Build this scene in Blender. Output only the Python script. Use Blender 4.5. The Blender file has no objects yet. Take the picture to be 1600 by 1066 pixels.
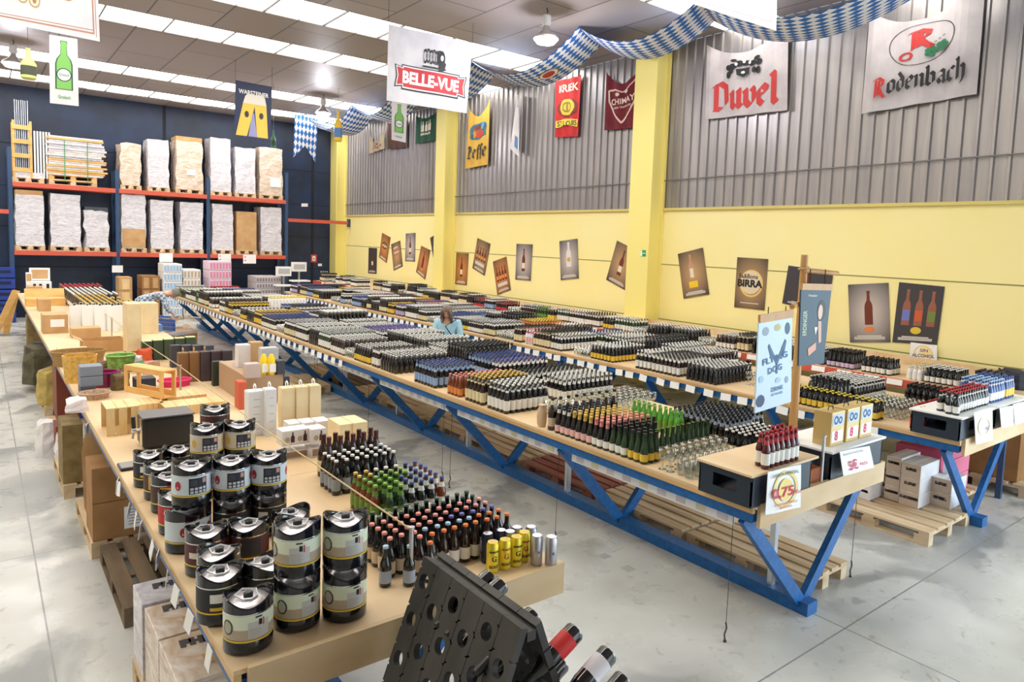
import bpy, bmesh, math, random
import numpy as np
from mathutils import Vector, Matrix
random.seed(7); rng = np.random.default_rng(7)
PI = math.pi
SC = bpy.context.scene
COL = SC.collection
# ------------------------------------------------------------------ camera
YAW, PITCH, ROLL, FPX, CX, CY, CAMZ = 0.680872562, 0.0869749729, 0.0376586004, 1091.94, 848.324, 477.809, 2.79
_F = Vector((math.sin(YAW)*math.cos(PITCH), math.cos(YAW)*math.cos(PITCH), -math.sin(PITCH)))
_r = Vector((math.cos(YAW), -math.sin(YAW), 0)); _u = _r.cross(_F)
_R = _r*math.cos(ROLL) + _u*math.sin(ROLL); _U = -_r*math.sin(ROLL) + _u*math.cos(ROLL)
cam_d = bpy.data.cameras.new('camera'); cam = bpy.data.objects.new('camera', cam_d); COL.objects.link(cam)
cam_d.sensor_width = 36; cam_d.lens = FPX*36/1600
cam_d.shift_x = (800-CX)/1600; cam_d.shift_y = (CY-533)/1600
m = Matrix((_R, _U, -_F)).transposed().to_4x4(); m.translation = (0, 0, CAMZ); cam.matrix_world = m
cam_d.clip_start = .05; cam_d.clip_end = 100
SC.camera = cam
# ------------------------------------------------------------------ world, exposure, daylight
SC.view_settings.view_transform = 'Standard'; SC.view_settings.look = 'None'
SC.view_settings.gamma = 1; SC.view_settings.use_curve_mapping = False
SC.view_settings.exposure = -0.42
w = bpy.data.worlds.new('world'); SC.world = w; w.use_nodes = True
w.node_tree.nodes['Background'].inputs[0].default_value = (.75, .88, 1, 1)
w.node_tree.nodes['Background'].inputs[1].default_value = 1.0
SKY_STRIP = 9.0        # daylight through the translucent roof strips
DOOR_LIGHT = 620.0     # daylight through the open delivery gates
LAMP_W = 150.0
def area(name, loc, size, size_y, energy, col, direction):
    l = bpy.data.lights.new(name, 'AREA'); l.shape = 'RECTANGLE'; l.size = size; l.size_y = size_y; l.energy = energy; l.color = col
    o = bpy.data.objects.new(name, l); o.location = loc
    o.rotation_euler = Vector(direction).to_track_quat('-Z', 'Y').to_euler(); COL.objects.link(o); return o
area('daylight_gate', (10.9, -1.6, 2.3), 4.4, 4.2, DOOR_LIGHT, (.7, .87, 1), (-1, .55, -.12))
area('daylight_front_gate', (5.5, -3.9, 2.5), 5.5, 4.2, DOOR_LIGHT*.3, (.86, .94, 1), (.1, 1, -.1))

# ------------------------------------------------------------------ pixel <-> world measuring (1600 x 1066 frame)
def ray(px, py):
    return _R*((px-CX)/FPX) - _U*((py-CY)/FPX) + _F
def tz(px, py, z):
    d = ray(px, py); t = (z-CAMZ)/d.z; return Vector((d.x*t, d.y*t, z))
def tx(px, py, x):
    d = ray(px, py); t = x/d.x; return Vector((x, d.y*t, CAMZ+d.z*t))
def ty(px, py, y):
    d = ray(px, py); t = y/d.y; return Vector((d.x*t, y, CAMZ+d.z*t))

# ------------------------------------------------------------------ materials
def lin(c):
    c = c/255.0
    return c/12.92 if c <= .04045 else ((c+.055)/1.055)**2.4
def rgb(r, g, b): return (lin(r), lin(g), lin(b), 1)
MATS = {}
def mat(name, col=None, rough=.5, metal=0., coat=0., noise=None, col2=None, bump=0., emit=0., stretch=None, spec=None, dist=0):
    if name in MATS: return MATS[name]
    m = bpy.data.materials.new(name); m.use_nodes = True; nt = m.node_tree; b = nt.nodes['Principled BSDF']
    c = rgb(*col); b.inputs['Base Color'].default_value = c; b.inputs['Roughness'].default_value = rough; b.inputs['Metallic'].default_value = metal
    if coat: b.inputs['Coat Weight'].default_value = coat; b.inputs['Coat Roughness'].default_value = .08
    if spec is not None: b.inputs['Specular IOR Level'].default_value = spec
    if emit: b.inputs['Emission Color'].default_value = c; b.inputs['Emission Strength'].default_value = emit
    if noise:
        tc = nt.nodes.new('ShaderNodeTexCoord'); mp = nt.nodes.new('ShaderNodeMapping'); nz = nt.nodes.new('ShaderNodeTexNoise')
        if stretch: mp.inputs['Scale'].default_value = stretch
        nz.inputs['Scale'].default_value = noise; nz.inputs['Detail'].default_value = 5; nz.inputs['Distortion'].default_value = dist
        nt.links.new(tc.outputs['Object'], mp.inputs[0]); nt.links.new(mp.outputs[0], nz.inputs['Vector'])
        if col2:
            cr = nt.nodes.new('ShaderNodeValToRGB'); cr.color_ramp.elements[0].position = .35; cr.color_ramp.elements[1].position = .65
            cr.color_ramp.elements[0].color = c; cr.color_ramp.elements[1].color = rgb(*col2)
            nt.links.new(nz.outputs['Fac'], cr.inputs[0]); nt.links.new(cr.outputs[0], b.inputs['Base Color'])
        if bump:
            bp = nt.nodes.new('ShaderNodeBump'); bp.inputs['Strength'].default_value = bump; bp.inputs['Distance'].default_value = .01
            nt.links.new(nz.outputs['Fac'], bp.inputs['Height']); nt.links.new(bp.outputs[0], b.inputs['Normal'])
    MATS[name] = m; return m
def flat(r, g, b, rough=.55, metal=0, coat=0):
    return mat('c_%d_%d_%d_%d_%d' % (r, g, b, rough*100, metal*10), (r, g, b), rough, metal, coat)

wood_top = mat('board', (230, 204, 166), .5, noise=3, col2=(216, 184, 142), stretch=(1, .15, 1))
wood_edge = mat('board_edge', (220, 180, 122), .5, noise=6, col2=(200, 158, 100), stretch=(1, .2, 1))
wood_end = mat('end_board', (222, 196, 158), .55, noise=5, col2=(206, 176, 134), stretch=(.3, 1, 1))
pine = mat('pine', (240, 212, 160), .55, noise=9, col2=(224, 186, 126), stretch=(1, .2, .3), bump=.1)
pine_or = mat('pine_orange', (236, 190, 116), .55, noise=9, col2=(220, 166, 96), stretch=(.3, .3, 1))
pallet_w = mat('pallet_wood', (228, 206, 174), .75, noise=7, col2=(192, 164, 128), stretch=(1, .15, 1), bump=.2)
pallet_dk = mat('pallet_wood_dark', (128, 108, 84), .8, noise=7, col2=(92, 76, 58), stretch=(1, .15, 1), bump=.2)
pallet_red = mat('pallet_wood_red', (150, 74, 60), .75, noise=7, col2=(170, 120, 104), stretch=(1, .15, 1), bump=.2)
card = mat('cardboard', (206, 166, 118), .7, noise=4, col2=(190, 148, 100))
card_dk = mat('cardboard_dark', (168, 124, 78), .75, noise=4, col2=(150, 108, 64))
card_wh = mat('cardboard_white', (236, 234, 236), .6, noise=4, col2=(220, 216, 222))
film = mat('stretch_film', (232, 232, 240), .22, noise=5, col2=(196, 190, 200), stretch=(1, 1, 4), bump=.6, dist=1.5)
film_br = mat('stretch_film_brown', (206, 178, 150), .25, noise=5, col2=(236, 226, 218), stretch=(1, 1, 4), bump=.6, dist=1.5)
blue_st = mat('blue_steel', (22, 102, 172), .4, noise=20, col2=(16, 84, 148))
rack_bl = mat('rack_blue', (44, 74, 112), .5)
rack_or = mat('rack_orange', (206, 92, 70), .5)
chrome = mat('chrome', (215, 215, 220), .15, 1)
steel = mat('brushed_steel', (200, 200, 206), .3, 1)
alu = mat('aluminium_profile', (206, 212, 220), .35, .8)
blk = mat('black_plastic', (26, 28, 34), .35)
blk_gl = mat('black_gloss', (14, 16, 26), .18, coat=.5)
crate_bl = mat('crate_plastic', (36, 48, 62), .45)
white_p = mat('white_paper', (246, 246, 246), .6)
cloth_w = mat('white_cloth', (236, 234, 238), .85, noise=3, col2=(222, 220, 228))
riddle = mat('rack_dark_wood', (66, 62, 60), .6, noise=6, col2=(44, 41, 40), stretch=(1, 1, .15), bump=.25)
rope_m = mat('rope', (196, 178, 140), .9)
wicker = mat('wicker', (196, 158, 96), .7, noise=60, col2=(120, 84, 44), stretch=(1, 1, 3), bump=.5)
wire_m = mat('wire', (90, 84, 78), .5, .7)
skin_m = mat('skin', (214, 166, 142), .55)

def mat_floor():
    m = bpy.data.materials.new('concrete_floor'); m.use_nodes = True; nt = m.node_tree; b = nt.nodes['Principled BSDF']; N = nt.nodes.new; L = nt.links.new
    tc = N('ShaderNodeTexCoord')
    def nz(scale, det, d=0):
        n = N('ShaderNodeTexNoise'); n.inputs['Scale'].default_value = scale; n.inputs['Detail'].default_value = det; n.inputs['Distortion'].default_value = d
        L(tc.outputs['Object'], n.inputs['Vector']); return n
    def ramp(src, p0, p1, c0, c1):
        r = N('ShaderNodeValToRGB'); r.color_ramp.elements[0].position = p0; r.color_ramp.elements[1].position = p1
        r.color_ramp.elements[0].color = c0; r.color_ramp.elements[1].color = c1; L(src, r.inputs[0]); return r
    base = ramp(nz(1.2, 8).outputs['Fac'], .3, .7, rgb(190, 190, 187), rgb(216, 217, 213))
    st = ramp(nz(.9, 9, .6).outputs['Fac'], .5, .57, (0, 0, 0, 1), (1, 1, 1, 1))
    mask = ramp(nz(.35, 2).outputs['Fac'], .4, .55, (0, 0, 0, 1), (1, 1, 1, 1))
    mul = N('ShaderNodeMath'); mul.operation = 'MULTIPLY'; L(st.outputs[0], mul.inputs[0]); L(mask.outputs[0], mul.inputs[1])
    mx = N('ShaderNodeMix'); mx.data_type = 'RGBA'; L(mul.outputs[0], mx.inputs[0]); L(base.outputs[0], mx.inputs[6]); mx.inputs[7].default_value = rgb(146, 148, 148)
    # fine scuffs
    sc = ramp(nz(7, 6, 1.0).outputs['Fac'], .62, .7, (0, 0, 0, 1), (.5, .5, .5, 1))
    mx2 = N('ShaderNodeMix'); mx2.data_type = 'RGBA'; L(sc.outputs[0], mx2.inputs[0]); L(mx.outputs[2], mx2.inputs[6]); mx2.inputs[7].default_value = rgb(150, 142, 134)
    # saw-cut joints
    sp = N('ShaderNodeSeparateXYZ'); L(tc.outputs['Object'], sp.inputs[0])
    def joint(out, off, step):
        a = N('ShaderNodeMath'); a.operation = 'SUBTRACT'; L(out, a.inputs[0]); a.inputs[1].default_value = off-step*20
        q = N('ShaderNodeMath'); q.operation = 'MODULO'; L(a.outputs[0], q.inputs[0]); q.inputs[1].default_value = step
        c = N('ShaderNodeMath'); c.operation = 'LESS_THAN'; L(q.outputs[0], c.inputs[0]); c.inputs[1].default_value = .012; return c
    j1 = joint(sp.outputs['X'], 5.0, 4.7); j2 = joint(sp.outputs['Y'], 2.42, 4.7)
    mj = N('ShaderNodeMath'); mj.operation = 'MAXIMUM'; L(j1.outputs[0], mj.inputs[0]); L(j2.outputs[0], mj.inputs[1])
    mx3 = N('ShaderNodeMix'); mx3.data_type = 'RGBA'; L(mj.outputs[0], mx3.inputs[0]); L(mx2.outputs[2], mx3.inputs[6]); mx3.inputs[7].default_value = rgb(138, 138, 136)
    L(mx3.outputs[2], b.inputs['Base Color'])
    rr = ramp(nz(3, 4).outputs['Fac'], .3, .7, (.22, .22, .22, 1), (.42, .42, .42, 1)); L(rr.outputs[0], b.inputs['Roughness'])
    return m
def mat_ceiling():
    m = bpy.data.materials.new('ceiling_panels'); m.use_nodes = True; nt = m.node_tree; b = nt.nodes['Principled BSDF']; N = nt.nodes.new; L = nt.links.new
    tc = N('ShaderNodeTexCoord'); mp = N('ShaderNodeMapping'); mp.inputs['Rotation'].default_value = (0, 0, PI/2); mp.inputs['Location'].default_value = (0, 3.1, 0)
    L(tc.outputs['Object'], mp.inputs[0])
    br = N('ShaderNodeTexBrick'); L(mp.outputs[0], br.inputs['Vector'])
    br.inputs['Scale'].default_value = 1; br.inputs['Brick Width'].default_value = 2.4; br.inputs['Row Height'].default_value = 1.143
    br.inputs['Mortar Size'].default_value = .014; br.inputs['Mortar Smooth'].default_value = 0; br.offset = .5
    br.inputs['Color1'].default_value = rgb(162, 153, 150); br.inputs['Color2'].default_value = rgb(146, 137, 136); br.inputs['Mortar'].default_value = rgb(84, 80, 80)
    L(br.outputs['Color'], b.inputs['Base Color']); b.inputs['Roughness'].default_value = .5; return m
def mat_metal_wall():
    return mat('corrugated_metal', (150, 146, 148), .36, .6, noise=2, col2=(168, 162, 160), stretch=(1, 4, .3))
def mat_glass():
    m = bpy.data.materials.new('clear_glass'); m.use_nodes = True; nt = m.node_tree; N = nt.nodes.new; L = nt.links.new
    for n in list(nt.nodes): nt.nodes.remove(n)
    o = N('ShaderNodeOutputMaterial'); mx = N('ShaderNodeMixShader'); t = N('ShaderNodeBsdfTransparent'); g = N('ShaderNodeBsdfGlossy'); lw = N('ShaderNodeLayerWeight')
    t.inputs[0].default_value = (.93, .96, .96, 1); g.inputs['Roughness'].default_value = .05; lw.inputs[0].default_value = .35
    L(lw.outputs['Facing'], mx.inputs[0]); L(t.outputs[0], mx.inputs[1]); L(g.outputs[0], mx.inputs[2]); L(mx.outputs[0], o.inputs[0]); return m
def mat_poster(name, c_out, c_in, zc=0.0, r=.35):
    """printed backdrop: pale halo in the middle of the sheet (ink, uses the sheet's own coordinates)"""
    m = bpy.data.materials.new(name); m.use_nodes = True; nt = m.node_tree; b = nt.nodes['Principled BSDF']; N = nt.nodes.new; L = nt.links.new
    tc = N('ShaderNodeTexCoord'); g = N('ShaderNodeTexGradient'); g.gradient_type = 'SPHERICAL'; mp = N('ShaderNodeMapping')
    mp.inputs['Scale'].default_value = (0, 1/r*.7, 1/r*.55); mp.inputs['Location'].default_value = (0, 0, -zc)
    L(tc.outputs['Object'], mp.inputs[0]); L(mp.outputs[0], g.inputs[0])
    cr = N('ShaderNodeValToRGB'); cr.color_ramp.elements[0].color = rgb(*c_out); cr.color_ramp.elements[1].color = rgb(*c_in); cr.color_ramp.elements[1].position = .9
    L(g.outputs['Fac'], cr.inputs[0]); L(cr.outputs[0], b.inputs['Base Color']); b.inputs['Roughness'].default_value = .45; return m
def mat_lozenge():
    """white and blue lozenge cloth, woven pattern in UV"""
    m = bpy.data.materials.new('lozenge_cloth'); m.use_nodes = True; nt = m.node_tree; b = nt.nodes['Principled BSDF']; N = nt.nodes.new; L = nt.links.new
    uv = N('ShaderNodeTexCoord'); s = N('ShaderNodeSeparateXYZ'); L(uv.outputs['UV'], s.inputs[0])
    def M(op, a, bb):
        n = N('ShaderNodeMath'); n.operation = op
        for i, v in enumerate((a, bb)):
            if v is None: continue
            if isinstance(v, (int, float)): n.inputs[i].default_value = v
            else: L(v, n.inputs[i])
        return n.outputs[0]
    p = M('FLOOR', M('ADD', M('MULTIPLY', s.outputs['X'], 7.5), M('MULTIPLY', s.outputs['Y'], 3.9)), None)
    q = M('FLOOR', M('SUBTRACT', M('MULTIPLY', s.outputs['X'], 7.5), M('MULTIPLY', s.outputs['Y'], 3.9)), None)
    k = M('MODULO', M('ADD', M('ADD', p, q), 1000), 2)
    mx = N('ShaderNodeMix'); mx.data_type = 'RGBA'; L(k, mx.inputs[0]); mx.inputs[6].default_value = rgb(236, 240, 246); mx.inputs[7].default_value = rgb(44, 110, 190)
    L(mx.outputs[2], b.inputs['Base Color']); b.inputs['Roughness'].default_value = .8; return m
M_FLOOR = mat_floor(); M_CEIL = mat_ceiling(); M_MET = mat_metal_wall(); M_GLASS = mat_glass(); M_LOZ = mat_lozenge()

# ------------------------------------------------------------------ mesh builder
class MB:
    def __init__(s): s.v = []; s.f = []; s.m = []; s.mats = []; s.uv = None
    def mi(s, m):
        if m not in s.mats: s.mats.append(m)
        return s.mats.index(m)
    def add(s, vs, fs, m):
        o = len(s.v); s.v += [tuple(p) for p in vs]; k = s.mi(m)
        for f in fs: s.f.append(tuple(i+o for i in f)); s.m.append(k)
        return s
    def box(s, x0, x1, y0, y1, z0, z1, m, M=None):
        vs = [Vector((x, y, z)) for z in (z0, z1) for y in (y0, y1) for x in (x0, x1)]
        if M is not None: vs = [M @ p for p in vs]
        return s.add(vs, [(0, 2, 3, 1), (4, 5, 7, 6), (0, 1, 5, 4), (2, 6, 7, 3), (0, 4, 6, 2), (1, 3, 7, 5)], m)
    def bar(s, a, b, w, h, m, up=(0, 0, 1)):
        a = Vector(a); b = Vector(b); d = (b-a).normalized(); u = Vector(up)
        if abs(d.dot(u)) > .98: u = Vector((1, 0, 0))
        x = d.cross(u).normalized(); y = x.cross(d)
        vs = [p+x*i*w/2+y*j*h/2 for p in (a, b) for i, j in ((-1, -1), (1, -1), (1, 1), (-1, 1))]
        return s.add(vs, [(0, 1, 2, 3), (7, 6, 5, 4), (0, 4, 5, 1), (1, 5, 6, 2), (2, 6, 7, 3), (3, 7, 4, 0)], m)
    def lathe(s, prof, n, m, c=(0, 0, 0), sx=1, sy=1, M=None, cap=True):
        vs = []; fs = []
        for r, z in prof:
            for k in range(n):
                a = 2*PI*k/n; vs.append(Vector((c[0]+r*sx*math.cos(a), c[1]+r*sy*math.sin(a), c[2]+z)))
        for i in range(len(prof)-1):
            for k in range(n):
                a = i*n+k; b = i*n+(k+1) % n; fs.append((a, b, b+n, a+n))
        if cap: fs.append(tuple(reversed(range(n)))); fs.append(tuple((len(prof)-1)*n+k for k in range(n)))
        if M is not None: vs = [M @ p for p in vs]
        return s.add(vs, fs, m)
    def tube(s, pts, r, m, n=6, closed=False):
        pts = [Vector(p) for p in pts]; vs = []; fs = []; N = len(pts); ref = Vector((0, 0, 1))
        for i, p in enumerate(pts):
            a = pts[(i-1) % N] if (closed or i > 0) else p; b = pts[(i+1) % N] if (closed or i < N-1) else p
            d = (b-a).normalized(); q = ref if abs(d.dot(ref)) < .95 else Vector((1, 0, 0)); x = d.cross(q).normalized(); y = x.cross(d)
            for k in range(n):
                t = 2*PI*k/n; vs.append(p+x*r*math.cos(t)+y*r*math.sin(t))
        for i in range(N if closed else N-1):
            for k in range(n):
                a = i*n+k; b = i*n+(k+1) % n; c = ((i+1) % N)*n+(k+1) % n; d = ((i+1) % N)*n+k; fs.append((a, b, c, d))
        if not closed: fs.append(tuple(reversed(range(n)))); fs.append(tuple((N-1)*n+k for k in range(n)))
        return s.add(vs, fs, m)
    def poly(s, pts, m): return s.add(pts, [tuple(range(len(pts)))], m)
    def mesh(s, name, smooth=False):
        me = bpy.data.meshes.new(name); me.from_pydata(s.v, [], s.f)
        for m in s.mats: me.materials.append(m)
        me.polygons.foreach_set('material_index', s.m)
        if s.uv:
            l = me.uv_layers.new(name='UVMap')
            for lp in me.loops: l.data[lp.index].uv = s.uv[lp.vertex_index]
        if smooth: me.polygons.foreach_set('use_smooth', [True]*len(me.polygons))
        me.update(); return me
    def build(s, name, parent=None, smooth=False, world=False, loc=None, rz=0, bevel=0):
        if world and parent is not None:
            P = parent.location; s.v = [(x-P.x, y-P.y, z-P.z) for x, y, z in s.v]
        o = bpy.data.objects.new(name, s.mesh(name, smooth)); COL.objects.link(o); o.parent = parent
        if loc is not None: o.location = loc; o.rotation_euler = (0, 0, rz)
        if bevel:
            b = o.modifiers.new('bevel', 'BEVEL'); b.width = bevel; b.segments = 2; b.limit_method = 'ANGLE'
        if smooth:
            try: o.data.set_sharp_from_angle(angle=.7)
            except Exception: pass
        return o
def tag(o, label, cat, group=None, kind=None):
    if label: o['label'] = label
    if cat: o['category'] = cat
    if group: o['group'] = group
    if kind: o['kind'] = kind
    return o
def struct(o): o['kind'] = 'structure'; return o
def thing(name, label, cat, loc=(0, 0, 0), rz=0, group=None):
    o = bpy.data.objects.new(name, None); o.location = loc; o.rotation_euler = (0, 0, rz); o.empty_display_size = .05; COL.objects.link(o)
    return tag(o, label, cat, group)
def dup(root, loc, rz=None, label=None, group=None):
    r = root.copy(); COL.objects.link(r); r.location = loc
    if rz is not None: r.rotation_euler = (0, 0, rz)
    if label: r['label'] = label
    if group: r['group'] = group
    for ch in list(root.children):
        c = ch.copy(); COL.objects.link(c); c.parent = r
        for g in list(ch.children):
            d = g.copy(); COL.objects.link(d); d.parent = c
    return r
def text_geo(txt, size=1, bold=0, spacing=1):
    cu = bpy.data.curves.new('t', 'FONT'); cu.body = txt; cu.size = size; cu.offset = bold; cu.align_x = 'CENTER'; cu.resolution_u = 3; cu.space_character = spacing
    o = bpy.data.objects.new('t', cu); COL.objects.link(o); dg = bpy.context.evaluated_depsgraph_get(); dg.update()
    me = o.evaluated_get(dg).to_mesh(); vs = [tuple(v.co) for v in me.vertices]; fs = [tuple(p.vertices) for p in me.polygons]
    o.evaluated_get(dg).to_mesh_clear(); bpy.data.objects.remove(o); bpy.data.curves.remove(cu); return vs, fs
# broad-nib blackletter strokes
GL = {'o': (.75, [[(.1, .15), (.1, .85), (.35, 1), (.6, .8), (.6, .15), (.35, 0), (.1, .15)]]),
 'D': (.95, [[(0, 0), (.08, .1), (.08, 1.35)], [(-.1, 1.3), (.3, 1.5), (.7, 1.25), (.75, .3), (.4, 0), (0, .05)]]),
 'u': (.75, [[(.05, .9), (.12, .8), (.12, .15), (.3, 0), (.52, .2)], [(.5, 1), (.55, .9), (.55, .1), (.68, 0)]]),
 'v': (.75, [[(.05, .95), (.12, .8), (.12, .25), (.35, 0), (.6, .3), (.6, .85), (.45, 1)]]),
 'e': (.72, [[(.12, .45), (.55, .62), (.58, .82), (.35, 1), (.1, .8), (.1, .2), (.35, 0), (.6, .2)]]),
 'l': (.48, [[(.05, 1.6), (.17, 1.45), (.17, .15), (.32, 0), (.42, .1)]]),
 'R': (.95, [[(-.05, -.1), (.15, .1), (.15, 1.35)], [(-.1, 1.3), (.35, 1.5), (.7, 1.25), (.65, .9), (.2, .78)], [(.35, .8), (.6, .3), (.85, 0)], [(.38, .2), (.38, 1.35)]]),
 'd': (.75, [[(.35, 1), (.1, .8), (.1, .2), (.35, 0), (.6, .2), (.6, .9), (.15, 1.5)], [(.35, 1), (.6, .8)]]),
 'n': (.75, [[(.0, .95), (.12, .85), (.12, 0)], [(.14, .8), (.4, 1), (.57, .85), (.57, .1), (.68, 0)]]),
 'b': (.75, [[(.02, 1.55), (.12, 1.4), (.12, .15), (.35, 0), (.6, .2), (.6, .8), (.38, 1), (.14, .82)]]),
 'a': (.75, [[(.1, .85), (.35, 1), (.57, .85), (.57, .1), (.68, 0)], [(.55, .58), (.25, .5), (.1, .3), (.28, .02), (.55, .2)]]),
 'c': (.66, [[(.58, .85), (.35, 1), (.1, .8), (.1, .2), (.35, 0), (.58, .15)]]),
 'h': (.75, [[(.02, 1.55), (.12, 1.4), (.12, 0)], [(.14, .8), (.4, 1), (.57, .8), (.57, .05), (.42, -.3)]]),
 'L': (.9, [[(.0, 1.15), (.2, 1.5), (.28, 1.35), (.2, .25), (.02, .05)], [(.05, .1), (.4, .0), (.75, .22)], [(.3, 1.4), (.55, 1.2), (.5, .75)]]),
 'f': (.55, [[(.6, 1.3), (.38, 1.5), (.25, 1.25), (.25, -.3)], [(.02, .88), (.5, .98)]])}
def black_geo(txt, nib=.2, ang=.7):
    vs = []; fs = []; x = 0; n = (nib*math.cos(ang)*.5, nib*math.sin(ang)*.5)
    for ch in txt:
        w, st = GL[ch]
        for pl in st:
            for (a, b), (c, d) in zip(pl, pl[1:]):
                o = len(vs); vs += [(x+a-n[0], b-n[1], 0), (x+a+n[0], b+n[1], 0), (x+c+n[0], d+n[1], 0), (x+c-n[0], d-n[1], 0)]; fs.append((o, o+1, o+2, o+3))
        x += w+.08
    return [(p[0]-x/2, p[1], 0) for p in vs], fs
def disc_geo(cx, cy, rx, ry, n=24, rin=0, a0=0, a1=2*PI):
    vs = []; fs = []
    if rin:
        for k in range(n+1):
            a = a0+(a1-a0)*k/n; vs += [(cx+rx*math.cos(a), cy+ry*math.sin(a), 0), (cx+rx*rin*math.cos(a), cy+ry*rin*math.sin(a), 0)]
        fs = [(2*k, 2*k+2, 2*k+3, 2*k+1) for k in range(n)]
    else:
        vs = [(cx+rx*math.cos(2*PI*k/n), cy+ry*math.sin(2*PI*k/n), 0) for k in range(n)]; fs = [tuple(range(n))]
    return vs, fs
def rect_geo(x0, x1, y0, y1): return [(x0, y0, 0), (x1, y0, 0), (x1, y1, 0), (x0, y1, 0)], [(0, 1, 2, 3)]
def xf(g, sx=1, sy=1, ox=0, oy=0, rot=0):
    c, s_ = math.cos(rot), math.sin(rot)
    return [((p[0]*sx)*c-(p[1]*sy)*s_+ox, (p[0]*sx)*s_+(p[1]*sy)*c+oy, 0) for p in g[0]], g[1]

class Sheet:
    """a hanging or pinned sheet given by its four corners (tl, tr, br, bl); art is laid on it in u, v of 0..1 (v up)"""
    def __init__(s, name, label, cat, corners, nrm, group=None, sag=0., wave=0., freq=3, thick=.004, ph=0., pivot=None):
        s.c = [Vector(p) for p in corners]; s.n = Vector(nrm).normalized(); s.sag = sag; s.wave = wave; s.freq = freq; s.t = thick; s.ph = ph
        s.root = thing(name, label, cat, tuple(pivot or (s.c[2]+s.c[3])/2), group=group)
        s.W = (s.c[1]-s.c[0]).length; s.H = (s.c[0]-s.c[3]).length; s.k = 0
    def P(s, u, v, off=0.):
        tl, tr, br, bl = s.c; p = (tl*(1-u)+tr*u)*v + (bl*(1-u)+br*u)*(1-v)
        p = p - Vector((0, 0, 1))*s.sag*4*u*(1-u)*v*v
        return p + s.n*(off + s.wave*math.sin(s.freq*2*PI*u+s.ph+1.3*v)*(1 if u > .001 else .3))
    def base(s, m, name='cloth', nu=16, nv=10, two=None):
        s.g = (nu, nv); mb = MB(); vs = []
        for off in (0, -s.t):
            for j in range(nv+1):
                for i in range(nu+1): vs.append(s.P(i/nu, j/nv, off))
        K = (nu+1)*(nv+1); fs = []; q = lambda i, j: j*(nu+1)+i
        for j in range(nv):
            for i in range(nu):
                a, b, c, d = q(i, j), q(i+1, j), q(i+1, j+1), q(i, j+1); fs.append((a, b, c, d)); fs.append((K+d, K+c, K+b, K+a))
        for i in range(nu): fs += [(q(i+1, 0), q(i, 0), K+q(i, 0), K+q(i+1, 0)), (q(i, nv), q(i+1, nv), K+q(i+1, nv), K+q(i, nv))]
        for j in range(nv): fs += [(q(0, j), q(0, j+1), K+q(0, j+1), K+q(0, j)), (q(nu, j+1), q(nu, j), K+q(nu, j), K+q(nu, j+1))]
        mb.add(vs, fs, m); mb.build(name, s.root, world=True, smooth=False); return s
    def art(s, geo, m, name='print', back=False):
        s.k += 1; off = (.005+.0022*s.k) if (s.wave or s.sag) else (.001+.0003*s.k); mb = MB(); vs, fs = geo
        if s.wave or s.sag:      # cut the print along the cloth grid so that it follows the folds
            bm = bmesh.new(); bv = [bm.verts.new(p) for p in vs]
            for f in fs:
                try: bm.faces.new([bv[i] for i in f])
                except ValueError: pass
            x0, x1 = min(p[0] for p in vs), max(p[0] for p in vs); y0, y1 = min(p[1] for p in vs), max(p[1] for p in vs)
            for n_, lo, hi, ax in ((s.g[0], x0, x1, 0), (s.g[1], y0, y1, 1)):
                for k in range(1, n_):
                    c = k/n_
                    if lo < c < hi: bmesh.ops.bisect_plane(bm, geom=bm.verts[:]+bm.edges[:]+bm.faces[:], plane_co=(c, c, 0), plane_no=(1, 0, 0) if ax == 0 else (0, 1, 0))
            bm.verts.index_update(); vs = [tuple(v.co) for v in bm.verts]; fs = [tuple(v.index for v in f.verts) for f in bm.faces]; bm.free()
        mb.add([s.P(p[0], p[1], off) for p in vs], fs, m); o = mb.build(name, s.root, world=True); return s
    def text(s, txt, cu, cv, w, h=None, m=None, name='lettering', rot=0, black=False, bold=.02, nib=.2):
        g = black_geo(txt, nib) if black else text_geo(txt, 1, bold)
        xs = [p[0] for p in g[0]]; ys = [p[1] for p in g[0]]; W = max(xs)-min(xs); Hh = max(ys)-min(ys)
        sx = w/W; sy = (h/Hh) if h else sx*s.W/s.H; mx_ = (max(xs)+min(xs))/2; my = (max(ys)+min(ys))/2
        g = ([(p[0]-mx_, p[1]-my, 0) for p in g[0]], g[1])
        # rotate in metric space
        c, s_ = math.cos(rot), math.sin(rot); out = []
        for p in g[0]:
            X = p[0]*sx*s.W; Y = p[1]*sy*s.H; out.append((cu+(X*c-Y*s_)/s.W, cv+(X*s_+Y*c)/s.H, 0))
        return s.art((out, g[1]), m, name)
# ================================================================== THE ROOM
WX, BY, CZ, FYY, LX = 11.0, 26.3, 6.9, -4.0, -7.0
def quad_obj(name, box, m):
    mb = MB(); mb.box(*box, m); return struct(mb.build(name))
quad_obj('floor', (LX-.3, WX+.5, FYY-.3, BY+.3, -.2, 0, ), M_FLOOR)
strips = [(4.3, 5.45), (7.3, 8.45), (12.62, 13.8), (15.6, 16.7), (20.9, 22.05), (24.0, 25.2)]
mb = MB(); ys = sorted(strips); y = FYY
for a, b in ys:
    mb.box(LX, WX, y, a, CZ, CZ+.12, M_CEIL); y = b
mb.box(LX, WX, y, BY, CZ, CZ+.12, M_CEIL); struct(mb.build('ceiling'))
sky_m = bpy.data.materials.new('translucent_strip'); sky_m.use_nodes = True
_b = sky_m.node_tree.nodes['Principled BSDF']; _b.inputs['Base Color'].default_value = rgb(236, 234, 220)
_b.inputs['Emission Color'].default_value = (1, .965, .88, 1); _b.inputs['Emission Strength'].default_value = SKY_STRIP
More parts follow.
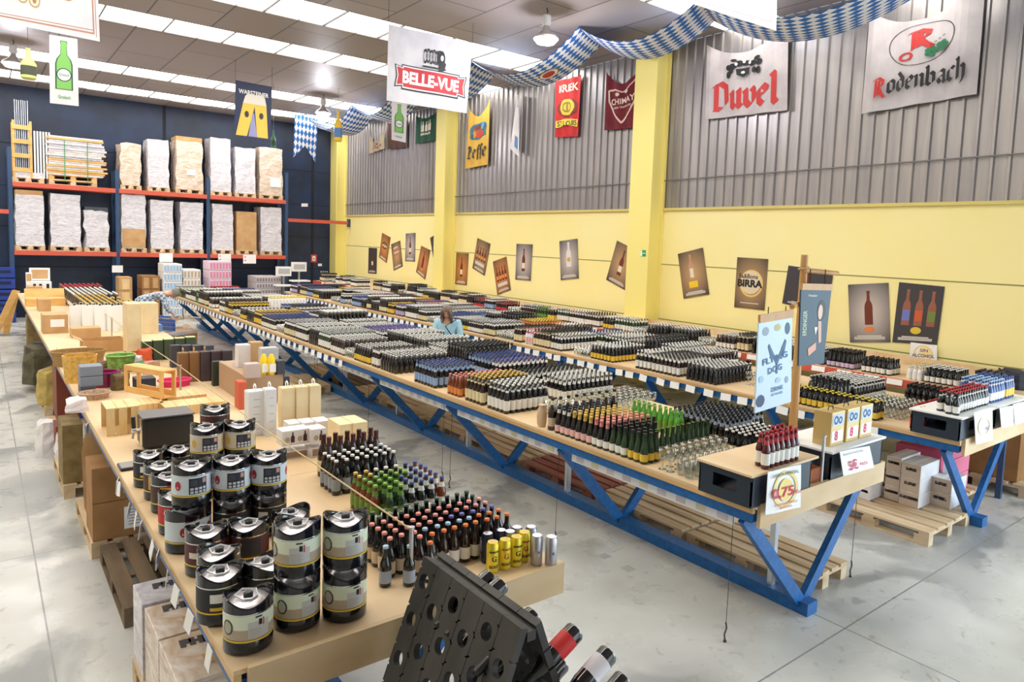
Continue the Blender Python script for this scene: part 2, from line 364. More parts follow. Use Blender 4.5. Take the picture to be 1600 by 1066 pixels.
def strip_mat(k):
    m = sky_m.copy(); m.node_tree.nodes['Principled BSDF'].inputs['Emission Strength'].default_value = SKY_STRIP*k; return m
dark_line = mat('ceiling_bar', (70, 68, 68), .6)
for i, (a, b) in enumerate(ys):
    mb = MB(); mb.box(LX, WX, a, b, CZ+.03, CZ+.08, sky_m); o = struct(mb.build('window_%d' % (i+1)))
    mb = MB()
    x = 3.1-1.143*8
    while x < WX: mb.box(x-.012, x+.012, a, b, CZ-.004, CZ+.03, dark_line); x += 1.143
    mb.build('window_frame', o)
navy = mat('navy_wall', (18, 30, 54), .45, noise=1.2, col2=(26, 46, 80))
yel = mat('yellow_wall', (250, 234, 158), .6, noise=.6, col2=(251, 238, 172))
seam_y = mat('yellow_seam', (150, 146, 84), .7)
mb = MB(); mb.box(LX, WX+.3, BY, BY+.25, 0, CZ+.2, navy)
seam_n = mat('navy_seam', (10, 16, 30), .7)
for z in (1.55, 2.75, 3.95, 5.2): mb.box(LX, WX, BY-.006, BY, z-.012, z+.012, seam_n)
for x in (.2, 4.9, 9.9): mb.box(x-.05, x+.05, BY-.008, BY, 0, CZ, seam_n)
struct(mb.build('wall_back'))
mb = MB(); mb.box(WX, WX+.25, .6, BY, 0, 3.62, yel); mb.box(WX, WX+.25, -3.8, .6, 4.6, CZ+.2, yel); mb.box(WX, WX+.25, FYY-.3, -3.8, 0, CZ+.2, yel)
for z in (1.35, 2.48): mb.box(WX-.003, WX, .6, BY, z-.01, z+.01, seam_y)
struct(mb.build('wall_right'))
# corrugated sheeting above the yellow panels
mb = MB(); prof = [(0, 0), (.15, 0), (.165, .035), (.2, .035), (.215, 0)]; pitch = .215
vs = []; y = .6; pts = []
while y < BY: pts += [(y+a, d) for a, d in prof[:-1]]; y += pitch
for (yy, d) in pts:
    for z in (3.62, CZ): vs.append((WX+.02-d, yy, z))
mb.add(vs, [(2*i, 2*i+1, 2*i+3, 2*i+2) for i in range(len(pts)-1)], M_MET)
struct(mb.build('wall_upper_right'))
quad_obj('trim_1', (WX-.05, WX+.02, .6, BY, 3.58, 3.63), mat('yellow_trim', (214, 198, 116), .6))
quad_obj('wall_left', (LX-.25, LX, FYY, BY, 0, CZ+.2), mat('left_wall', (214, 206, 190), .7))
mb = MB(); fm = mat('front_wall', (220, 214, 200), .7)
mb.box(LX, 2.6, FYY-.25, FYY, 0, CZ+.2, fm); mb.box(2.6, 8.4, FYY-.25, FYY, 4.7, CZ+.2, fm); mb.box(8.4, WX, FYY-.25, FYY, 0, CZ+.2, fm); struct(mb.build('wall_front'))
ycol = mat('yellow_column', (248, 232, 140), .5)
for i, (y0, y1) in enumerate(((25.7, 26.28), (tx(713, 330, WX).y, tx(713, 330, WX).y+.55), (tx(1038, 330, WX).y, tx(1038, 330, WX).y+.6), (.9, 1.3))):
    mb = MB(); mb.box(WX-.42, WX-.36, y0, y1, 0, CZ, ycol); mb.box(WX-.06, WX-.001, y0, y1, 0, CZ, ycol); mb.box(WX-.36, WX-.06, y0+.06, y1-.06, 0, CZ, ycol)
    o = mb.build('trim_%d' % (i+2)); struct(o)
# cable along the corrugated wall
mb = MB(); mb.tube([(WX-.05, .8, 4.28), (WX-.05, 25.9, 4.02)], .012, mat('conduit', (120, 118, 120), .5, .4), 5)
tag(mb.build('cable_conduit'), 'thin grey conduit running along the corrugated wall above the yellow panels', 'conduit')
# small door sign and fire sign on the back wall
def sign_quad(name, label, cat, corners, nrm, m):
    s = Sheet(name, label, cat, corners, nrm, thick=.01); s.base(m, 'plate', 1, 1); return s
def yquad(x0, y0, x1, y1, Y): return [ty(x0, y0, Y), ty(x1, y0, Y), ty(x1, y1, Y), ty(x0, y1, Y)]
s = sign_quad('fire_sign', 'red fire equipment sign on the navy back wall', 'sign', yquad(486, 398, 495, 410, BY-.02), (0, -1, 0), flat(214, 66, 66))
s.art(rect_geo(.25, .75, .2, .8), white_p, 'symbol'); s.art(rect_geo(.4, .6, .3, .6), flat(214, 66, 66), 'flame')
sign_quad('wall_plate', 'small white plate high on the navy back wall right of the rack', 'sign', yquad(471, 318, 481, 323, BY-.02), (0, -1, 0), white_p)
sign_quad('wall_plate', 'small white plate low on the navy back wall below the fire sign', 'sign', yquad(497, 412, 503, 416, BY-.02), (0, -1, 0), white_p)
cq = [tx(1001, 391, WX-.425), tx(1009, 391, WX-.425), tx(1009, 401, WX-.425), tx(1001, 401, WX-.425)]
s = sign_quad('exit_sign', 'small green and white exit sign on the big yellow column', 'sign', cq, (-1, 0, 0), flat(40, 160, 90))
s.art(rect_geo(.02, .3, .05, .95), white_p, 'running_symbol'); s.art(rect_geo(.35, .95, .45, .55), white_p, 'arrow')
# ================================================================== LAMPS
lamp_w = mat('lamp_housing', (226, 226, 230), .35); bulb_m = mat('lamp_glow', (250, 248, 255), .3, emit=30.)
shade_g = mat('lamp_prismatic', (190, 184, 186), .25, .3)
def bay_lamp(x, y, label, rim=.225):
    t = thing('bay_lamp', label, 'lamp', (x, y, CZ), group=None)
    mb = MB(); mb.tube([(0, 0, 0), (.02, 0, -.06), (-.02, 0, -.12)], .012, wire_m, 5); mb.build('hook', t)
    mb = MB(); mb.lathe([(.03, -.1), (.075, -.13), (.08, -.27), (.05, -.31)], 16, lamp_w); mb.build('ballast', t, True)
    mb = MB(); mb.lathe([(.05, -.3), (.06, -.36), (.11, -.42), (rim, -.5), (rim, -.53), (rim-.012, -.53), (rim-.02, -.5)], 24, shade_g, cap=False); mb.build('reflector', t, True)
    mb = MB(); mb.lathe([(rim-.02, -.5), (rim-.01, -.53), (rim*.7, -.6), (0.01, -.63)], 20, bulb_m); mb.build('bulb', t, True)
    l = bpy.data.lights.new('lamp_light', 'POINT'); l.energy = LAMP_W; l.color = (.9, .9, 1); l.shadow_soft_size = .15
    o = bpy.data.objects.new('lamp_light', l); o.location = (x, y, CZ-.8); COL.objects.link(o); return t
bay_lamp(7.82, 9.85, 'white bay lamp with glowing bulb nearest the camera, beside the blue and white ribbon')
bay_lamp(7.93, 20.3, 'white bay lamp glowing in front of the yellow bottle cut-out near the back wall')
bay_lamp(.72, 20.0, 'white bay lamp glowing at the left edge, below the large cream banner')

# ================================================================== PALLET RACK AT THE BACK
RY = 25.28; RX = [.76, 3.39, 6.0, 8.59]; ZL, ZU = 2.06, 4.02
t = thing('pallet_rack', 'tall blue and orange pallet rack loaded with wrapped pallets along the navy back wall', 'rack', (4.7, RY+.5, 0))
for i, x in enumerate(RX):
    top = 5.0 if i in (0, 3) else 4.6
    mb = MB()
    for yy in (RY+.05, RY+.9): mb.box(x-.05, x+.05, yy-.04, yy+.04, 0, top, rack_bl)
    k = 0; z = .3
    while z < top-.6:
        mb.bar((x, RY+.05 if k % 2 else RY+.9, z), (x, RY+.9 if k % 2 else RY+.05, z+.55), .03, .03, rack_bl); z += .55; k += 1
    mb.build('upright', t, world=True)
for i in range(3):
    for z in (ZL, ZU):
        for yy in (RY-.02, RY+.96):
            mb = MB(); mb.box(RX[i]+.05, RX[i+1]-.05, yy-.03, yy+.03, z-.13, z, rack_or); mb.build('beam', t, world=True)
mb = MB(); mb.box(-1.9, RX[0]-.05, RY-.05, RY+.01, 3.1, 3.22, rack_or); mb.build('beam', t, world=True)
t = thing('rack_beam', 'single orange rack beam bridging from the pallet rack to the yellow corner', 'beam', (9.9, RY+.1, 3.35))
mb = MB(); mb.box(RX[3]+.05, 10.98, RY+.06, RY+.12, 3.27, 3.39, rack_or); mb.build('rail', t, world=True)
mb = MB(); mb.box(10.9, 10.98, RY+.03, RY+.15, 3.18, 3.48, rack_bl); mb.build('end_plate', t, world=True)
def pallet_mb(mb, x0, y0, z, L, W, m, along='y', boards=5, M=None):
    """a wooden pallet: runners and blocks below, deck boards above, .144 high; boards run along its length"""
    def B(a0, a1, b0, b1, z0, z1):
        if along == 'y': mb.box(x0+b0, x0+b1, y0+a0, y0+a1, z+z0, z+z1, m, M)
        else: mb.box(x0+a0, x0+a1, y0+b0, y0+b1, z+z0, z+z1, m, M)
    bw = W/(boards*1.28)
    for i in range(boards):
        c = bw/2+(W-bw)*i/(boards-1); B(0, L, c-bw/2, c+bw/2, .122, .144)
    for a in (0, L/2-.05, L-.1): B(a, a+.1, 0, W, .1, .122)
    for b in (0, W/2-.05, W-.1):
        B(0, L, b, b+.1, 0, .022)
        for a in (0, L/2-.07, L-.14): B(a, a+.14, b, b+.1, .022, .1)
def load(px0, px1, pyt, z, label, m, kind='wrapped_pallet_load', d=.85, m2=None, top=None, rough=.02, cat='pallet load', groove=None):
    """stack of wrapped goods on a pallet on the rack; front-face x range and top taken from the photo"""
    Y0 = RY+.02; x0 = ty(px0, 350, Y0).x; x1 = ty(px1, 350, Y0).x; zt = ty((px0+px1)/2, pyt, Y0).z
    t = thing(kind, label, cat, ((x0+x1)/2, Y0+d/2, z))
    mb = MB(); pallet_mb(mb, x0, Y0, z, x1-x0, d, pallet_w, 'x', 5); mb.build('pallet', t, world=True)
    r = random.Random(int(px0*7)); zb = z+.146; n = max(3, int((zt-zb)/.2)); mb = MB(); nn = 14
    # slightly irregular wrapped block
    vs = []
    for k in range(n+1):
        zz = zb+(zt-zb)*k/n
        for q in range(4*4):
            side, f = divmod(q, 4); f /= 4
            j = rough*(r.random()-.5)*2
            cx = {0: x0+(x1-x0)*f, 1: x1, 2: x1-(x1-x0)*f, 3: x0}[side]; cy = {0: Y0, 1: Y0+d*f, 2: Y0+d, 3: Y0+d-d*f}[side]
            cx += (.02 if side != 1 and cx < (x0+x1)/2 else -.02)+j; cy += (.02 if cy < Y0+d/2 else -.02)+rough*(r.random()-.5)
            vs.append((cx, cy, zz+(r.random()*rough*1.5 if k == n else 0)))
    fs = [(k*16+q, k*16+(q+1) % 16, (k+1)*16+(q+1) % 16, (k+1)*16+q) for k in range(n) for q in range(16)]
    fs.append(tuple(n*16+q for q in range(16)))
    mb.add(vs, fs, m); mb.build('wrapped_goods', t, world=True)
    if m2:
        mb = MB(); mb.box(x0+.03, x1-.03, Y0+.03, Y0+d-.05, zt-.01, zt+.16, m2); mb.build('top_carton', t, world=True)
    if groove:
        mb = MB()
        for f in groove: mb.box(x0+(x1-x0)*f[0], x0+(x1-x0)*f[1], Y0-.012, Y0-.002, zb+(zt-zb)*f[2], zb+(zt-zb)*f[3], f[4])
        mb.build('sheet_label', t, world=True)
    return t
wl = white_p
load(189, 222, 226, ZU, 'brown wrapped pallet load on the upper tier, first right of the bundled frames', film_br, rough=.04)
load(231, 266, 219, ZU, 'tall white wrapped pallet load on the upper tier between two brown ones', film)
load(275, 318, 222, ZU, 'tan wrapped pallet load on the upper tier with a small carton on top', film_br, m2=card, rough=.03, groove=[(.4, .7, .3, .42, wl)])
load(329, 362, 217, ZU, 'tallest white wrapped pallet load on the upper tier, centre of the right bay side', film)
load(367, 400, 232, ZU, 'shorter white wrapped pallet load on the upper tier beside the brown cartons', film)
load(405, 442, 232, ZU, 'brown carton pallet load with a white sheet at the right end of the upper tier', film_br, groove=[(.45, .9, .18, .38, wl)])
load(23, 70, 306, ZL, 'wrapped pallet load with bare cartons on top, leftmost of the lower tier', film, m2=card)
load(78, 127, 304, ZL, 'tall white wrapped pallet load on the lower tier, second from left', film)
load(131, 171, 332, ZL, 'low shiny wrapped pallet load of black goods on the lower tier', film, m2=blk_gl, rough=.05)
load(189, 229, 305, ZL, 'wrapped pallet load with a bare brown lower carton on the lower tier', film, groove=[(.05, .95, .02, .36, card)])
load(235, 272, 314, ZL, 'white wrapped pallet load on the lower tier, second of the middle bay', film)
load(281, 318, 317, ZL, 'greyish white wrapped pallet load on the lower tier, last of the middle bay', film)
load(331, 365, 320, ZL, 'white wrapped pallet load with pen marks on the lower tier, right bay', film)
load(369, 402, 331, ZL, 'plain brown cardboard block on the lower tier of the right bay', card, rough=.0)
load(407, 441, 325, ZL, 'white wrapped pallet load at the right end of the lower tier', film)
# bundled wooden frames on a pallet
x0 = ty(76, 270, RY).x; x1 = ty(165, 270, RY).x
t = thing('panel_bundle', 'wrapped bundle of loose flat panels with green straps on a pallet, upper tier', 'bundle', ((x0+x1)/2, RY+.5, ZU))
mb = MB(); pallet_mb(mb, x0, RY, ZU, 1.2, .85, pallet_w, 'x'); pallet_mb(mb, x0, RY, ZU+.145, 1.2, .85, pine_or, 'x'); mb.build('pallet', t, world=True)
mb = MB(); zz = ZU+.29; r = random.Random(3)
while zz < ZU+1.42:
    h = r.uniform(.04, .075); a = r.uniform(-.05, .05); b_ = r.uniform(-.08, .1)
    mb.box(x0-.02+a, x1-.05+b_, RY-.02+a*.5, RY+.85, zz, zz+h, r.choice([film, film, film_br, pine_or, film])); zz += h+.008
mb.build('panels', t, world=True)
for f in (.28, .7):
    mb = MB(); mb.box(x0+(x1-x0)*f*.95, x0+(x1-x0)*f*.95+.02, RY-.09, RY-.08, ZU+.1, ZU+1.3, flat(40, 150, 90)); mb.build('strap', t, world=True)
x0 = ty(19, 270, RY).x; x1 = ty(69, 270, RY).x
t = thing('tube_crate', 'upright wooden crate full of long metal tubes, leftmost on the upper tier', 'crate', ((x0+x1)/2, RY+.4, ZU))
mb = MB(); pallet_mb(mb, x0, RY, ZU, x1-x0, .8, pallet_w, 'x'); mb.build('pallet', t, world=True)
mb = MB()
for xx in (x0+.02, x0+.42):
    for yy in (RY+.02, RY+.7): mb.box(xx, xx+.06, yy, yy+.06, ZU+.15, ZU+1.75, pine_or)
for k in range(4): mb.box(x0+.02, x0+.48, RY, RY+.02, ZU+.3+k*.4, ZU+.42+k*.4, pine_or)
mb.build('frame', t, world=True)
mb = MB()
for k in range(7): mb.tube([(x0+.12+k*.045, RY+.2+.05*(k % 3), ZU+.16), (x0+.1+k*.05, RY+.2+.05*(k % 3), ZU+2.35)], .012, alu, 5)
mb.build('tubes', t, world=True)
mb = MB()
for k in range(6): mb.box(x0+.52+k*.07, x0+.56+k*.07, RY+.05, RY+.1, ZU+.15, ZU+1.5, white_p)
mb.box(x0+.02, x1-.02, RY+.03, RY+.6, ZU+.146, ZU+.3, film); mb.build('white_profiles', t, world=True)
# placards hanging on the lower beam
for (a, b, c, d, lab) in ((249, 396, 270, 410, 'left'), (341, 397, 361, 410, 'middle'), (380, 398, 400, 412, 'right')):
    s = sign_quad('rack_placard', 'white price placard hanging on the lower orange beam, %s of three' % lab, 'placard', yquad(a, b, c, d, RY-.07), (0, -1, 0), white_p)
    if lab != 'left': s.art(disc_geo(.15, .75, .06, .09), flat(220, 120, 150), 'dot'); s.art(disc_geo(.15, .35, .06, .09), flat(220, 120, 150), 'dot')
s = sign_quad('rack_placard', 'small white placard on the rack upright above the left display table', 'placard', yquad(175, 415, 192, 426, RY-.03), (0, -1, 0), white_p)

def block_stack(name, label, px0, px1, pyt, Y, d, m, m2, z0=0., rows=5, cols=6, cat='stack of packs'):
    x0 = ty(px0, 430, Y).x; x1 = ty(px1, 430, Y).x; zt = ty(px0, pyt, Y).z
    t = thing(name, label, cat, ((x0+x1)/2, Y+d/2, z0)); mb = MB(); pallet_mb(mb, x0, Y, z0, x1-x0, d, pallet_w, 'x'); mb.build('pallet', t, world=True)
    zb = z0+.146; n = rows
    for k in range(n):
        mb = MB(); za = zb+(zt-zb)*k/n; zc = zb+(zt-zb)*(k+1)/n-.012
        for c in range(cols):
            a = x0+(x1-x0)*c/cols; b = x0+(x1-x0)*(c+1)/cols-.008; mb.box(a, b, Y+.01, Y+d, za, zc, m)
            w_ = b-a; mb.box(a+w_*.2, b-w_*.2, Y+.004, Y+.01, za+.03, zc-.05, m2)
        mb.build('pack_layer', t, world=True)
    return t
YS = 24.2
block_stack('pack_stack', 'tall stepped stack of pink packs below the rack, behind the middle table', 328, 362, 408, YS, .9, flat(238, 216, 230), flat(226, 130, 170), rows=6, cols=7)
block_stack('pack_stack', 'white and blue stack of packs below the rack, behind the bending man', 256, 285, 412, YS, .9, white_p, flat(150, 190, 230), rows=6, cols=6)
block_stack('pack_stack', 'lower white and tan stack of packs beside the white and blue one', 287, 314, 421, YS, .9, white_p, flat(196, 170, 140), rows=5, cols=5)
block_stack('pack_stack', 'grey wrapped stack of can packs below the rack, right of the pink one', 401, 440, 432, YS, 1., flat(206, 198, 200), flat(130, 118, 128), rows=6, cols=9)
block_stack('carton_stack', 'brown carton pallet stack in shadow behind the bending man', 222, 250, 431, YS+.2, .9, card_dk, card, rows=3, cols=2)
block_stack('carton_stack', 'narrow pallet of a wooden box on cartons behind the left table', 186, 207, 433, YS, .7, card, pine, rows=3, cols=1)
# blue plastic drums far left
t = thing('blue_barrel', 'stack of dark blue plastic crates at the far left against the navy wall', 'crate stack', (.45, 25.2, 0))
for k in range(5):
    mb = MB(); mb.box(.1, .8, 24.95, 25.25, .02+k*.32, .3+k*.32, flat(30, 60, 150)); mb.box(.2, .7, 24.94, 24.95, .14+k*.32, .22+k*.32, flat(12, 22, 60)); mb.build('crate', t, world=True)
# two small till screens near the corner
for px, py, lab in ((443, 424, 'left'), (467, 417, 'right')):
    p = ty(px, py, 24.0); t = thing('price_scale', 'white %s of two scales on a stand before the navy wall' % lab, 'scale', (p.x, 24.0, 0))
    mb = MB(); mb.box(p.x-.25, p.x+.25, 23.95, 24.05, p.z-.16, p.z+.16, white_p); mb.build('display', t, world=True)
    mb = MB(); mb.box(p.x-.19, p.x+.19, 23.94, 23.95, p.z-.09, p.z+.09, flat(190, 190, 190)); mb.build('screen', t, world=True)
    mb = MB(); mb.box(p.x-.03, p.x+.03, 23.97, 24.03, 0, p.z-.16, steel); mb.build('post', t, world=True)
    mb = MB(); mb.box(p.x-.3, p.x+.3, 23.7, 24.1, p.z-.5, p.z-.45, white_p); mb.build('tray', t, world=True)

# ================================================================== BANNERS
RED = flat(206, 40, 48); DRED = flat(196, 44, 42); BLK = flat(24, 24, 28); WHT = flat(245, 245, 245); GOLD = flat(214, 168, 60); YELL = flat(232, 190, 84)
GRN = flat(30, 110, 70); CREAM = flat(232, 222, 196); LGRN = flat(120, 196, 120)
def strings(s, z=CZ, us=((0, 1), (1, 1))):
    for u, v in us:
        p = s.P(u, v); mb = MB(); mb.tube([p, (p.x, p.y, z)], .004, wire_m, 4); mb.build('string', s.root, world=True)
Y = 11.5
s = Sheet('banner', 'white hanging banner with a red ribbon and black barrel, centre top', 'banner', [ty(607, 38, Y), ty(738, 67, Y), ty(729, 177, Y), ty(604, 157, Y)], (0, -1, 0), wave=.012, freq=2)
s.base(cloth_w); strings(s)
rib = ([(.09, .49, 0), (.17, .47, 0), (.17, .5, 0), (.86, .5, 0), (.86, .47, 0), (.95, .49, 0), (.93, .36, 0), (.95, .22, 0), (.86, .24, 0), (.86, .2, 0), (.17, .2, 0), (.17, .24, 0), (.09, .22, 0), (.11, .36, 0)], [tuple(range(14))])
s.art(xf(rib, 1.03, 1.12, -.015, -.045), BLK, 'ribbon_outline'); s.art(rib, WHT, 'ribbon_border'); s.art(xf(rib, .97, .88, .016, .043), RED, 'ribbon')
s.text('BELLE-VUE', .52, .35, .7, .17, WHT, bold=.045)
for k in range(6): s.art(disc_geo(.43+k*.033, .68+.012*(k % 2), .022, .1, 16, .72), BLK, 'barrel_hoop')
s.art(disc_geo(.62, .68, .045, .11, 16), BLK, 'horse_head'); s.art(([(.6, .7, 0), (.68, .62, 0), (.66, .52, 0), (.6, .5, 0)], [(0, 1, 2, 3)]), BLK, 'horse_neck'); s.art(disc_geo(.625, .69, .02, .04, 12), WHT, 'horse_face')
s.art(rect_geo(.4, .68, .53, .55), BLK, 'barrel_base')

Y = 18.
s = Sheet('banner', 'dark blue hanging banner with two clinking beer glasses, left of the centre', 'banner', [ty(368, 125, Y), ty(425, 136, Y), ty(423, 219, Y), ty(366, 212, Y)], (0, -1, 0))
s.base(flat(38, 48, 84), nu=6, nv=4); strings(s)
s.text('WARSTEINER', .5, .82, .82, .08, WHT)
for cx, lean in ((.3, .09), (.7, -.09)):
    s.art(([(cx-.17-lean, .02, 0), (cx+.13-lean, .02, 0), (cx+.2+lean*.5, .62, 0), (cx-.13+lean*.5, .62, 0)], [(0, 1, 2, 3)]), flat(238, 196, 84), 'beer')
    s.art(([(cx-.13+lean*.5, .62, 0), (cx+.2+lean*.5, .62, 0), (cx+.2+lean, .76, 0), (cx+.12+lean, .8, 0), (cx-.05+lean, .8, 0), (cx-.12+lean, .75, 0)], [tuple(range(6))]), flat(226, 222, 214), 'foam')
    s.art(disc_geo(cx+.02, .42, .06, .06), flat(60, 56, 60), 'crest')
s.art(([(.38, .02, 0), (.62, .02, 0), (.52, .45, 0), (.47, .45, 0)], [(0, 1, 2, 3)]), flat(150, 150, 200), 'glow_gap')

def bottle_shape(cx, y0, w, h):
    P = [(-.5, 0), (.5, 0), (.5, .52), (.42, .62), (.2, .72), (.17, .92), (.2, .93), (.2, 1), (-.2, 1), (-.2, .93), (-.17, .92), (-.2, .72), (-.42, .62), (-.5, .52)]
    n = len(P); vs = [(cx+a*w, y0+b*h, 0) for a, b in P]
    # split into convex pieces
    return vs, [(0, 1, 2, 13), (13, 2, 3, 12), (12, 3, 4, 11), (11, 4, 5, 10), (9, 6, 7, 8), (10, 5, 6, 9)]
def bottle_banner(label, corners, nrm, wave=0):
    s = Sheet('banner', label, 'banner', corners, nrm, wave=wave); s.base(cloth_w, nu=6, nv=6); strings(s)
    s.art(bottle_shape(.5, .22, .62, .72), flat(40, 90, 60), 'bottle_outline'); s.art(bottle_shape(.5, .23, .52, .7), flat(132, 196, 104), 'bottle')
    s.art(disc_geo(.5, .44, .27, .1), flat(40, 80, 70), 'badge_ring'); s.art(disc_geo(.5, .44, .23, .085), WHT, 'badge'); s.text('Grolsch', .5, .44, .36, .045, flat(40, 120, 80))
    s.text('Grolsch', .5, .11, .44, .05, flat(90, 170, 100)); return s
Y = 14.
bottle_banner('narrow white hanging banner with a green bottle, under the cream banner at the left', [ty(77, 54, Y), ty(121, 61, Y), ty(123, 166, Y), ty(78, 161, Y)], (0, -1, 0))
Y = 13.
bottle_banner('narrow white hanging banner with a green bottle, below the barrel banner', [ty(612, 158, Y), ty(636, 161, Y), ty(634, 223, Y), ty(612, 218, Y)], (0, -1, 0))
Y = 10.
s = Sheet('banner', 'large cream banner with a brown border and gold medals, cut by the left top corner', 'banner', [ty(-95, -60, Y), ty(152, -30, Y), ty(156, 65, Y), ty(-95, 15, Y)], (0, -1, 0))
s.base(cloth_w, nu=10, nv=6); strings(s)
for b in ((.0, .965, .1, .13), (.0, .955, .16, .175)): s.art(rect_geo(*b), flat(192, 140, 120), 'border')
s.art(rect_geo(.955, .965, .1, 1), flat(192, 140, 120), 'border'); s.art(rect_geo(.975, .98, .06, 1), flat(192, 140, 120), 'border')
s.art(([(.35, .95, 0), (.78, .95, 0), (.76, .67, 0), (.35, .7, 0)], [(0, 1, 2, 3)]), flat(232, 116, 96), 'red_field')
for k in range(3): s.art(disc_geo(.42+k*.075, .6-k*.05, .036, .12, 20), flat(190, 160, 120), 'medal'); s.art(disc_geo(.42+k*.075, .6-k*.05, .028, .095, 20), CREAM, 'medal_face'); s.art(disc_geo(.42+k*.075, .6-k*.05, .013, .05, 8), flat(170, 136, 96), 'medal_head')
s.art(disc_geo(.79, .72, .045, .13, 20), flat(186, 150, 112), 'seal'); s.art(disc_geo(.79, .73, .03, .09, 20), flat(220, 190, 150), 'seal_face'); s.text('S', .79, .73, .03, .12, flat(150, 110, 80))
Y = 5.6
s = Sheet('banner', 'white hanging banner with a thin rose border, cut by the top edge right of centre', 'banner', [ty(1060, -60, Y), ty(1215, -60, Y), ty(1213, 48, Y), ty(1076, 4, Y)], (0, -1, 0))
s.base(cloth_w, nu=10, nv=6)
s.art(([(0, .1, 0), (.94, .1, 0), (.94, .12, 0), (0, .12, 0)], [(0, 1, 2, 3)]), flat(224, 180, 188), 'border'); s.art(rect_geo(.925, .94, .1, 1), flat(224, 180, 188), 'border')
s.art(disc_geo(.42, .45, .09, .05, 20, .6), flat(200, 200, 204), 'ring'); s.art(disc_geo(.36, .42, .05, .04, 20, .6), flat(200, 200, 204), 'ring')
# flags on the right wall, in front of the corrugated sheets
WF = WX-.08
def wflag(label, pts, m, sag=.12, wave=.03, freq=3, X=WF, name='flag', ph=0., nu=18):
    s = Sheet(name, label, 'flag', [tx(a, b, X) for a, b in pts], (-1, 0, 0), sag=sag, wave=wave, freq=freq, ph=ph); s.base(m, nu=nu, nv=8); return s
# duvel
greyc = mat('grey_cloth', (204, 196, 198), .85, noise=3, col2=(188, 180, 184))
s = wflag('off-white flag with a red blackletter word and black crest, left of the largest wall flag', [(1105, 70), (1233, 37), (1230, 172), (1102, 187)], greyc, sag=.3, wave=.02)
s.text('Duvel', .5, .31, .84, .46, DRED, black=True, nib=.38)
for cx, cy, rx, ry in ((.3, .72, .04, .05), (.68, .72, .04, .05), (.3, .6, .03, .06), (.67, .6, .03, .06), (.36, .74, .05, .05), (.44, .78, .05, .06), (.52, .77, .05, .05), (.6, .74, .05, .05), (.66, .8, .04, .04), (.34, .66, .03, .05), (.62, .62, .03, .05), (.38, .84, .04, .03)):
    s.art(disc_geo(cx, cy, rx, ry, 9), BLK, 'crest_mantle')
for cx, cy in ((.41, .77), (.5, .8), (.57, .76)): s.art(disc_geo(cx, cy, .018, .03, 7), WHT, 'crest_light')
s.art(([(.41, .68, 0), (.57, .68, 0), (.56, .58, 0), (.49, .53, 0), (.42, .58, 0)], [(0, 1, 2, 3, 4)]), BLK, 'shield'); s.art(disc_geo(.49, .61, .025, .025, 5), WHT, 'star')
# rodenbach
s = wflag('largest flag on the wall, white with a red blackletter initial in a circle', [(1360, 18), (1540, -38), (1526, 147), (1346, 178)], greyc, sag=.35, wave=.025, freq=2.5)
s.art(disc_geo(.5, .66, .29, .26, 40, .975), BLK, 'circle')
s.text('R', .5, .7, .26, .3, DRED, black=True, nib=.3); s.art(disc_geo(.38, .52, .07, .05, 20, .6), DRED, 'swash')
for a in (.6, .69):
    for k in range(5):
        t_ = k*1.25; s.art(disc_geo(a+.03*math.cos(t_), .52+.035*math.sin(t_)+(a-.6)*.4, .028, .03, 7), GRN, 'hop_leaf')
for k in range(4): s.art(disc_geo(.6+k*.035, .6+k*.02, .012, .012, 10, .6), BLK, 'hop_flower')
s.text('R', .16, .215, .13, .24, DRED, black=True, nib=.26); s.text('odenbach', .57, .24, .68, .26, BLK, black=True, nib=.32)
# leffe
s = wflag('tall yellow banner with a stained-glass arch and black blackletter word', [(733, 168), (766, 154), (762, 257), (727, 264)], mat('yellow_cloth', (228, 184, 84), .8, noise=3, col2=(216, 170, 70)), sag=.35, wave=.01, X=WF-.02)
s.art(disc_geo(.5, .64, .38, .17, 24), flat(50, 110, 150), 'arch'); s.art(rect_geo(.14, .86, .5, .62), flat(60, 120, 120), 'arch_base')
for cx, cy, rx, ry, c in ((.5, .66, .2, .1, (178, 88, 50)), (.6, .56, .2, .07, (190, 60, 50)), (.36, .58, .1, .08, (206, 140, 50)), (.5, .72, .14, .05, (120, 60, 40)), (.25, .54, .08, .06, (40, 90, 110)), (.74, .7, .07, .08, (90, 150, 190))):
    s.art(disc_geo(cx, cy, rx, ry, 7), flat(*c), 'glass_pane')
s.text('Leffe', .5, .24, .84, .28, BLK, black=True, nib=.3); strings(s)
# white-blue narrow flag seen nearly edge on
s = Sheet('flag', 'narrow white and blue flag hanging edge-on beside the tall yellow banner', 'flag', [tx(808, 148, WX-.1), tx(810, 148, WX-.3), tx(811, 246, WX-.2), tx(797, 232, WX-.1)], (-.5, -1, 0), sag=0, wave=.03); s.base(cloth_w, nu=6)
s.art(rect_geo(.4, .9, .1, .3), flat(90, 140, 200), 'blue_mark'); strings(s); s.art(disc_geo(.5, .82, .2, .04), RED, 'red_mark')
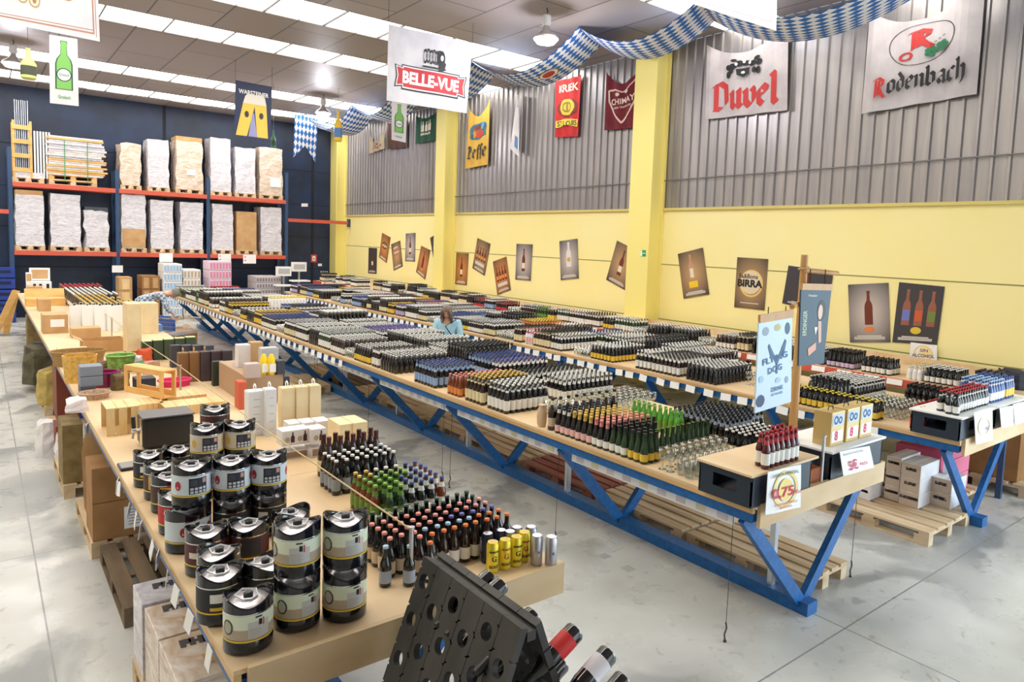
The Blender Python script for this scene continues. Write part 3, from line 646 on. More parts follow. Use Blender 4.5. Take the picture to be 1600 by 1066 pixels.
# kriek st louis
s = wflag('red banner with yellow medallion and scroll on the corrugated wall', [(868, 126), (909, 117), (903, 213), (867, 215)], mat('red_cloth', (200, 48, 50), .8, noise=3, col2=(186, 38, 42)), sag=.02, wave=.02)
s.text('KRIEK', .52, .84, .74, .13, CREAM); s.art(disc_geo(.5, .5, .4, .16, 20), flat(120, 40, 36), 'wreath'); s.art(disc_geo(.5, .51, .3, .14, 24), flat(226, 190, 60), 'medallion'); s.art(disc_geo(.5, .51, .17, .09, 20, .7), flat(120, 110, 40), 'ring'); s.art(rect_geo(.47, .53, .44, .58), flat(150, 120, 40), 'figure')
s.art(([(.08, .16, 0), (.5, .2, 0), (.95, .16, 0), (.97, .28, 0), (.5, .31, 0), (.08, .28, 0)], [tuple(range(6))]), flat(236, 206, 70), 'scroll'); s.text('ST LOUIS', .52, .23, .78, .09, BLK)
# chimay
s = wflag('maroon banner with a cream shield outline on the corrugated wall beside the big column', [(948, 112), (1004, 96), (1000, 199), (944, 204)], mat('maroon_cloth', (122, 30, 44), .85, noise=3, col2=(104, 24, 36)), sag=.35, wave=.02)
sh = [(.12, .72), (.3, .8), (.5, .74), (.7, .82), (.9, .9), (.86, .5), (.72, .28), (.5, .1), (.28, .28), (.14, .5)]
for a, b in zip(sh, sh[1:]+sh[:1]):
    d = Vector((b[0]-a[0], b[1]-a[1])).normalized(); n = Vector((-d.y, d.x))*.018
    s.art(([(a[0]-n.x, a[1]-n.y, 0), (b[0]-n.x, b[1]-n.y, 0), (b[0]+n.x, b[1]+n.y, 0), (a[0]+n.x, a[1]+n.y, 0)], [(0, 1, 2, 3)]), flat(226, 196, 180), 'shield_edge')
s.text('CHIMAY', .52, .52, .66, .13, flat(232, 206, 190), rot=.06); s.text('PERES TRAPPISTES', .52, .39, .5, .04, flat(220, 190, 176), rot=.06)
for cx, cy in ((.38, .68), (.62, .72)): s.art(disc_geo(cx, cy, .06, .05, 6), flat(226, 196, 180), 'emblem')
# three small flags in the far bay
s = wflag('small beige flag nearest the back corner on the corrugated wall', [(577, 208), (602, 190), (601, 232), (576, 241)], mat('beige_cloth', (176, 160, 136), .85), sag=.5, wave=.03)
s.art(disc_geo(.4, .42, .14, .14, 14, .6), flat(140, 60, 50), 'emblem'); s.text('Tripel', .5, .18, .6, .14, flat(110, 60, 50))
s = wflag('small dark brown flag behind the narrow green bottle banner', [(607, 192), (637, 188), (635, 231), (606, 233)], mat('brown_cloth', (70, 44, 36), .85), sag=.05, wave=.02)
s.art(disc_geo(.5, .4, .35, .12, 12), flat(150, 74, 40), 'emblem')
s = wflag('small dark green flag with cream bottles in the far bay of the corrugated wall', [(650, 181), (684, 172), (682, 219), (649, 225)], mat('green_cloth', (34, 78, 58), .85), sag=.15, wave=.02)
for k in range(5): s.art(bottle_shape(.28+k*.11, .4, .07, .42), CREAM, 'bottle_print')
s.text('BIERES', .5, .3, .5, .08, CREAM)

# ------------------------------------------------------------------ blue and white lozenge ribbon slung below the roof
def ribbon(name, label, path, width, xs=0.0):
    mb = MB(); N = len(path); vs = []; uv = []; L_ = 0; prev = None
    nw = 6
    for i, p in enumerate(path):
        if prev is not None: L_ += (Vector(p)-prev).length
        prev = Vector(p)
        for k in range(nw+1):
            a = k/nw-.5; vs.append((p[0]+a*width, p[1]+a*xs, p[2]-.03*math.sin(PI*(k/nw)))); uv.append((k/nw*width, L_))
    fs = [(i*(nw+1)+k, i*(nw+1)+k+1, (i+1)*(nw+1)+k+1, (i+1)*(nw+1)+k) for i in range(N-1) for k in range(nw)]
    K = len(vs); vs += [(a, b, c+.006) for a, b, c in vs]; uv += uv; fs += [tuple(reversed([q+K for q in f])) for f in fs]
    mb.add(vs, fs, M_LOZ); mb.uv = uv; o = mb.build(name, smooth=True); return tag(o, label, 'ribbon')
def swag(ps, sag, n=14):
    out = []
    for (a, b), s_ in zip(zip(ps, ps[1:]), sag):
        for k in range(n):
            f = k/n; out.append((a[0]*(1-f)+b[0]*f, a[1]*(1-f)+b[1]*f, a[2]*(1-f)+b[2]*f-4*s_*f*(1-f)))
    out.append(ps[-1]); return out
z_ = CZ-.04
rb = ribbon('lozenge_ribbon', 'long blue and white lozenge ribbon slung in swags under the ceiling', swag([(9.5, 3.4, z_), (9.75, 7.9, z_), (9.38, 10.43, z_), (9.3, 14.0, z_), (9.5, 18.0, z_), (9.6, 21.2, z_), (9.4, 24.2, z_-.1)], [.75, .45, .55, .5, .5, .55]), 1.1, .55)
p0 = ty(476, 200, 24.3)
s = Sheet('lozenge_pennant', 'swallow-tailed blue and white lozenge pennant end hanging before the navy wall', 'pennant', [ty(461, 178, 24.4), ty(497, 186, 24.4), ty(493, 254, 24.4), ty(458, 246, 24.4)], (0, -1, 0))
mb = MB(); q = [s.P(0, 1), s.P(1, 1), s.P(1, 0), s.P(.5, .3), s.P(0, 0)]
W_, H_ = s.W, s.H
vs = [s.P(u, v) for u, v in ((0, 1), (.5, 1), (1, 1), (1, 0), (.5, .33), (0, 0))]; uvs = [(u*W_, v*H_) for u, v in ((0, 1), (.5, 1), (1, 1), (1, 0), (.5, .33), (0, 0))]
vs += [v+Vector((0, .01, 0)) for v in vs]; mb.add(vs, [(0, 5, 4, 1), (1, 4, 3, 2), (6, 7, 10, 11), (7, 8, 9, 10)], M_LOZ); mb.uv = uvs+uvs; mb.build('cloth', s.root, world=True)
# logo patch on the ribbon
p = Vector((9.36, 11.4, 0)); mb = MB()
def on_rib(f, du): # f within the 10.43..14 span
    y_ = 10.43*(1-f)+14.0*f; return Vector((9.38*(1-f)+9.3*f+du, y_+du*.5, z_-4*.55*f*(1-f)-.035))
for rr, mm, o_ in ((.2, flat(150, 130, 90), .0), (.17, WHT, .004), (.12, flat(190, 60, 50), .008)):
    mb.add([on_rib(.34+rr*1.15*math.sin(a)/3.5*1.3, rr*math.cos(a))-Vector((0, 0, o_)) for a in [2*PI*k/20 for k in range(20)]], [tuple(range(20))], mm)
mb.build('round_patch', rb)
# inflatable / cut-out bottles hanging
def hang_bottle(label, px, pt, pb, Y, w, glass, lab):
    a = ty(px, pt, Y); b = ty(px, pb, Y); h = a.z-b.z; t = thing('hanging_bottle', label, 'cut-out bottle', (b.x, Y, b.z)); r = w/2
    mb = MB(); mb.lathe([(r*.8, 0), (r, h*.03), (r, h*.5), (r*.7, h*.62), (r*.35, h*.72), (r*.3, h*.95), (r*.36, h*.96), (r*.36, h)], 14, glass); mb.build('bottle_body', t, True)
    mb = MB(); mb.lathe([(r*1.02, h*.12), (r*1.02, h*.42)], 14, lab, cap=False); mb.build('wrap_label', t, True)
    mb = MB(); mb.tube([(0, 0, h), (0, 0, CZ-b.z)], .004, wire_m, 4); mb.build('string', t)
hang_bottle('yellow hanging bottle figure beside the farthest lamp', 528, 172, 221, 19.0, .22, flat(240, 200, 60), flat(90, 130, 190))
hang_bottle('green glass hanging bottle with dark label beside the leftmost lamp', 45, 76, 124, 17.0, .26, flat(196, 206, 130), flat(70, 74, 62))
hang_bottle('small green hanging bottle at the corner of the dark blue banner', 427, 204, 231, 20.0, .14, flat(70, 130, 90), flat(50, 80, 70))

# ================================================================== POSTERS ON THE YELLOW WALL
PO_B = mat_poster('poster_brown', (58, 50, 46), (196, 156, 112)); PO_O = mat_poster('poster_orange', (96, 70, 52), (214, 140, 76)); PO_G = mat_poster('poster_grey', (62, 60, 64), (206, 192, 186)); PO_D = flat(62, 58, 62)
AMB = flat(110, 44, 24); LW = flat(214, 206, 198)
def poster(label, pts, bg, art, X=None):
    s = Sheet('poster', label, 'poster', [tx(a, b, WX-.015) for a, b in pts], (-1, 0, 0), thick=.004, pivot=sum((tx(a, b, WX-.015) for a, b in pts), Vector())/4)
    s.base(bg, 'paper', 2, 2)
    for k in range(3 if art != 'birra' else 1): s.art(rect_geo(.12 if k else .2, .88 if k else .8, .1-k*.025, .118-k*.025), LW, 'small_print')
    if art == 'one': s.art(bottle_shape(.5, .25, .2, .62), AMB, 'bottle_print'); s.art(rect_geo(.41, .59, .33, .48), CREAM, 'bottle_label')
    elif art == 'one_low': s.art(bottle_shape(.5, .3, .2, .58), AMB, 'bottle_print'); s.art(disc_geo(.5, .22, .13, .05), flat(220, 130, 70), 'badge')
    elif art == 'white': s.art(bottle_shape(.5, .32, .26, .62), flat(226, 222, 226), 'bottle_print'); s.art(disc_geo(.5, .5, .1, .06), GOLD, 'badge')
    elif art == 'yellow': s.art(bottle_shape(.46, .38, .2, .54), flat(196, 150, 120), 'bottle_print'); s.art(rect_geo(.39, .53, .42, .62), CREAM, 'bottle_label'); s.art(rect_geo(.3, .64, .2, .34), flat(240, 200, 40), 'badge')
    elif art == 'three':
        for cx, c in ((.24, (110, 120, 190)), (.52, (200, 90, 50)), (.8, (110, 130, 60))):
            s.art(bottle_shape(cx, .3, .18, .6), flat(150, 90, 70), 'bottle_print'); s.art(rect_geo(cx-.085, cx+.085, .38, .56), flat(*c), 'bottle_label')
        s.art(disc_geo(.5, .22, .12, .06), flat(220, 190, 60), 'badge')
    elif art == 'row':
        for k in range(4): s.art(bottle_shape(.2+k*.2, .36, .15, .42), AMB, 'bottle_print'); s.art(rect_geo(.14+k*.2, .26+k*.2, .42, .52), flat(236, 150, 60), 'bottle_label')
        s.art(rect_geo(.15, .85, .2, .3), LW, 'title_block')
    elif art == 'disc': s.art(disc_geo(.5, .58, .26, .14), BLK, 'disc'); s.art(rect_geo(.25, .75, .54, .6), CREAM, 'band'); s.art(disc_geo(.5, .58, .16, .1, 16, .7), GOLD, 'ring')
    elif art == 'words':
        for k in range(4): s.art(rect_geo(.18+.05*(k % 2), .82-.04*k, .5+k*.09, .56+k*.09), LW if k % 2 else flat(200, 130, 90), 'word_block')
    elif art == 'star': 
        for k in range(6): a = k*PI/3; s.art(([(.5, .62, 0), (.5+.3*math.cos(a-.15), .62+.17*math.sin(a-.15), 0), (.5+.3*math.cos(a+.15), .62+.17*math.sin(a+.15), 0)], [(0, 1, 2)]), flat(190, 160, 190), 'star_arm')
        s.art(rect_geo(.35, .65, .25, .4), flat(120, 60, 120), 'block')
    elif art == 'birra':
        s.art(disc_geo(.52, .5, .38, .27, 36, .86), flat(232, 200, 110), 'foam_ring'); s.art(disc_geo(.5, .52, .34, .23, 36), flat(226, 206, 176), 'foam_disc')
        s.text('Sa&Bona', .42, .64, .62, .09, BLK); s.text('BIRRA', .48, .5, .82, .15, BLK, bold=.05)
    return s
poster('small dark poster of one bottle, leftmost on the yellow wall near the corner', [(576, 387), (589, 388), (588, 428), (575, 427)], PO_D, 'one')
poster('tilted poster with a black disc emblem, upper left of the far bay', [(597, 364), (610, 371), (604, 411), (592, 402)], PO_O, 'disc')
poster('tilted poster full of words in the far bay, right of the disc poster', [(611, 382), (625, 376), (629, 416), (615, 423)], PO_B, 'words')
poster('straight poster of a dark bottle pair high in the far bay', [(634, 365), (649, 364), (648, 409), (633, 408)], PO_G, 'one')
poster('tilted orange poster of two tall bottles in the far bay', [(658, 384), (672, 391), (664, 437), (650, 425)], PO_O, 'one_low')
poster('tilted purple-grey poster touching the first yellow column', [(672, 372), (687, 362), (686, 412), (679, 417)], PO_D, 'star')
poster('straight orange-brown poster of one bottle just right of the first column', [(713, 395), (732, 396), (729, 446), (711, 444)], PO_O, 'one')
poster('tilted poster with orange triangle bottles right of the first column', [(746, 372), (766, 381), (757, 431), (738, 419)], PO_B, 'row')
poster('tilted poster with a row of glowing bottles, lowest of the middle bay', [(770, 409), (791, 401), (798, 453), (777, 461)], PO_O, 'row')
poster('straight poster of one small dark bottle in the middle bay', [(807, 381), (832, 382), (829, 439), (805, 437)], PO_G, 'one')
poster('straight poster of one white bottle in the middle bay', [(874, 377), (902, 373), (904, 435), (876, 438)], PO_G, 'white')
poster('strongly tilted poster of one amber bottle beside the exit sign', [(964, 376), (994, 391), (977, 454), (947, 437)], PO_B, 'one')
poster('tilted poster of one bottle with a yellow square, right of the big column', [(1059, 397), (1098, 387), (1108, 460), (1068, 467)], PO_B, 'yellow')
poster('straight poster with a foam ring and black lettering, left of the bamboo pole', [(1152, 402), (1200, 405), (1194, 485), (1147, 480)], PO_B, 'birra')
poster('dark poster hidden behind the bamboo pole, tilted steeply', [(1232, 415), (1302, 425), (1292, 490), (1222, 474)], PO_D, 'one')
poster('grey poster of one red-brown bottle, left of the two big right posters', [(1325, 445), (1388, 442), (1391, 535), (1328, 535)], PO_G, 'one_low')
poster('dark poster of three bottles with blue, red and green labels, rightmost on the wall', [(1405, 441), (1476, 448), (1464, 539), (1394, 535)], PO_D, 'three')
s = Sheet('paper_notice', 'white notice about alcohol-free beer under the three-bottle poster', 'notice', [tx(1423, 535, WX-.05), tx(1464, 540, WX-.05), tx(1464, 569, WX-.05), tx(1420, 566, WX-.05)], (-1, 0, 0)); s.base(white_p, 'paper', 2, 2)
s.art(disc_geo(.5, .5, .36, .42, 30, .8), flat(246, 214, 140), 'ring'); s.art(disc_geo(.55, .55, .22, .26, 20), flat(250, 226, 160), 'glow_disc'); s.text('SIN', .52, .66, .3, .17, flat(90, 70, 140)); s.text('ALCOHOL', .5, .38, .82, .17, flat(70, 60, 130))
# ================================================================== DISPLAY TABLES ON INVERTED BLUE TRUSSES
T = 1.07
def table(label, x0, x1, y0, y1, yb, near_board=True, posts=()):
    xc = (x0+x1)/2; t = thing('display_table', label, 'display table', (xc, (y0+y1)/2, 0))
    n = 9; L_ = (y1-y0)/n
    for i in range(n):   # board sheets butted end to end
        mb = MB(); mb.box(x0, x1, y0+i*L_+.001, y0+(i+1)*L_-.002, T-.022, T, wood_top); mb.build('board', t, world=True)
    for x in (x0, x1):
        s_ = -1 if x == x0 else 1
        mb = MB(); mb.box(min(x, x-s_*.03), max(x, x-s_*.03), y0, y1, T-.055, T-.0225, wood_edge); mb.build('edge_strip', t, world=True)
        mb = MB(); mb.box(min(x-s_*.02, x-s_*.1), max(x-s_*.02, x-s_*.1), y0+.02, y1, T-.13, T-.056, blue_st); mb.build('top_chord', t, world=True)
    if near_board:
        mb = MB(); mb.box(x0+.05, x1, y0-.03, y0-.001, T-.16, T+.012, wood_end); mb.build('end_board', t, world=True)
    mb = MB(); mb.box(xc-.07, xc+.07, y0+.02, y1, 0, .1, blue_st); mb.build('bottom_chord', t, world=True)
    y = yb
    while y < y1:
        for s_ in (-1, 1):
            mb = MB(); mb.bar((xc+s_*.03, y, .08), (xc+s_*((x1-x0)/2-.08), y, T-.13), .1, .05, blue_st, up=(0, 1, 0)); mb.build('strut', t, world=True)
        y += 1.98
    for yy in posts:
        mb = MB(); mb.box(xc-.03, xc+.03, yy-.02, yy+.02, .1, T-.022, alu)
        mb.box(xc-.03, xc-.02, yy-.026, yy-.02, .1, T-.022, steel); mb.build('post', t, world=True)
    return t
T1 = (.74, 2.43, 2.76, 22.1); T2 = (4.06, 5.9, 2.66, 22.1); T3 = (7.28, 9.12, 2.56, 21.6)
table('wooden display table nearest the left wall side, carrying kegs and gift boxes', *T1, 3.3)
table('long middle display table on blue V struts, packed with bottles', *T2, 2.78, posts=[3.05, 5.6, 7.6, 9.6, 11.6])
table('far right display table on blue V struts, beside the wall shelf', *T3, 2.72, posts=[3.0, 6.0, 9.0])
# raised shelf along the right wall
SZ = 1.22; SX0, SX1, SY0, SY1 = 9.3, 10.75, 2.7, 24.5
t = thing('long_shelf', 'raised long shelf with an orange front beam along the yellow wall', 'shelf', (10, 13, 0))
mb = MB(); mb.box(SX0, SX1, SY0, SY1, SZ-.03, SZ, wood_top); mb.build('shelf_board', t, world=True)
mb = MB(); mb.box(SX0-.04, SX0, SY0, SY1, SZ-.1, SZ+.005, rack_or); mb.build('front_beam', t, world=True)
mb = MB(); mb.box(SX1-.03, SX1, SY0, SY1, SZ+.001, SZ+.12, wood_end); mb.build('back_lip', t, world=True)
for k in range(7):
    for x in (SX0+.02, SX1-.06):
        mb = MB(); mb.box(x, x+.05, SY0+.1+k*3.55, SY0+.16+k*3.55, 0, SZ-.03, rack_bl); mb.build('leg', t, world=True)

# price tags hanging from the table edges
def tag_mesh(w, h, lean):
    mb = MB(); mb.box(-.002, .002, -w/2, w/2, -h, 0, white_p, Matrix.Rotation(lean, 4, 'Y')); return mb
proto = {}
def ptag(x, y, z, w, h, lean, rz, label, group):
    k = (w, h)
    if k not in proto: proto[k] = tag_mesh(w, h, .12).mesh('price_tag')
    o = bpy.data.objects.new('price_tag', proto[k]); COL.objects.link(o); o.location = (x, y, z); o.rotation_euler = (lean, 0, rz); return tag(o, label, 'price tag', group)
r = random.Random(5)
for (px, py, n) in ((330, 1035, 0), (300, 975, 0), (278, 920, 0), (263, 878, 0), (240, 843, 0), (248, 855, 1), (222, 818, 0), (214, 795, 0), (205, 775, 0), (187, 740, 0), (185, 730, 0), (137, 650, 0)):
    p = tx(px, py, T1[0]-.008); ptag(T1[0]-.012, p.y, T-.045, .07, .1, r.uniform(-.4, .4), r.uniform(-.5, .2), 'white price tag clipped under the left edge of the keg table', 'price tags on the left table edge')
for k in range(62):
    y = 3.4+k*.27+r.uniform(-.04, .04); ptag(T3[0]-.012, y, T-.055, .15, .09, r.uniform(-.08, .08), r.uniform(-.1, .1), 'white price tag hanging along the left edge of the far right table', 'price tags on the right table edge')
for k in range(44):
    y = 9.6+k*.27; ptag(T2[0]-.012, y, T-.055, .15, .09, r.uniform(-.08, .08), r.uniform(-.1, .1), 'white price tag hanging along the far half of the middle table edge', 'price tags on the middle table edge')
for k in range(58):
    y = 3.0+k*.36+r.uniform(-.05, .05); ptag(SX0-.045, y, SZ+.0, .2, .075, 0, 0, 'white price tag stuck on the orange beam of the wall shelf', 'price tags on the wall shelf')
# card strips along the far side of the middle table (seen below the top)
cc = [flat(220, 212, 220), flat(228, 220, 186), flat(214, 206, 214)]
for k in range(6):
    ya = 2.9+k*1.98; t = thing('price_strip', 'white plastic strip with price cards hanging under the near edge of the middle table', 'price strip', (4.2, ya+.9, T-.3), group='card strips under the middle table')
    mb = MB(); mb.box(4.2, 4.204, ya, ya+1.78, T-.25, T-.135, white_p); mb.build('strip', t, world=True)
    for q in range(9):
        mb = MB(); mb.box(4.196, 4.1995, ya+.06+q*.195, ya+.15+q*.195, T-.235, T-.165, cc[(k+q) % 3]); mb.build('card', t, world=True)
# floor anchor wires hanging from the table edges
def anchor(x, y, lab):
    t = thing('wire_anchor', lab, 'wire', (x, y, 0)); mb = MB()
    mb.tube([(x, y, .14), (x+.01, y, T-.13)], .003, wire_m, 4); mb.build('wire', t, world=True)
    mb = MB(); mb.tube([(x, y, .145), (x+.012, y, .1), (x-.01, y, .06), (x, y, .015)], .007, wire_m, 5); mb.lathe([(.012, 0), (.012, .012)], 8, wire_m, c=(x, y, 0)); mb.build('turnbuckle', t, world=True)
for (px, py, lab) in ((1167, 985, 'wire with turnbuckle fixed to the floor left of the nearest blue V'), (1298, 918, 'wire with turnbuckle fixed to the floor right of the nearest blue V'), (897, 845, 'lone floor wire in front of the red pallet'), (716, 750, 'left one of a pair of floor wires in the left aisle'), (727, 757, 'right one of a pair of floor wires in the left aisle'), (599, 687, 'floor wire left of the cream pair of cartons'), (510, 641, 'farthest left one of the floor wires beside the wine boxes'), (517, 643, 'farthest right one of the floor wires beside the wine boxes')):
    p = tz(px, py, 0); anchor(max(min(p.x, 4.1 if p.x < 4.6 else 6), 4.1) if p.x < 4.6 else 5.86, p.y, lab)

# pallets on the floor
def pallet(x, y, L, W, m, label, along='y', z=0., rz=0, boards=5, group=None):
    t = MB(); pallet_mb(t, 0, 0, 0, L, W, m, along, boards); o = t.build('pallet'); o.location = (x, y, z); o.rotation_euler = (0, 0, rz); return tag(o, label, 'pallet', group)
pw = [pallet_w, pallet_w, pallet_red, pallet_w, pallet_w, pallet_w, pallet_w, pallet_w]
y = 2.85
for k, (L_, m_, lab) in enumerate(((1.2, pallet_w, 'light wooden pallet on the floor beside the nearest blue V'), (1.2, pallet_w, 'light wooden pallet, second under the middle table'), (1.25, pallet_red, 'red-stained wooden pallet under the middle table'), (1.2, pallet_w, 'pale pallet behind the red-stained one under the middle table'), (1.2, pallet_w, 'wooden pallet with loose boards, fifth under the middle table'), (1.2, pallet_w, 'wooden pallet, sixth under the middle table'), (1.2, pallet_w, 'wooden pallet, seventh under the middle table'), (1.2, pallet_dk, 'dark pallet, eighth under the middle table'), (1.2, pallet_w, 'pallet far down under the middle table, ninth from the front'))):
    pallet(5.13, y, L_, .7, m_, lab, z=.0); y += L_+.06
pallet(4.08, 12.0, 1.2, .8, pallet_w, 'pallet under the left side of the middle table behind the gift boxes')
pallet(7.12, 2.7, 1.2, 1.0, pallet_w, 'wooden pallet carrying white cartons under the far right table', boards=5)
pallet(7.12, 3.98, 1.2, .8, pallet_w, 'second pallet behind the white cartons under the far right table')
pallet(8.3, 2.95, 1.2, .8, pallet_w, 'pallet with pink cartons under the far right table')
pallet(9.6, 2.6, 1.0, 1.1, pallet_w, 'pallet with a large brown carton below the wall shelf', along='x')
# concrete smear strip is part of the floor material; loose slat pile
for k in range(8):
    mb = MB(); a = random.uniform(-.15, .15); mb.box(-.5, .5, -.03, .03, 0, .02, pallet_w); o = mb.build('loose_slat'); o.location = (5.5, 9.0+k*.09, .15+.0*k); o.rotation_euler = (0, 0, a)
    tag(o, 'loose pale slat lying across the pallets under the middle table', 'slat', 'loose slats under the middle table')

# ------------------------------------------------------------------ cartons
def carton(name, label, x0, x1, y0, y1, z0, z1, m, cat='carton', tape=None, open_=False, labelm=None, group=None, writing=None, rz=0, parts=True, facex=False):
    cx, cy = (x0+x1)/2, (y0+y1)/2; t = thing(name, label, cat, (cx, cy, z0), rz, group); a, b, h = (x1-x0)/2, (y1-y0)/2, z1-z0
    mb = MB()
    if open_:
        th = .006; mb.box(-a, a, -b, b, 0, th, m); mb.box(-a, -a+th, -b, b, th, h, m); mb.box(a-th, a, -b, b, th, h, m); mb.box(-a+th, a-th, -b, -b+th, th, h, m); mb.box(-a+th, a-th, b-th, b, th, h, m)
        mb.build('box_body', t)
        for s_, r_ in ((-1, 2.2), (1, .9)):
            mb = MB(); mb.bar((s_*a, 0, h), (s_*(a+b*.45*abs(math.cos(r_))), 0, h+b*.3*abs(math.sin(r_))+.01), 2*b-.01, .005, m, up=(0, 1, 0)) if False else mb.add([(s_*a, -b, h), (s_*a, b, h), (s_*(a+b*.5), b, h+b*.25), (s_*(a+b*.5), -b, h+b*.25), (s_*a, -b, h-.005), (s_*a, b, h-.005), (s_*(a+b*.5), b, h+b*.25-.005), (s_*(a+b*.5), -b, h+b*.25-.005)], [(0, 1, 2, 3), (7, 6, 5, 4), (0, 3, 7, 4), (1, 5, 6, 2), (3, 2, 6, 7)], m)
            mb.build('flap', t)
    else:
        mb.box(-a, a, -b, b, 0, h, m); mb.build('box_body', t, bevel=.004)
        if tape: mb = MB(); mb.box(-a-.001, a+.001, -.025, .025, h+.0003, h+.0012, tape); mb.box(-.001-a, -a, -.025, .025, h-.06, h, tape); mb.build('tape', t)
    if labelm:
        mb = MB(); f0, f1, g0, g1, lm = labelm
        if facex: mb.box(-a-.002, -a-.0005, -b+2*b*f0, -b+2*b*f1, h*g0, h*g1, lm)
        else: mb.box(-a+2*a*f0, -a+2*a*f1, -b-.002, -b-.0005, h*g0, h*g1, lm)
        mb.build('sticker', t)
    if writing:
        txt, sz, mm = writing; g = text_geo(txt, sz, .01); mb = MB()
        mb.add([(p[0], -b-.0035, h*.45+p[1]-sz*.3) for p in g[0]], g[1], mm); mb.build('lettering', t)
    return t
def px_box(name, label, xl, yb, xr, yt, d, m, z=T, **kw):
    """carton whose front face is bounded by these photo columns / rows while standing at height z"""
    p = tz(xl, yb, z); q = ty(xr, yb, p.y); top = ty((xl+xr)/2, yt, p.y).z
    return carton(name, label, p.x, q.x, p.y, p.y+d, z, top, m, **kw)
mark = flat(90, 84, 84)
# stack under the right table
bx = [(7.2, 7.55, 3.35, 3.7, .144, .36), (7.14, 7.42, 3.0, 3.3, .144, .34), (7.44, 7.8, 3.9, 4.3, .144, .5)]
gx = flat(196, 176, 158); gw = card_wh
def corner_carton(label, pc, pl, pr_, pt_, z0, n, mx, my, txts, dmax=.5):
    """stack of n cartons from the photo column/row of its near-left foot, its left, right and top limits; the written faces look left"""
    c = tz(pc[0], pc[1], z0); yl = tx(pl, pc[1], c.x).y; xr = ty(pr_, pc[1], c.y).x; zt = ty(pt_[0], pt_[1], c.y).z; h = (zt-z0)/n
    for k in range(n):
        t = carton('carton', label(k), c.x, xr, c.y, yl, z0+k*h+.0005, z0+(k+1)*h-.002, my, tape=white_p)
        a, b_ = (xr-c.x)/2, (yl-c.y)/2; mb = MB(); mb.box(-a-.0012, -a-.0004, -b_+.002, b_-.002, .002, h-.005, mx); mb.build('left_face' if False else 'side_panel', t)  # separately coloured panel over the left, written face
        g = text_geo(txts[k % len(txts)], min(.05, b_*.26), .008); mb = MB(); mb.add([(-a-.0022, -p_[0], h*.55+p_[1]) for p_ in g[0]], g[1], mark); mb.build('lettering', t)
pos3 = ('bottom', 'middle', 'top')
corner_carton(lambda k: 'tan written carton, %s of the front stack under the far right table' % pos3[k], (1434, 796), 1403, 1462, (1445, 727), .146, 3, gx, gw, ('LA CAGNOTTE', 'LA CRUZ', 'L. CRUZ'))
corner_carton(lambda k: 'carton with a written side, %s of the stack directly behind the front stack' % pos3[k], (1403, 785), 1380, 1432, (1411, 716), .146, 3, gx, gw, ('L. CAGNOTTE', 'L. CAGNOTTE', 'L. CERVEZA'))
corner_carton(lambda k: 'small carton right of the tall stacks, %s of two' % ('white lower', 'tan upper')[k], (1484, 797), 1449, 1506, (1488, 752), .146, 2, gx, gw, ('CERVEZA', 'L. CRUZ'))
corner_carton(lambda k: 'low single white carton at the left of the pallet under the far right table', (1358, 783), 1340, 1377, (1362, 760), .146, 1, gw, gw, ('CERVEZA',))
corner_carton(lambda k: 'low white carton at the left rear of the pallet, %s' % ('beside the single one', 'x')[k], (1338, 772), 1322, 1352, (1340, 752), .146, 1, gw, gw, ('CAVA',))
carton('carton', 'large white carton behind the written stacks under the far right table', 7.5, 8.0, 3.95, 4.4, .146, .72, gw)
carton('carton', 'white carton on the second pallet, nearer the middle aisle', 7.14, 7.46, 4.1, 4.6, .146, .55, gw)
carton('carton', 'white carton at the back of the second pallet under the far right table', 7.5, 8.0, 4.5, 5.0, .146, .6, card_wh)
pinkm = flat(238, 130, 160)
carton('carton', 'small tan carton with a sticker atop a white carton at the right of the pallet', 7.78, 7.99, 2.72-.0+1.4, 4.4, .146, .3, gx) if False else None
for k in range(3): carton('carton', 'pink wrapped pack %s under the right end of the far right table' % ('at the floor', 'in the middle', 'on top')[k], 8.5, 9.0, 3.05, 3.5, .146+k*.2, .34+k*.2, pinkm, cat='pack')
for k in range(2): carton('carton', 'pink pack row behind the blue V strut, %s' % ('lower', 'upper')[k], 8.32, 8.47, 3.1, 3.6, .146+k*.25, .39+k*.25, flat(214, 96, 130), cat='pack')
carton('carton', 'large brown carton with printing on the pallet below the wall shelf', 9.68, 10.5, 2.75, 3.6, .146, .85, card_dk, writing=('ESTRELLA', .1, flat(80, 60, 44)))
# things further below the right table seen over the middle one
for k in range(6):
    x = 7.4; y = 5.0+k*1.98
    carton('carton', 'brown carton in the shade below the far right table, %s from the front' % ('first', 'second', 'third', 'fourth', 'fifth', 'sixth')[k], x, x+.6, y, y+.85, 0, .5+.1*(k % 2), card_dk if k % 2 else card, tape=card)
# pallets and goods under the left table
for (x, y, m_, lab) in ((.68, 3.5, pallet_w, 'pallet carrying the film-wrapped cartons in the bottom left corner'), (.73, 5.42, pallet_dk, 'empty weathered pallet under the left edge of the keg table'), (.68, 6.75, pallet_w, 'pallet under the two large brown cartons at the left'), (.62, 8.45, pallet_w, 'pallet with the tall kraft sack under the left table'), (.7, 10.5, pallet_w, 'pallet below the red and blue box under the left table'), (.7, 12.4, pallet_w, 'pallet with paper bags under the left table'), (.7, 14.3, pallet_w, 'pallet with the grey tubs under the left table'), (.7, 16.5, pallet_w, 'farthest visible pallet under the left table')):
    pallet(x, y, 1.25, .74, m_, lab)
carton('carton', 'film-wrapped white carton with dark printing, nearest in the bottom left corner', .7, 1.3, 3.55, 4.02, .146, .6, film_br, writing=None)
carton('carton', 'film-wrapped white carton with a printed barrel on top, beside the nearest one', .7, 1.3, 4.04, 4.44, .146, .6, film_br)
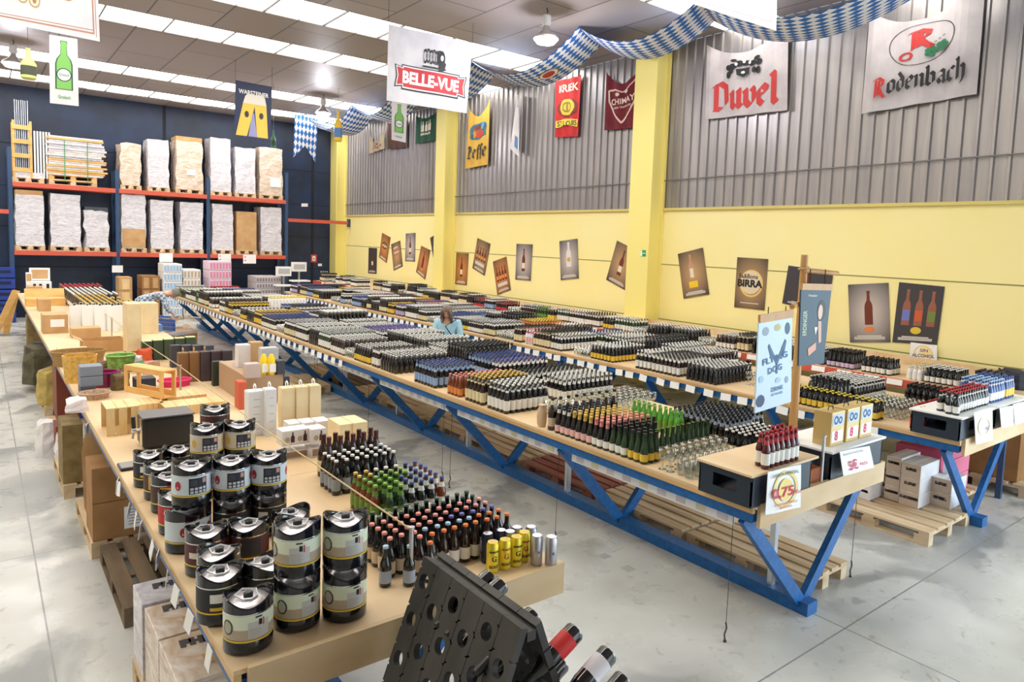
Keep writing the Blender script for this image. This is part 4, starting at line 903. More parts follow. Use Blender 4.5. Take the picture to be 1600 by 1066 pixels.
carton('carton', 'film-wrapped carton at the back of the bottom left pallet', .69, 1.3, 4.46, 4.76, .146, .61, film)
for (cx_, cy_, nm_) in ((.95, 3.75, 'nearest'), (.95, 4.2, 'second')):
    pass
def print_on_top(px, py, z, txt, size, rz, m_, host):
    g = text_geo(txt, size, .01); mb = MB(); c, s_ = math.cos(rz), math.sin(rz)
    mb.add([(px+p[0]*c-p[1]*s_, py+p[0]*s_+p[1]*c, z) for p in g[0]], g[1], m_); o = mb.build('print', host, world=True)
hosts = [o for o in COL.objects if o.get('label', '').startswith('film-wrapped')]
ink = flat(84, 76, 80)
for h_, y_ in ((hosts[0], 3.9), (hosts[1], 4.34), (hosts[2], 4.64)): print_on_top(.98, y_-.02, h_.location.z+(.455 if h_ is not hosts[2] else .465)+.001, 'PHILIDOR', .09, -.05, ink, h_)
for h_, y_ in ((hosts[0], 3.72), (hosts[1], 4.17)):
    mb = MB(); g = disc_geo(1.0, y_, .1, .07, 18); mb.add([(p[0], p[1], .6025) for p in g[0]], g[1], flat(120, 104, 96)); g = rect_geo(.85, .95, y_-.06, y_+.04); mb.add([(p[0], p[1], .602) for p in g[0]], g[1], flat(206, 160, 90)); mb.build('print', h_, world=True)
px_box('carton', 'large brown carton with a white address sheet, lower of two at the left', 150, 848, 225, 785, .45, .144, labelm=(.3, .85, .3, .85, white_p), m=card_dk) if False else None
def stickered(lab, z0, z1, x0=.69, x1=1.35, y0=6.76, y1=7.19):
    t = carton('carton', lab, x0, x1, y0, y1, z0, z1, card_dk, labelm=(.35, .85, .2, .8, white_p)); mb = MB(); h = z1-z0; a = (x1-x0)/2; b = (y1-y0)/2; rr = random.Random(int(z0*100))
    for k in range(6): mb.box(-a+2*a*.4, -a+2*a*(.5+.3*rr.random()), -b-.003, -b-.002, h*(.3+k*.08), h*(.315+k*.08), ink)
    mb.build('address_lines', t); return t
stickered('large brown carton with a white address sheet, lower of two at the left', .146, .47)
stickered('large brown carton with a white address sheet, upper of two at the left', .474, .78)
for k in range(5):
    mb = MB(); mb.box(0, .62, 0, .004, 0, .75-.05*k, card); o = mb.build('folded_carton'); o.location = (.72, 7.45+k*.05, .146); o.rotation_euler = (-.12, 0, .03*k); tag(o, 'flattened carton leaning behind the two large brown ones', 'flattened carton', 'flattened cartons at the left')
def sack(name, label, x, y, z, w, d, h, m, cat='sack'):
    t = thing(name, label, cat, (x, y, z)); mb = MB(); r_ = random.Random(int(x*100+y*10)); pr = []
    for k in range(6):
        f = k/5; pr.append((1-.12*f+r_.uniform(-.04, .04), h*f))
    vs = []
    for a, zz in pr:
        for q in range(12):
            th = 2*PI*q/12; cx_, sy_ = math.cos(th), math.sin(th); e = 1/max(abs(cx_), abs(sy_))*.5; j = 1+r_.uniform(-.06, .06)
            vs.append((cx_*e*w*a*j*(.9), sy_*e*d*a*j*.9, zz+(r_.uniform(-.04, .03) if zz == h else 0)))
    fs = [(k*12+q, k*12+(q+1) % 12, (k+1)*12+(q+1) % 12, (k+1)*12+q) for k in range(5) for q in range(12)]+[tuple(reversed(range(12))), tuple(60+q for q in range(12))]
    mb.add(vs, fs, m); mb.build('sack_body', t); return t
kraft = mat('kraft', (150, 128, 84), .8, noise=8, col2=(120, 100, 62)); brn = flat(128, 60, 40); tealc = flat(40, 60, 130)
carton('kraft_box', 'tall kraft paper box standing on its pallet under the left table', .62, .8, 8.5, 9.0, .146, .76, kraft)
carton('carton', 'white carton with purple print beside the tall kraft box', .86, 1.2, 8.6, 9.1, .146, .62, card_wh)
sack('tissue_bundle', 'bundle of crumpled white tissue paper under the left table', .85, 9.5, .146, .5, .4, .3, card_wh, 'bundle')
sack('tissue_bundle', 'white printed cloth bundle on the floor side of the pallet', .62, 10.35, .0, .3, .4, .4, card_wh, 'bundle')
carton('gift_carton', 'dark red carton with a blue side under the left table', .78, 1.3, 11.4, 12.0, .146, .86, brn, labelm=(.5, 1., 0., 1., tealc))
carton('carton', 'small open dark red carton on the floor side of the tissue bundle', .66, .86, 9.9, 10.3, .146, .42, brn)
sack('paper_bag_pile', 'pile of kraft and yellow bags under the left table', .85, 12.7, .146, .5, .6, .5, mat('bag_yellow', (196, 170, 90), .7, noise=6, col2=(150, 130, 80)), 'bag pile')
carton('carton', 'white slanted carton among the yellow bags', .9, 1.2, 12.2, 12.4, .146, .6, card_wh)
sack('dark_bag', 'dark wrapped bundle under the left table behind the yellow bags', .85, 14.6, .146, .7, .9, .6, mat('dark_bag', (70, 66, 48), .7, noise=8, col2=(100, 92, 66)), 'bundle')
for k in range(2): carton('grey_tub', 'grey plastic tub under the left table, %s of two' % ('lower', 'upper')[k], .72, 1.3, 15.7, 16.25, .02+.3*k, .3+.3*k, flat(110, 104, 106), cat='tub')
carton('carton', 'tall olive cardboard box near the far trestle of the left table', .75, 1.3, 17.9, 18.5, .146, .9, kraft)
t = thing('trestle_boards', 'orange-brown boards leaning against the far end of the left table', 'boards', (.6, 22.6, 0))
for k in range(2):
    mb = MB(); mb.bar((.28+k*.2, 22.2, .02), (.72+k*.02, 22.25+.1*k, 1.12), .06, .14, pine_or); mb.build('plank', t, world=True)

# ================================================================== KEGS
def patch(mb, r, a0, a1, z0, z1, m, n=8):
    vs = []; fs = []
    for k in range(n+1):
        a = a0+(a1-a0)*k/n; vs += [(r*math.cos(a), r*math.sin(a), z0), (r*math.cos(a), r*math.sin(a), z1)]
    fs = [(2*k, 2*k+2, 2*k+3, 2*k+1) for k in range(n)]; mb.add(vs, fs, m)
D2 = PI/180
def keg(kind):
    t = thing('beer_keg', '', 'keg'); r = .098
    mb = MB(); mb.lathe([(r-.01, 0), (r, .008), (r+.001, .05), (r-.002, .056), (r-.002, .17), (r, .175)], 28, blk_gl); mb.build('keg_body', t, True)
    mb = MB(); mb.lathe([(r+.0006, .058), (r+.0016, .062), (r+.0006, .066)], 28, flat(226, 190, 60), cap=False); mb.build('yellow_ring', t, True)
    lab = MB(); R_ = r+.0005
    if kind == 'cream':
        lab.lathe([(R_, .068), (R_, .112)], 28, flat(184, 168, 146), cap=False); lab.lathe([(R_, .112), (R_, .17)], 28, flat(222, 230, 206), cap=False)
        patch(lab, R_+.0008, -112*D2, -62*D2, .074, .142, flat(196, 194, 190)); patch(lab, R_+.0012, -88*D2, -80*D2, .125, .15, BLK); patch(lab, R_+.0012, -78*D2, -74*D2, .12, .152, flat(190, 90, 100))
        for k in range(5): patch(lab, R_+.0012, -110*D2, (-84+4*(k % 2))*D2, .08+k*.008, .082+k*.008, flat(150, 148, 146))
        patch(lab, R_+.0012, -96*D2, -80*D2, .158, .164, BLK)
        g = disc_geo(0, 0, .026, .032, 20); lab.add([((R_+.0008)*math.cos(-163*D2+p[0]/r), (R_+.0008)*math.sin(-163*D2+p[0]/r), .12+p[1]) for p in g[0]], g[1], flat(50, 54, 50))
        g = disc_geo(0, 0, .02, .026, 20); lab.add([((R_+.0013)*math.cos(-163*D2+p[0]/r), (R_+.0013)*math.sin(-163*D2+p[0]/r), .12+p[1]) for p in g[0]], g[1], flat(180, 176, 160))
    elif kind in ('white', 'tan'):
        lab.lathe([(R_, .068), (R_, .17)], 28, flat(214, 226, 236) if kind == 'white' else flat(210, 200, 180), cap=False)
        patch(lab, R_+.0008, -118*D2, -64*D2, .074, .16, flat(34, 36, 50))
        for i in range(4):
            for j in range(2): patch(lab, R_+.0012, (-114+i*12.5)*D2, (-105+i*12.5)*D2, .078+j*.018, .091+j*.018, flat(206, 206, 210), 2)
        for k in range(5): patch(lab, R_+.0012, -114*D2, (-96+3*(k % 2))*D2, .12+k*.007, .1215+k*.007, flat(120, 124, 136))
        patch(lab, R_+.0012, -78*D2, -67*D2, .13, .155, flat(206, 150, 130))
        for a in (-152, -28): 
            g = disc_geo(0, 0, .018, .026, 12); lab.add([((R_+.0008)*math.cos(a*D2+p[0]/r), (R_+.0008)*math.sin(a*D2+p[0]/r), .12+p[1]) for p in g[0]], g[1], flat(176, 40, 50) if kind == 'white' else GOLD)
    elif kind == 'red': lab.lathe([(R_, .068), (R_, .17)], 28, flat(86, 34, 34), cap=False); patch(lab, R_+.0008, -118*D2, -60*D2, .074, .16, flat(34, 34, 40)); patch(lab, R_+.0009, -165*D2, -130*D2, .1, .13, flat(226, 216, 206))
    elif kind == 'scarlet': lab.lathe([(R_, .068), (R_, .17)], 28, flat(190, 44, 44), cap=False); patch(lab, R_+.0008, -120*D2, -80*D2, .075, .1, WHT)
    elif kind == 'gold': lab.lathe([(R_, .068), (R_, .17)], 28, flat(70, 46, 30), cap=False); patch(lab, R_+.0008, -150*D2, -100*D2, .075, .165, flat(226, 168, 50))
    else: lab.lathe([(R_, .068), (R_, .17)], 28, flat(34, 34, 38), cap=False); patch(lab, R_+.0008, -140*D2, -110*D2, .11, .15, WHT); patch(lab, R_+.0008, -140*D2, -110*D2, .075, .09, flat(226, 190, 60))
    lab.build('wrap_label', t, True)
    mb = MB(); n = 36; vs = []; top = lambda a: .2+.043*abs(math.cos(a+.35))**1.6
    for k in range(n):
        a = 2*PI*k/n; c, s_ = math.cos(a), math.sin(a); vs += [(r*c, r*s_, .172), ((r+.001)*c, (r+.001)*s_, top(a)-.005), ((r-.004)*c, (r-.004)*s_, top(a)), ((r-.009)*c, (r-.009)*s_, top(a)-.006), ((r-.011)*c, (r-.011)*s_, .186)]
    fs = [(5*k+j, 5*((k+1) % n)+j, 5*((k+1) % n)+j+1, 5*k+j+1) for k in range(n) for j in range(4)]; mb.add(vs, fs, blk_gl); mb.build('rim', t, True)
    mb = MB(); mb.lathe([(r+.0012, .171), (r+.0018, .174), (r+.0012, .177)], 28, chrome, cap=False); mb.build('seam_ring', t, True)
    mb = MB()
    for a in (-5, 165):
        g = disc_geo(0, 0, .012, .006, 14); aa = a*D2-.5; mb.add([((r+.0032)*math.cos(aa+p[0]/r), (r+.0032)*math.sin(aa+p[0]/r), .213+p[1]) for p in g[0]], g[1], chrome)
    mb.build('handle_hole', t)
    mb = MB(); mb.lathe([(r-.011, .19), (r-.018, .198), (.03, .207), (.0005, .207)], 24, mat('keg_lid', (222, 216, 220), .3, .55), cap=False); mb.build('metal_lid', t, True)
    mb = MB(); mb.lathe([(.019, .207), (.019, .226), (.014, .23), (.001, .23)], 16, blk); mb.build('spout_cap', t)
    mb = MB(); mb.tube([(-.03, -.02, .212), (-.045, .03, .216), (0, .06, .218), (.045, .03, .216), (.03, -.02, .212), (.0, -.035, .212)], .0045, M_GLASS if False else mat('clear_plastic', (226, 228, 232), .12, spec=.8), 5, closed=True)
    mb.build('plastic_clip', t); return t
kp = {}
def put_keg(kind, x, y, tier, rz, label):
    z = T+.0005+(.2435 if tier == 2 else 0)
    if kind not in kp: kp[kind] = keg(kind); k = kp[kind]; k.location = (x, y, z); k.rotation_euler.z = rz; k['label'] = label
    else: k = dup(kp[kind], (x, y, z), rz, label)
    k['group'] = 'beer kegs stacked on the near left table'; return k
for kind, tier, px, py, rz, lab in (
    ('cream', 1, 388, 925, .1, 'cream and tan labelled black keg standing alone at the near corner of the table'),
    ('cream', 2, 465, 813, -.3, 'upper cream labelled keg of the left pair of stacks at the table front'),
    ('cream', 1, 0, 0, .25, 'lower cream labelled keg, directly right of the lone corner keg'),
    ('cream', 2, 540, 803, .0, 'upper cream labelled keg of the right stack at the table front'),
    ('cream', 1, 0, 0, .1, 'lower cream labelled keg of the right stack at the table front'),
    ('dark', 1, 344, 887, .2, 'black keg with clear clip just behind the corner keg'),
    ('dark', 1, 343, 856, -.3, 'black keg third back from the corner along the left edge'),
    ('red', 1, 322, 823, .2, 'dark red labelled keg with white lettering along the left edge'),
    ('red', 1, 389, 813, -.2, 'dark red labelled keg in the middle of the low row'),
    ('dark', 1, 415, 873, .6, 'black keg half hidden between the corner keg and the cream stack'),
    ('cream', 1, 455, 796, .5, 'keg peeking out behind the upper left cream keg'),
    ('white', 2, 299, 721, .15, 'upper white labelled keg, left of the row of three'),
    ('white', 1, 0, 0, -.3, 'lower white labelled keg with a red emblem under the left one of three'),
    ('white', 2, 362, 713, .0, 'upper white labelled keg, middle of the row of three'),
    ('dark', 1, 0, 0, .1, 'lower black keg under the middle white one'),
    ('white', 2, 420, 706, -.1, 'upper white labelled keg, right of the row of three'),
    ('dark', 1, 0, 0, .0, 'lower black keg under the right white one'),
    ('tan', 2, 323, 663, .0, 'upper tan labelled keg, left of the two behind the white row'),
    ('dark', 1, 0, 0, .0, 'hidden lower keg under the left tan one'),
    ('tan', 2, 375, 658, .0, 'upper tan labelled keg, right of the two behind the white row'),
    ('dark', 1, 0, 0, .0, 'hidden lower keg under the right tan one'),
    ('red', 2, 336, 634, .1, 'farthest upper keg, peeking over the two tan ones'),
    ('dark', 1, 0, 0, .0, 'hidden lower keg under the farthest one'),
    ('dark', 1, 234, 705, .1, 'black keg with white letters, leftmost and farthest along the table edge'),
    ('gold', 1, 251, 722, .1, 'dark keg with a gold label, second from the far left'),
    ('gold', 1, 263, 739, .4, 'dark keg with a gold label, third from the far left'),
    ('scarlet', 1, 277, 768, .1, 'scarlet labelled keg beside the left white stack'),
    ('white', 1, 289, 792, .8, 'white labelled keg squeezed before the left white stack'),
    ('dark', 1, 279, 697, .2, 'black keg behind the gold labelled ones')):
    if px: p = tz(px, py, T+.228+(.2435 if tier == 2 else 0))
    put_keg(kind, p.x, p.y, tier, rz, lab)
# beer cooler with tap, drip tray
p = tz(224, 705, T); q = ty(304, 705, p.y); ht = ty(264, 652, p.y).z
t = thing('beer_dispenser', 'black countertop beer cooler with a chrome tap behind the kegs', 'beer cooler', (p.x, p.y, T))
W_, H_ = q.x-p.x, ht-T
mb = MB(); mb.box(0, W_, 0, .28, .01, H_, blk); mb.build('cabinet', t, bevel=.02)
mb = MB(); mb.box(-.005, W_+.005, -.005, .285, H_+.0005, H_+.012, mat('cooler_top', (96, 94, 98), .3, .5)); mb.build('lid', t, bevel=.005)
mb = MB(); mb.box(.04, .08, .04, .24, 0, .01, blk); mb.box(W_-.08, W_-.04, .04, .24, 0, .01, blk); mb.build('foot', t)
mb = MB(); mb.box(-.012, -.004, .02, .06, .02, H_, chrome); mb.build('tap_plate', t)
mb = MB(); mb.tube([(-.0, .04, H_-.08), (-.06, .02, H_-.08)], .012, chrome, 10); mb.tube([(-.06, .02, H_-.075), (-.07, .01, H_-.14)], .01, chrome, 10); mb.lathe([(.016, 0), (.02, .01), (.016, .02)], 12, chrome, c=(-.06, .02, H_-.09)); mb.build('tap', t, True)
mb = MB(); mb.tube([(-.06, .02, H_-.06), (-.065, .018, H_+.03)], .016, blk, 10); mb.build('tap_handle', t, True)
p = tz(188, 738, T); mb = MB(); mb.box(p.x, p.x+.2, p.y, p.y+.17, T+.0005, T+.022, blk); mb.build
o = mb.build('drip_tray'); b = o.modifiers.new('b', 'BEVEL'); b.width = .012; b.segments = 3; tag(o, 'flat black drip tray with a grey grid beside the leftmost kegs', 'drip tray')
mb = MB(); mb.box(p.x+.012, p.x+.188, p.y+.012, p.y+.158, T+.0222, T+.024, flat(150, 144, 142)); g_ = mb.build('grid', o)
# ================================================================== BOTTLES, CANS, GLASSES
# shapes: outline (r, z), label (z0, z1), neck label (z0, z1) or None, cap (r, z0, z1)
SH = {
 'steinie': ([(.026, 0), (.0305, .006), (.0305, .1), (.028, .118), (.018, .142), (.0135, .158), (.0125, .198), (.013, .2)], (.022, .085), (.15, .165), (.0142, .194, .207)),
 'longneck': ([(.026, 0), (.03, .006), (.03, .13), (.026, .15), (.0165, .178), (.0135, .19), (.0125, .226), (.013, .228)], (.03, .11), (.17, .2), (.0142, .222, .235)),
 'stout': ([(.03, 0), (.034, .006), (.034, .14), (.03, .165), (.018, .195), (.015, .21), (.0135, .252), (.014, .254)], (.03, .12), (.19, .225), (.0155, .247, .262)),
 'cava': ([(.03, 0), (.034, .006), (.034, .1), (.03, .13), (.018, .175), (.0145, .2), (.014, .238), (.0145, .24)], (.022, .08), (.188, .222), (.0165, .226, .246)),
 'tall': ([(.036, 0), (.041, .008), (.041, .16), (.036, .19), (.02, .23), (.0155, .25), (.015, .3), (.016, .302)], (.04, .12), (.24, .295), (.0175, .28, .306)),
 'can': ([(.025, 0), (.0325, .008), (.0325, .148), (.027, .158), (.0275, .162)], (.012, .144), None, (.027, .155, .1625)),
}
G_BR = mat('glass_brown', (42, 22, 16), .12, coat=.6); G_DK = mat('glass_dark', (20, 18, 20), .1, coat=.6); G_GR = mat('glass_green', (34, 62, 34), .12, coat=.6)
G_BG = mat('glass_bright_green', (96, 168, 60), .12, coat=.6); G_AM = mat('glass_amber', (120, 56, 22), .12, coat=.6); G_RD = mat('glass_ruby', (82, 20, 30), .12, coat=.5); G_WH = mat('glass_white', (236, 236, 240), .25, coat=.3); G_BLU = mat('glass_blue', (50, 84, 150), .2, coat=.5)
C = lambda r_, g_, b_: flat(r_, g_, b_, .45)
c_w = C(232, 230, 226); c_si = flat(200, 200, 204, .3, 7); c_go = C(216, 180, 90); c_bk = C(30, 30, 32); c_or = C(226, 120, 54); c_pk = C(232, 150, 140); c_gr = C(130, 176, 70); c_bl = C(60, 80, 150); c_pu = C(110, 96, 170); c_dg = C(60, 84, 76); c_rd = C(190, 40, 50); c_ye = C(232, 206, 70); c_lb = C(170, 200, 226); c_br = C(80, 34, 26)
l_w = C(236, 234, 228); l_c = C(226, 212, 170); l_y = C(232, 196, 70); l_bk = C(40, 38, 40); l_bl = C(150, 176, 214); l_gr = C(110, 150, 60); l_rd = C(190, 60, 60); l_or = C(226, 140, 70); l_pk = C(236, 190, 186); l_ta = C(206, 186, 160); l_gy = C(150, 160, 176)
def bottle_meshes(shape, glass, lab, cap, neck, seg=14):
    pr, lb, nk, cp = SH[shape]; out = []
    mb = MB(); mb.lathe(pr, seg, glass); out.append(('bottle_body' if shape != 'can' else 'can_body', mb.mesh('bottle_body', True)))
    rr = max(a for a, b in pr)
    if lab: mb = MB(); mb.lathe([(rr+.0006, lb[0]), (rr+.0006, lb[1])], seg, lab, cap=False); out.append(('paper_label', mb.mesh('paper_label', True)))
    if nk and neck:
        def rad(z):
            for (r0, z0), (r1, z1) in zip(pr, pr[1:]):
                if z0 <= z <= z1: return r0+(r1-r0)*(z-z0)/max(1e-6, z1-z0)
            return pr[-1][0]
        mb = MB(); mb.lathe([(rad(nk[0])+.0012, nk[0]), (rad((nk[0]+nk[1])/2)+.0012, (nk[0]+nk[1])/2), (rad(nk[1])+.0012, nk[1])], seg, neck, cap=False); out.append(('neck_label', mb.mesh('neck_label', True)))
    mb = MB(); mb.lathe([(cp[0], cp[1]), (cp[0], cp[2]-.002), (cp[0]*.85, cp[2])], seg, cap); out.append(('crown_cap' if shape != 'can' else 'can_lid', mb.mesh('crown_cap')))
    for _, me in out[:1]:
        try: me.set_sharp_from_angle(angle=.9)
        except Exception: pass
    return out
BM = {}; BJ = {}; BPOS = []
KIND = {'steinie': 'stubby_bottle', 'longneck': 'longneck_bottle', 'stout': 'large_bottle', 'cava': 'corked_bottle', 'tall': 'tall_bottle', 'can': 'beer_can'}
def bottle(spec, x, y, z, label, group, cat='bottle', name='beer_bottle', parts=True):
    if name == 'beer_bottle': name = KIND[spec[0]]
    BPOS.append((x, y))
    if parts:
        if spec not in BM: BM[spec] = bottle_meshes(*spec)
        t = thing(name, label, cat, (x, y, z), 0, group)
        for nm, me in BM[spec]:
            o = bpy.data.objects.new(nm, me); COL.objects.link(o); o.parent = t
    else:
        if spec not in BJ:
            mb = MB(); pr, lb, nk, cp = SH[spec[0]]; rr = max(a for a, b in pr); mb.lathe(pr, 10, spec[1])
            if spec[2]: mb.lathe([(rr+.0006, lb[0]), (rr+.0006, lb[1])], 10, spec[2], cap=False)
            if nk and spec[4]: mb.lathe([(pr[-3][0]+.002, nk[0]), (pr[-2][0]+.002, nk[1])], 10, spec[4], cap=False)
            mb.lathe([(cp[0], cp[1]), (cp[0], cp[2])], 10, spec[3]); BJ[spec] = mb.mesh(name, True)
        t = bpy.data.objects.new(name, BJ[spec]); COL.objects.link(t); t.location = (x, y, z); tag(t, label, cat, group)
    return t
def batch(spec, x0, y0, nx, ny, label, group, dx=.066, dy=.066, z=T, parts=True, jit=.004, skew=0., keep=None, spec_fn=None, name='beer_bottle', cat='bottle'):
    rr = random.Random(int(x0*1000+y0*77+nx))
    for j in range(ny):
        for i in range(nx):
            if keep and not keep(i, j): continue
            s_ = spec_fn(i, j) if spec_fn else spec
            lb = label(i, j) if callable(label) else label
            g_ = group(i, j) if callable(group) else group
            bottle(s_, x0+i*dx+j*skew+rr.uniform(-jit, jit), y0+j*dy+rr.uniform(-jit, jit), z+.0003, lb, g_, parts=parts, name=name, cat=cat)
B_ = lambda sh, g, l, c, n=None: (sh, g, l, c, n)
# --- table 1 block with coloured caps
capC = {0: (c_or, 'orange'), 1: (c_lb, 'pale blue'), 2: (c_pu, 'violet'), 3: (c_pk, 'pink'), 4: (c_pk, 'pink'), 5: (c_dg, 'dark green'), 6: (c_dg, 'dark green')}
def cc_(i, j):
    k = j
    if j in (0, 1) and i < 3: k = 3
    if j == 2 and i < 6: k = 3
    if j == 1 and i > 7: k = 0
    return capC[k]
batch(None, 1.6, 3.07, 11, 7, lambda i, j: 'dark short bottle with a %s cap in the block left of the cans' % cc_(i, j)[1], lambda i, j: 'short bottles with %s caps beside the cans' % cc_(i, j)[1], dx=.068, dy=.07, keep=lambda i, j: not (j == 0 and i < 2), spec_fn=lambda i, j: B_('steinie', G_DK if j else G_BR, l_ta if i < 4 else l_w, cc_(i, j)[0]))
for (x, y, cp_, lab) in ((1.535, 3.06, c_lb, 'single dark bottle with a blue cap, leftmost before the riddling rack'), (1.635, 3.0, c_lb, 'single dark bottle with a blue cap, second before the riddling rack'), (1.74, 2.98, c_or, 'single dark bottle with an orange cap just before the dark riddling rack')):
    bottle(B_('steinie', G_DK, l_gy if cp_ is c_lb else l_w, cp_), x, y, T, lab, None)
# --- middle block: green caps, white-blue caps
def sB(i, j):
    if i > 2 and j < 3 or i > 4: return B_('longneck', G_AM if i == 6 else G_DK, l_w, c_bl, l_w)
    if i < 2 and j > 3: return B_('longneck', G_AM, l_gr, c_go, l_gr)
    if j > 4: return B_('longneck', G_DK, l_w, c_w, None)
    return B_('longneck', G_AM if i == 0 else G_GR, l_gr, c_gr, l_gr)
nmB = lambda i, j: {id(c_bl): 'blue and white capped', id(c_go): 'gold capped', id(c_w): 'white capped', id(c_gr): 'green capped'}[id(sB(i, j)[3])]
batch(None, 1.83, 3.74, 7, 6, lambda i, j: '%s long-necked bottle in the middle block of the keg table' % nmB(i, j), lambda i, j: '%s bottles in the middle block' % nmB(i, j), dx=.071, dy=.07, spec_fn=sB, keep=lambda i, j: not (j < 1 and i < 1))
# --- back block
batch(B_('longneck', G_DK, l_gy, c_w), 1.83, 4.38, 7, 4, 'dark long-necked bottle with a white cap in the rear block of the keg table', 'white capped bottles in the rear block', dx=.069, dy=.069)
batch(B_('tall', G_BR, l_c, c_br, c_br), 1.9, 4.7, 5, 2, 'tall brown bottle with a red-brown top behind the rear block', 'tall brown bottles behind the rear block', dx=.09, dy=.09)
# --- cans
g_can = mat('can_yellow', (236, 214, 60), .3, .4); s_can = mat('can_silver', (196, 196, 204), .3, .7); d_can = mat('can_navy', (40, 46, 76), .3, .4)
cans = [(2.06, 2.885, 'y'), (2.132, 2.875, 'y'), (2.204, 2.87, 'y'), (2.276, 2.895, 'y'), (2.305, 2.82, 's'), (2.36, 2.765, 's'), (2.1, 2.99, 'd'), (2.185, 2.985, 'd'), (2.215, 2.945, 'g'), (2.28, 2.97, 'g'), (2.35, 2.93, 'g')]
for i, (x, y, k) in enumerate(cans):
    sp = {'y': B_('can', g_can, None, c_go), 's': B_('can', s_can, None, c_si), 'd': B_('can', d_can, None, c_si), 'g': B_('can', flat(150, 150, 160, .3, 6), None, c_si)}[k]
    lb = {'y': 'yellow beer can with dark lettering at the table corner', 's': 'silver beer can at the right end of the can row', 'd': 'navy beer can with a silver lid behind the yellow ones', 'g': 'grey beer can with a silver lid in the rear row of cans'}[k]
    c_o = bottle(sp, x, y, T, lb, {'y': 'yellow beer cans', 's': 'silver beer cans', 'd': 'navy beer cans', 'g': 'grey beer cans'}[k], cat='can', name='beer_can')
    if k in 'ys':
        mb = MB()
        for q, (txt, sz, zz, mm) in enumerate((('GORDON', .0125, .112, BLK if i % 2 == 0 else flat(180, 60, 40)), ('G', .04, .065, BLK if i % 2 == 0 else flat(180, 60, 40)), ('GOLD', .02, .03, BLK)) if k == 'y' else (('x', .03, .07, flat(60, 90, 110)),)):
            g = text_geo(txt, sz, .0008); mb.add([((.0332)*math.cos(-105*D2+p_[0]/.0325), .0332*math.sin(-105*D2+p_[0]/.0325), zz+p_[1]) for p_ in g[0]], g[1], mm)
        mb.build('lettering', c_o)
# --- table 2, near end on the crate
CRZ = 1.305
batch(B_('longneck', G_RD, l_w, c_rd, C(180, 60, 70)), 4.2, 2.68, 7, 1, 'ruby bottle with a white label in the front row on the black crate', 'ruby bottles in the front row on the crate', dx=.062, z=CRZ)
batch(B_('longneck', G_RD, l_w, c_rd, C(180, 60, 70)), 4.23, 2.745, 7, 2, 'ruby bottle behind the front row on the black crate', 'ruby bottles behind the front row on the crate', dx=.062, dy=.065, z=CRZ, keep=lambda i, j: not (j == 1 and i < 4))
# --- green cork bottles and foil-necked dark ones
batch(B_('cava', G_GR, l_y, G_GR, None), 4.3, 3.76, 11, 1, 'slim green bottle in the row in front of the bare board', 'green bottles in the row on the middle table', dx=.066, skew=0)
batch(B_('cava', G_GR, l_y, c_bk, None), 4.12, 3.72, 3, 3, 'dark green bottle with a yellow label at the near left edge of the middle table', 'dark green bottles at the left edge', dx=.07, dy=.07)
def sL(i, j):
    if j > 9: return B_('cava', G_DK, l_pk, c_bk, l_w)
    if j > 5: return B_('cava', G_DK, l_pk, c_go, c_go)
    if j > 2: return B_('cava', G_DK, l_w, c_pk, c_pk)
    return B_('cava', G_GR, l_w, c_bk, l_bk)
nmL = lambda i, j: {0: 'plain black', 1: 'pink', 2: 'gold', 3: 'white'}[0 if j < 3 else 1 if j < 6 else 2 if j < 10 else 3]
batch(None, 4.12, 3.94, 8, 13, lambda i, j: 'dark bottle with %s foiled neck in the foiled block of the middle table' % nmL(i, j), lambda i, j: '%s foiled bottles on the middle table' % nmL(i, j), dx=.071, dy=.071, spec_fn=sL, keep=lambda i, j: i < 8-max(0, j-8)*0 and not (j < 2 and i > 5))
batch(B_('tall', G_BR, l_ta, c_bk, l_c), 4.13, 4.9, 9, 1, 'tall brown bottle in the row behind the foiled block', 'tall brown bottles behind the foiled block', dx=.1)
batch(B_('longneck', G_BG, l_gr, c_gr, None), 4.98, 4.12, 2, 9, 'bright green bottle in the double row beside the black-capped block', 'bright green bottles', dx=.066, dy=.068)
batch(B_('longneck', G_DK, None, c_bk, l_gy), 5.12, 3.66, 10, 10, 'unlabelled dark bottle in the big dark block on the middle table', 'unlabelled dark bottles', dx=.067, dy=.067, keep=lambda i, j: j > 0 or i < 6)
batch(B_('steinie', G_DK, l_c, c_w, None), 4.96, 3.3, 8, 5, 'small dark bottle with a white cap near the second black crate', 'small white capped bottles near the crates', dx=.064, dy=.064, keep=lambda i, j: i+j > 0)
# clay jug
t = thing('clay_jug', 'tan clay jug standing at the left edge of the middle table', 'jug', (4.13, 5.05, T)); mb = MB(); mb.lathe([(.035, 0), (.045, .03), (.05, .1), (.04, .17), (.03, .19), (.035, .21)], 16, mat('clay', (206, 176, 140), .7)); mb.build('jug_body', t, True)
mb = MB(); mb.tube([(.04, 0, .17), (.08, 0, .14), (.048, 0, .08)], .006, mat('clay', (206, 176, 140), .7), 6); mb.build('handle', t)
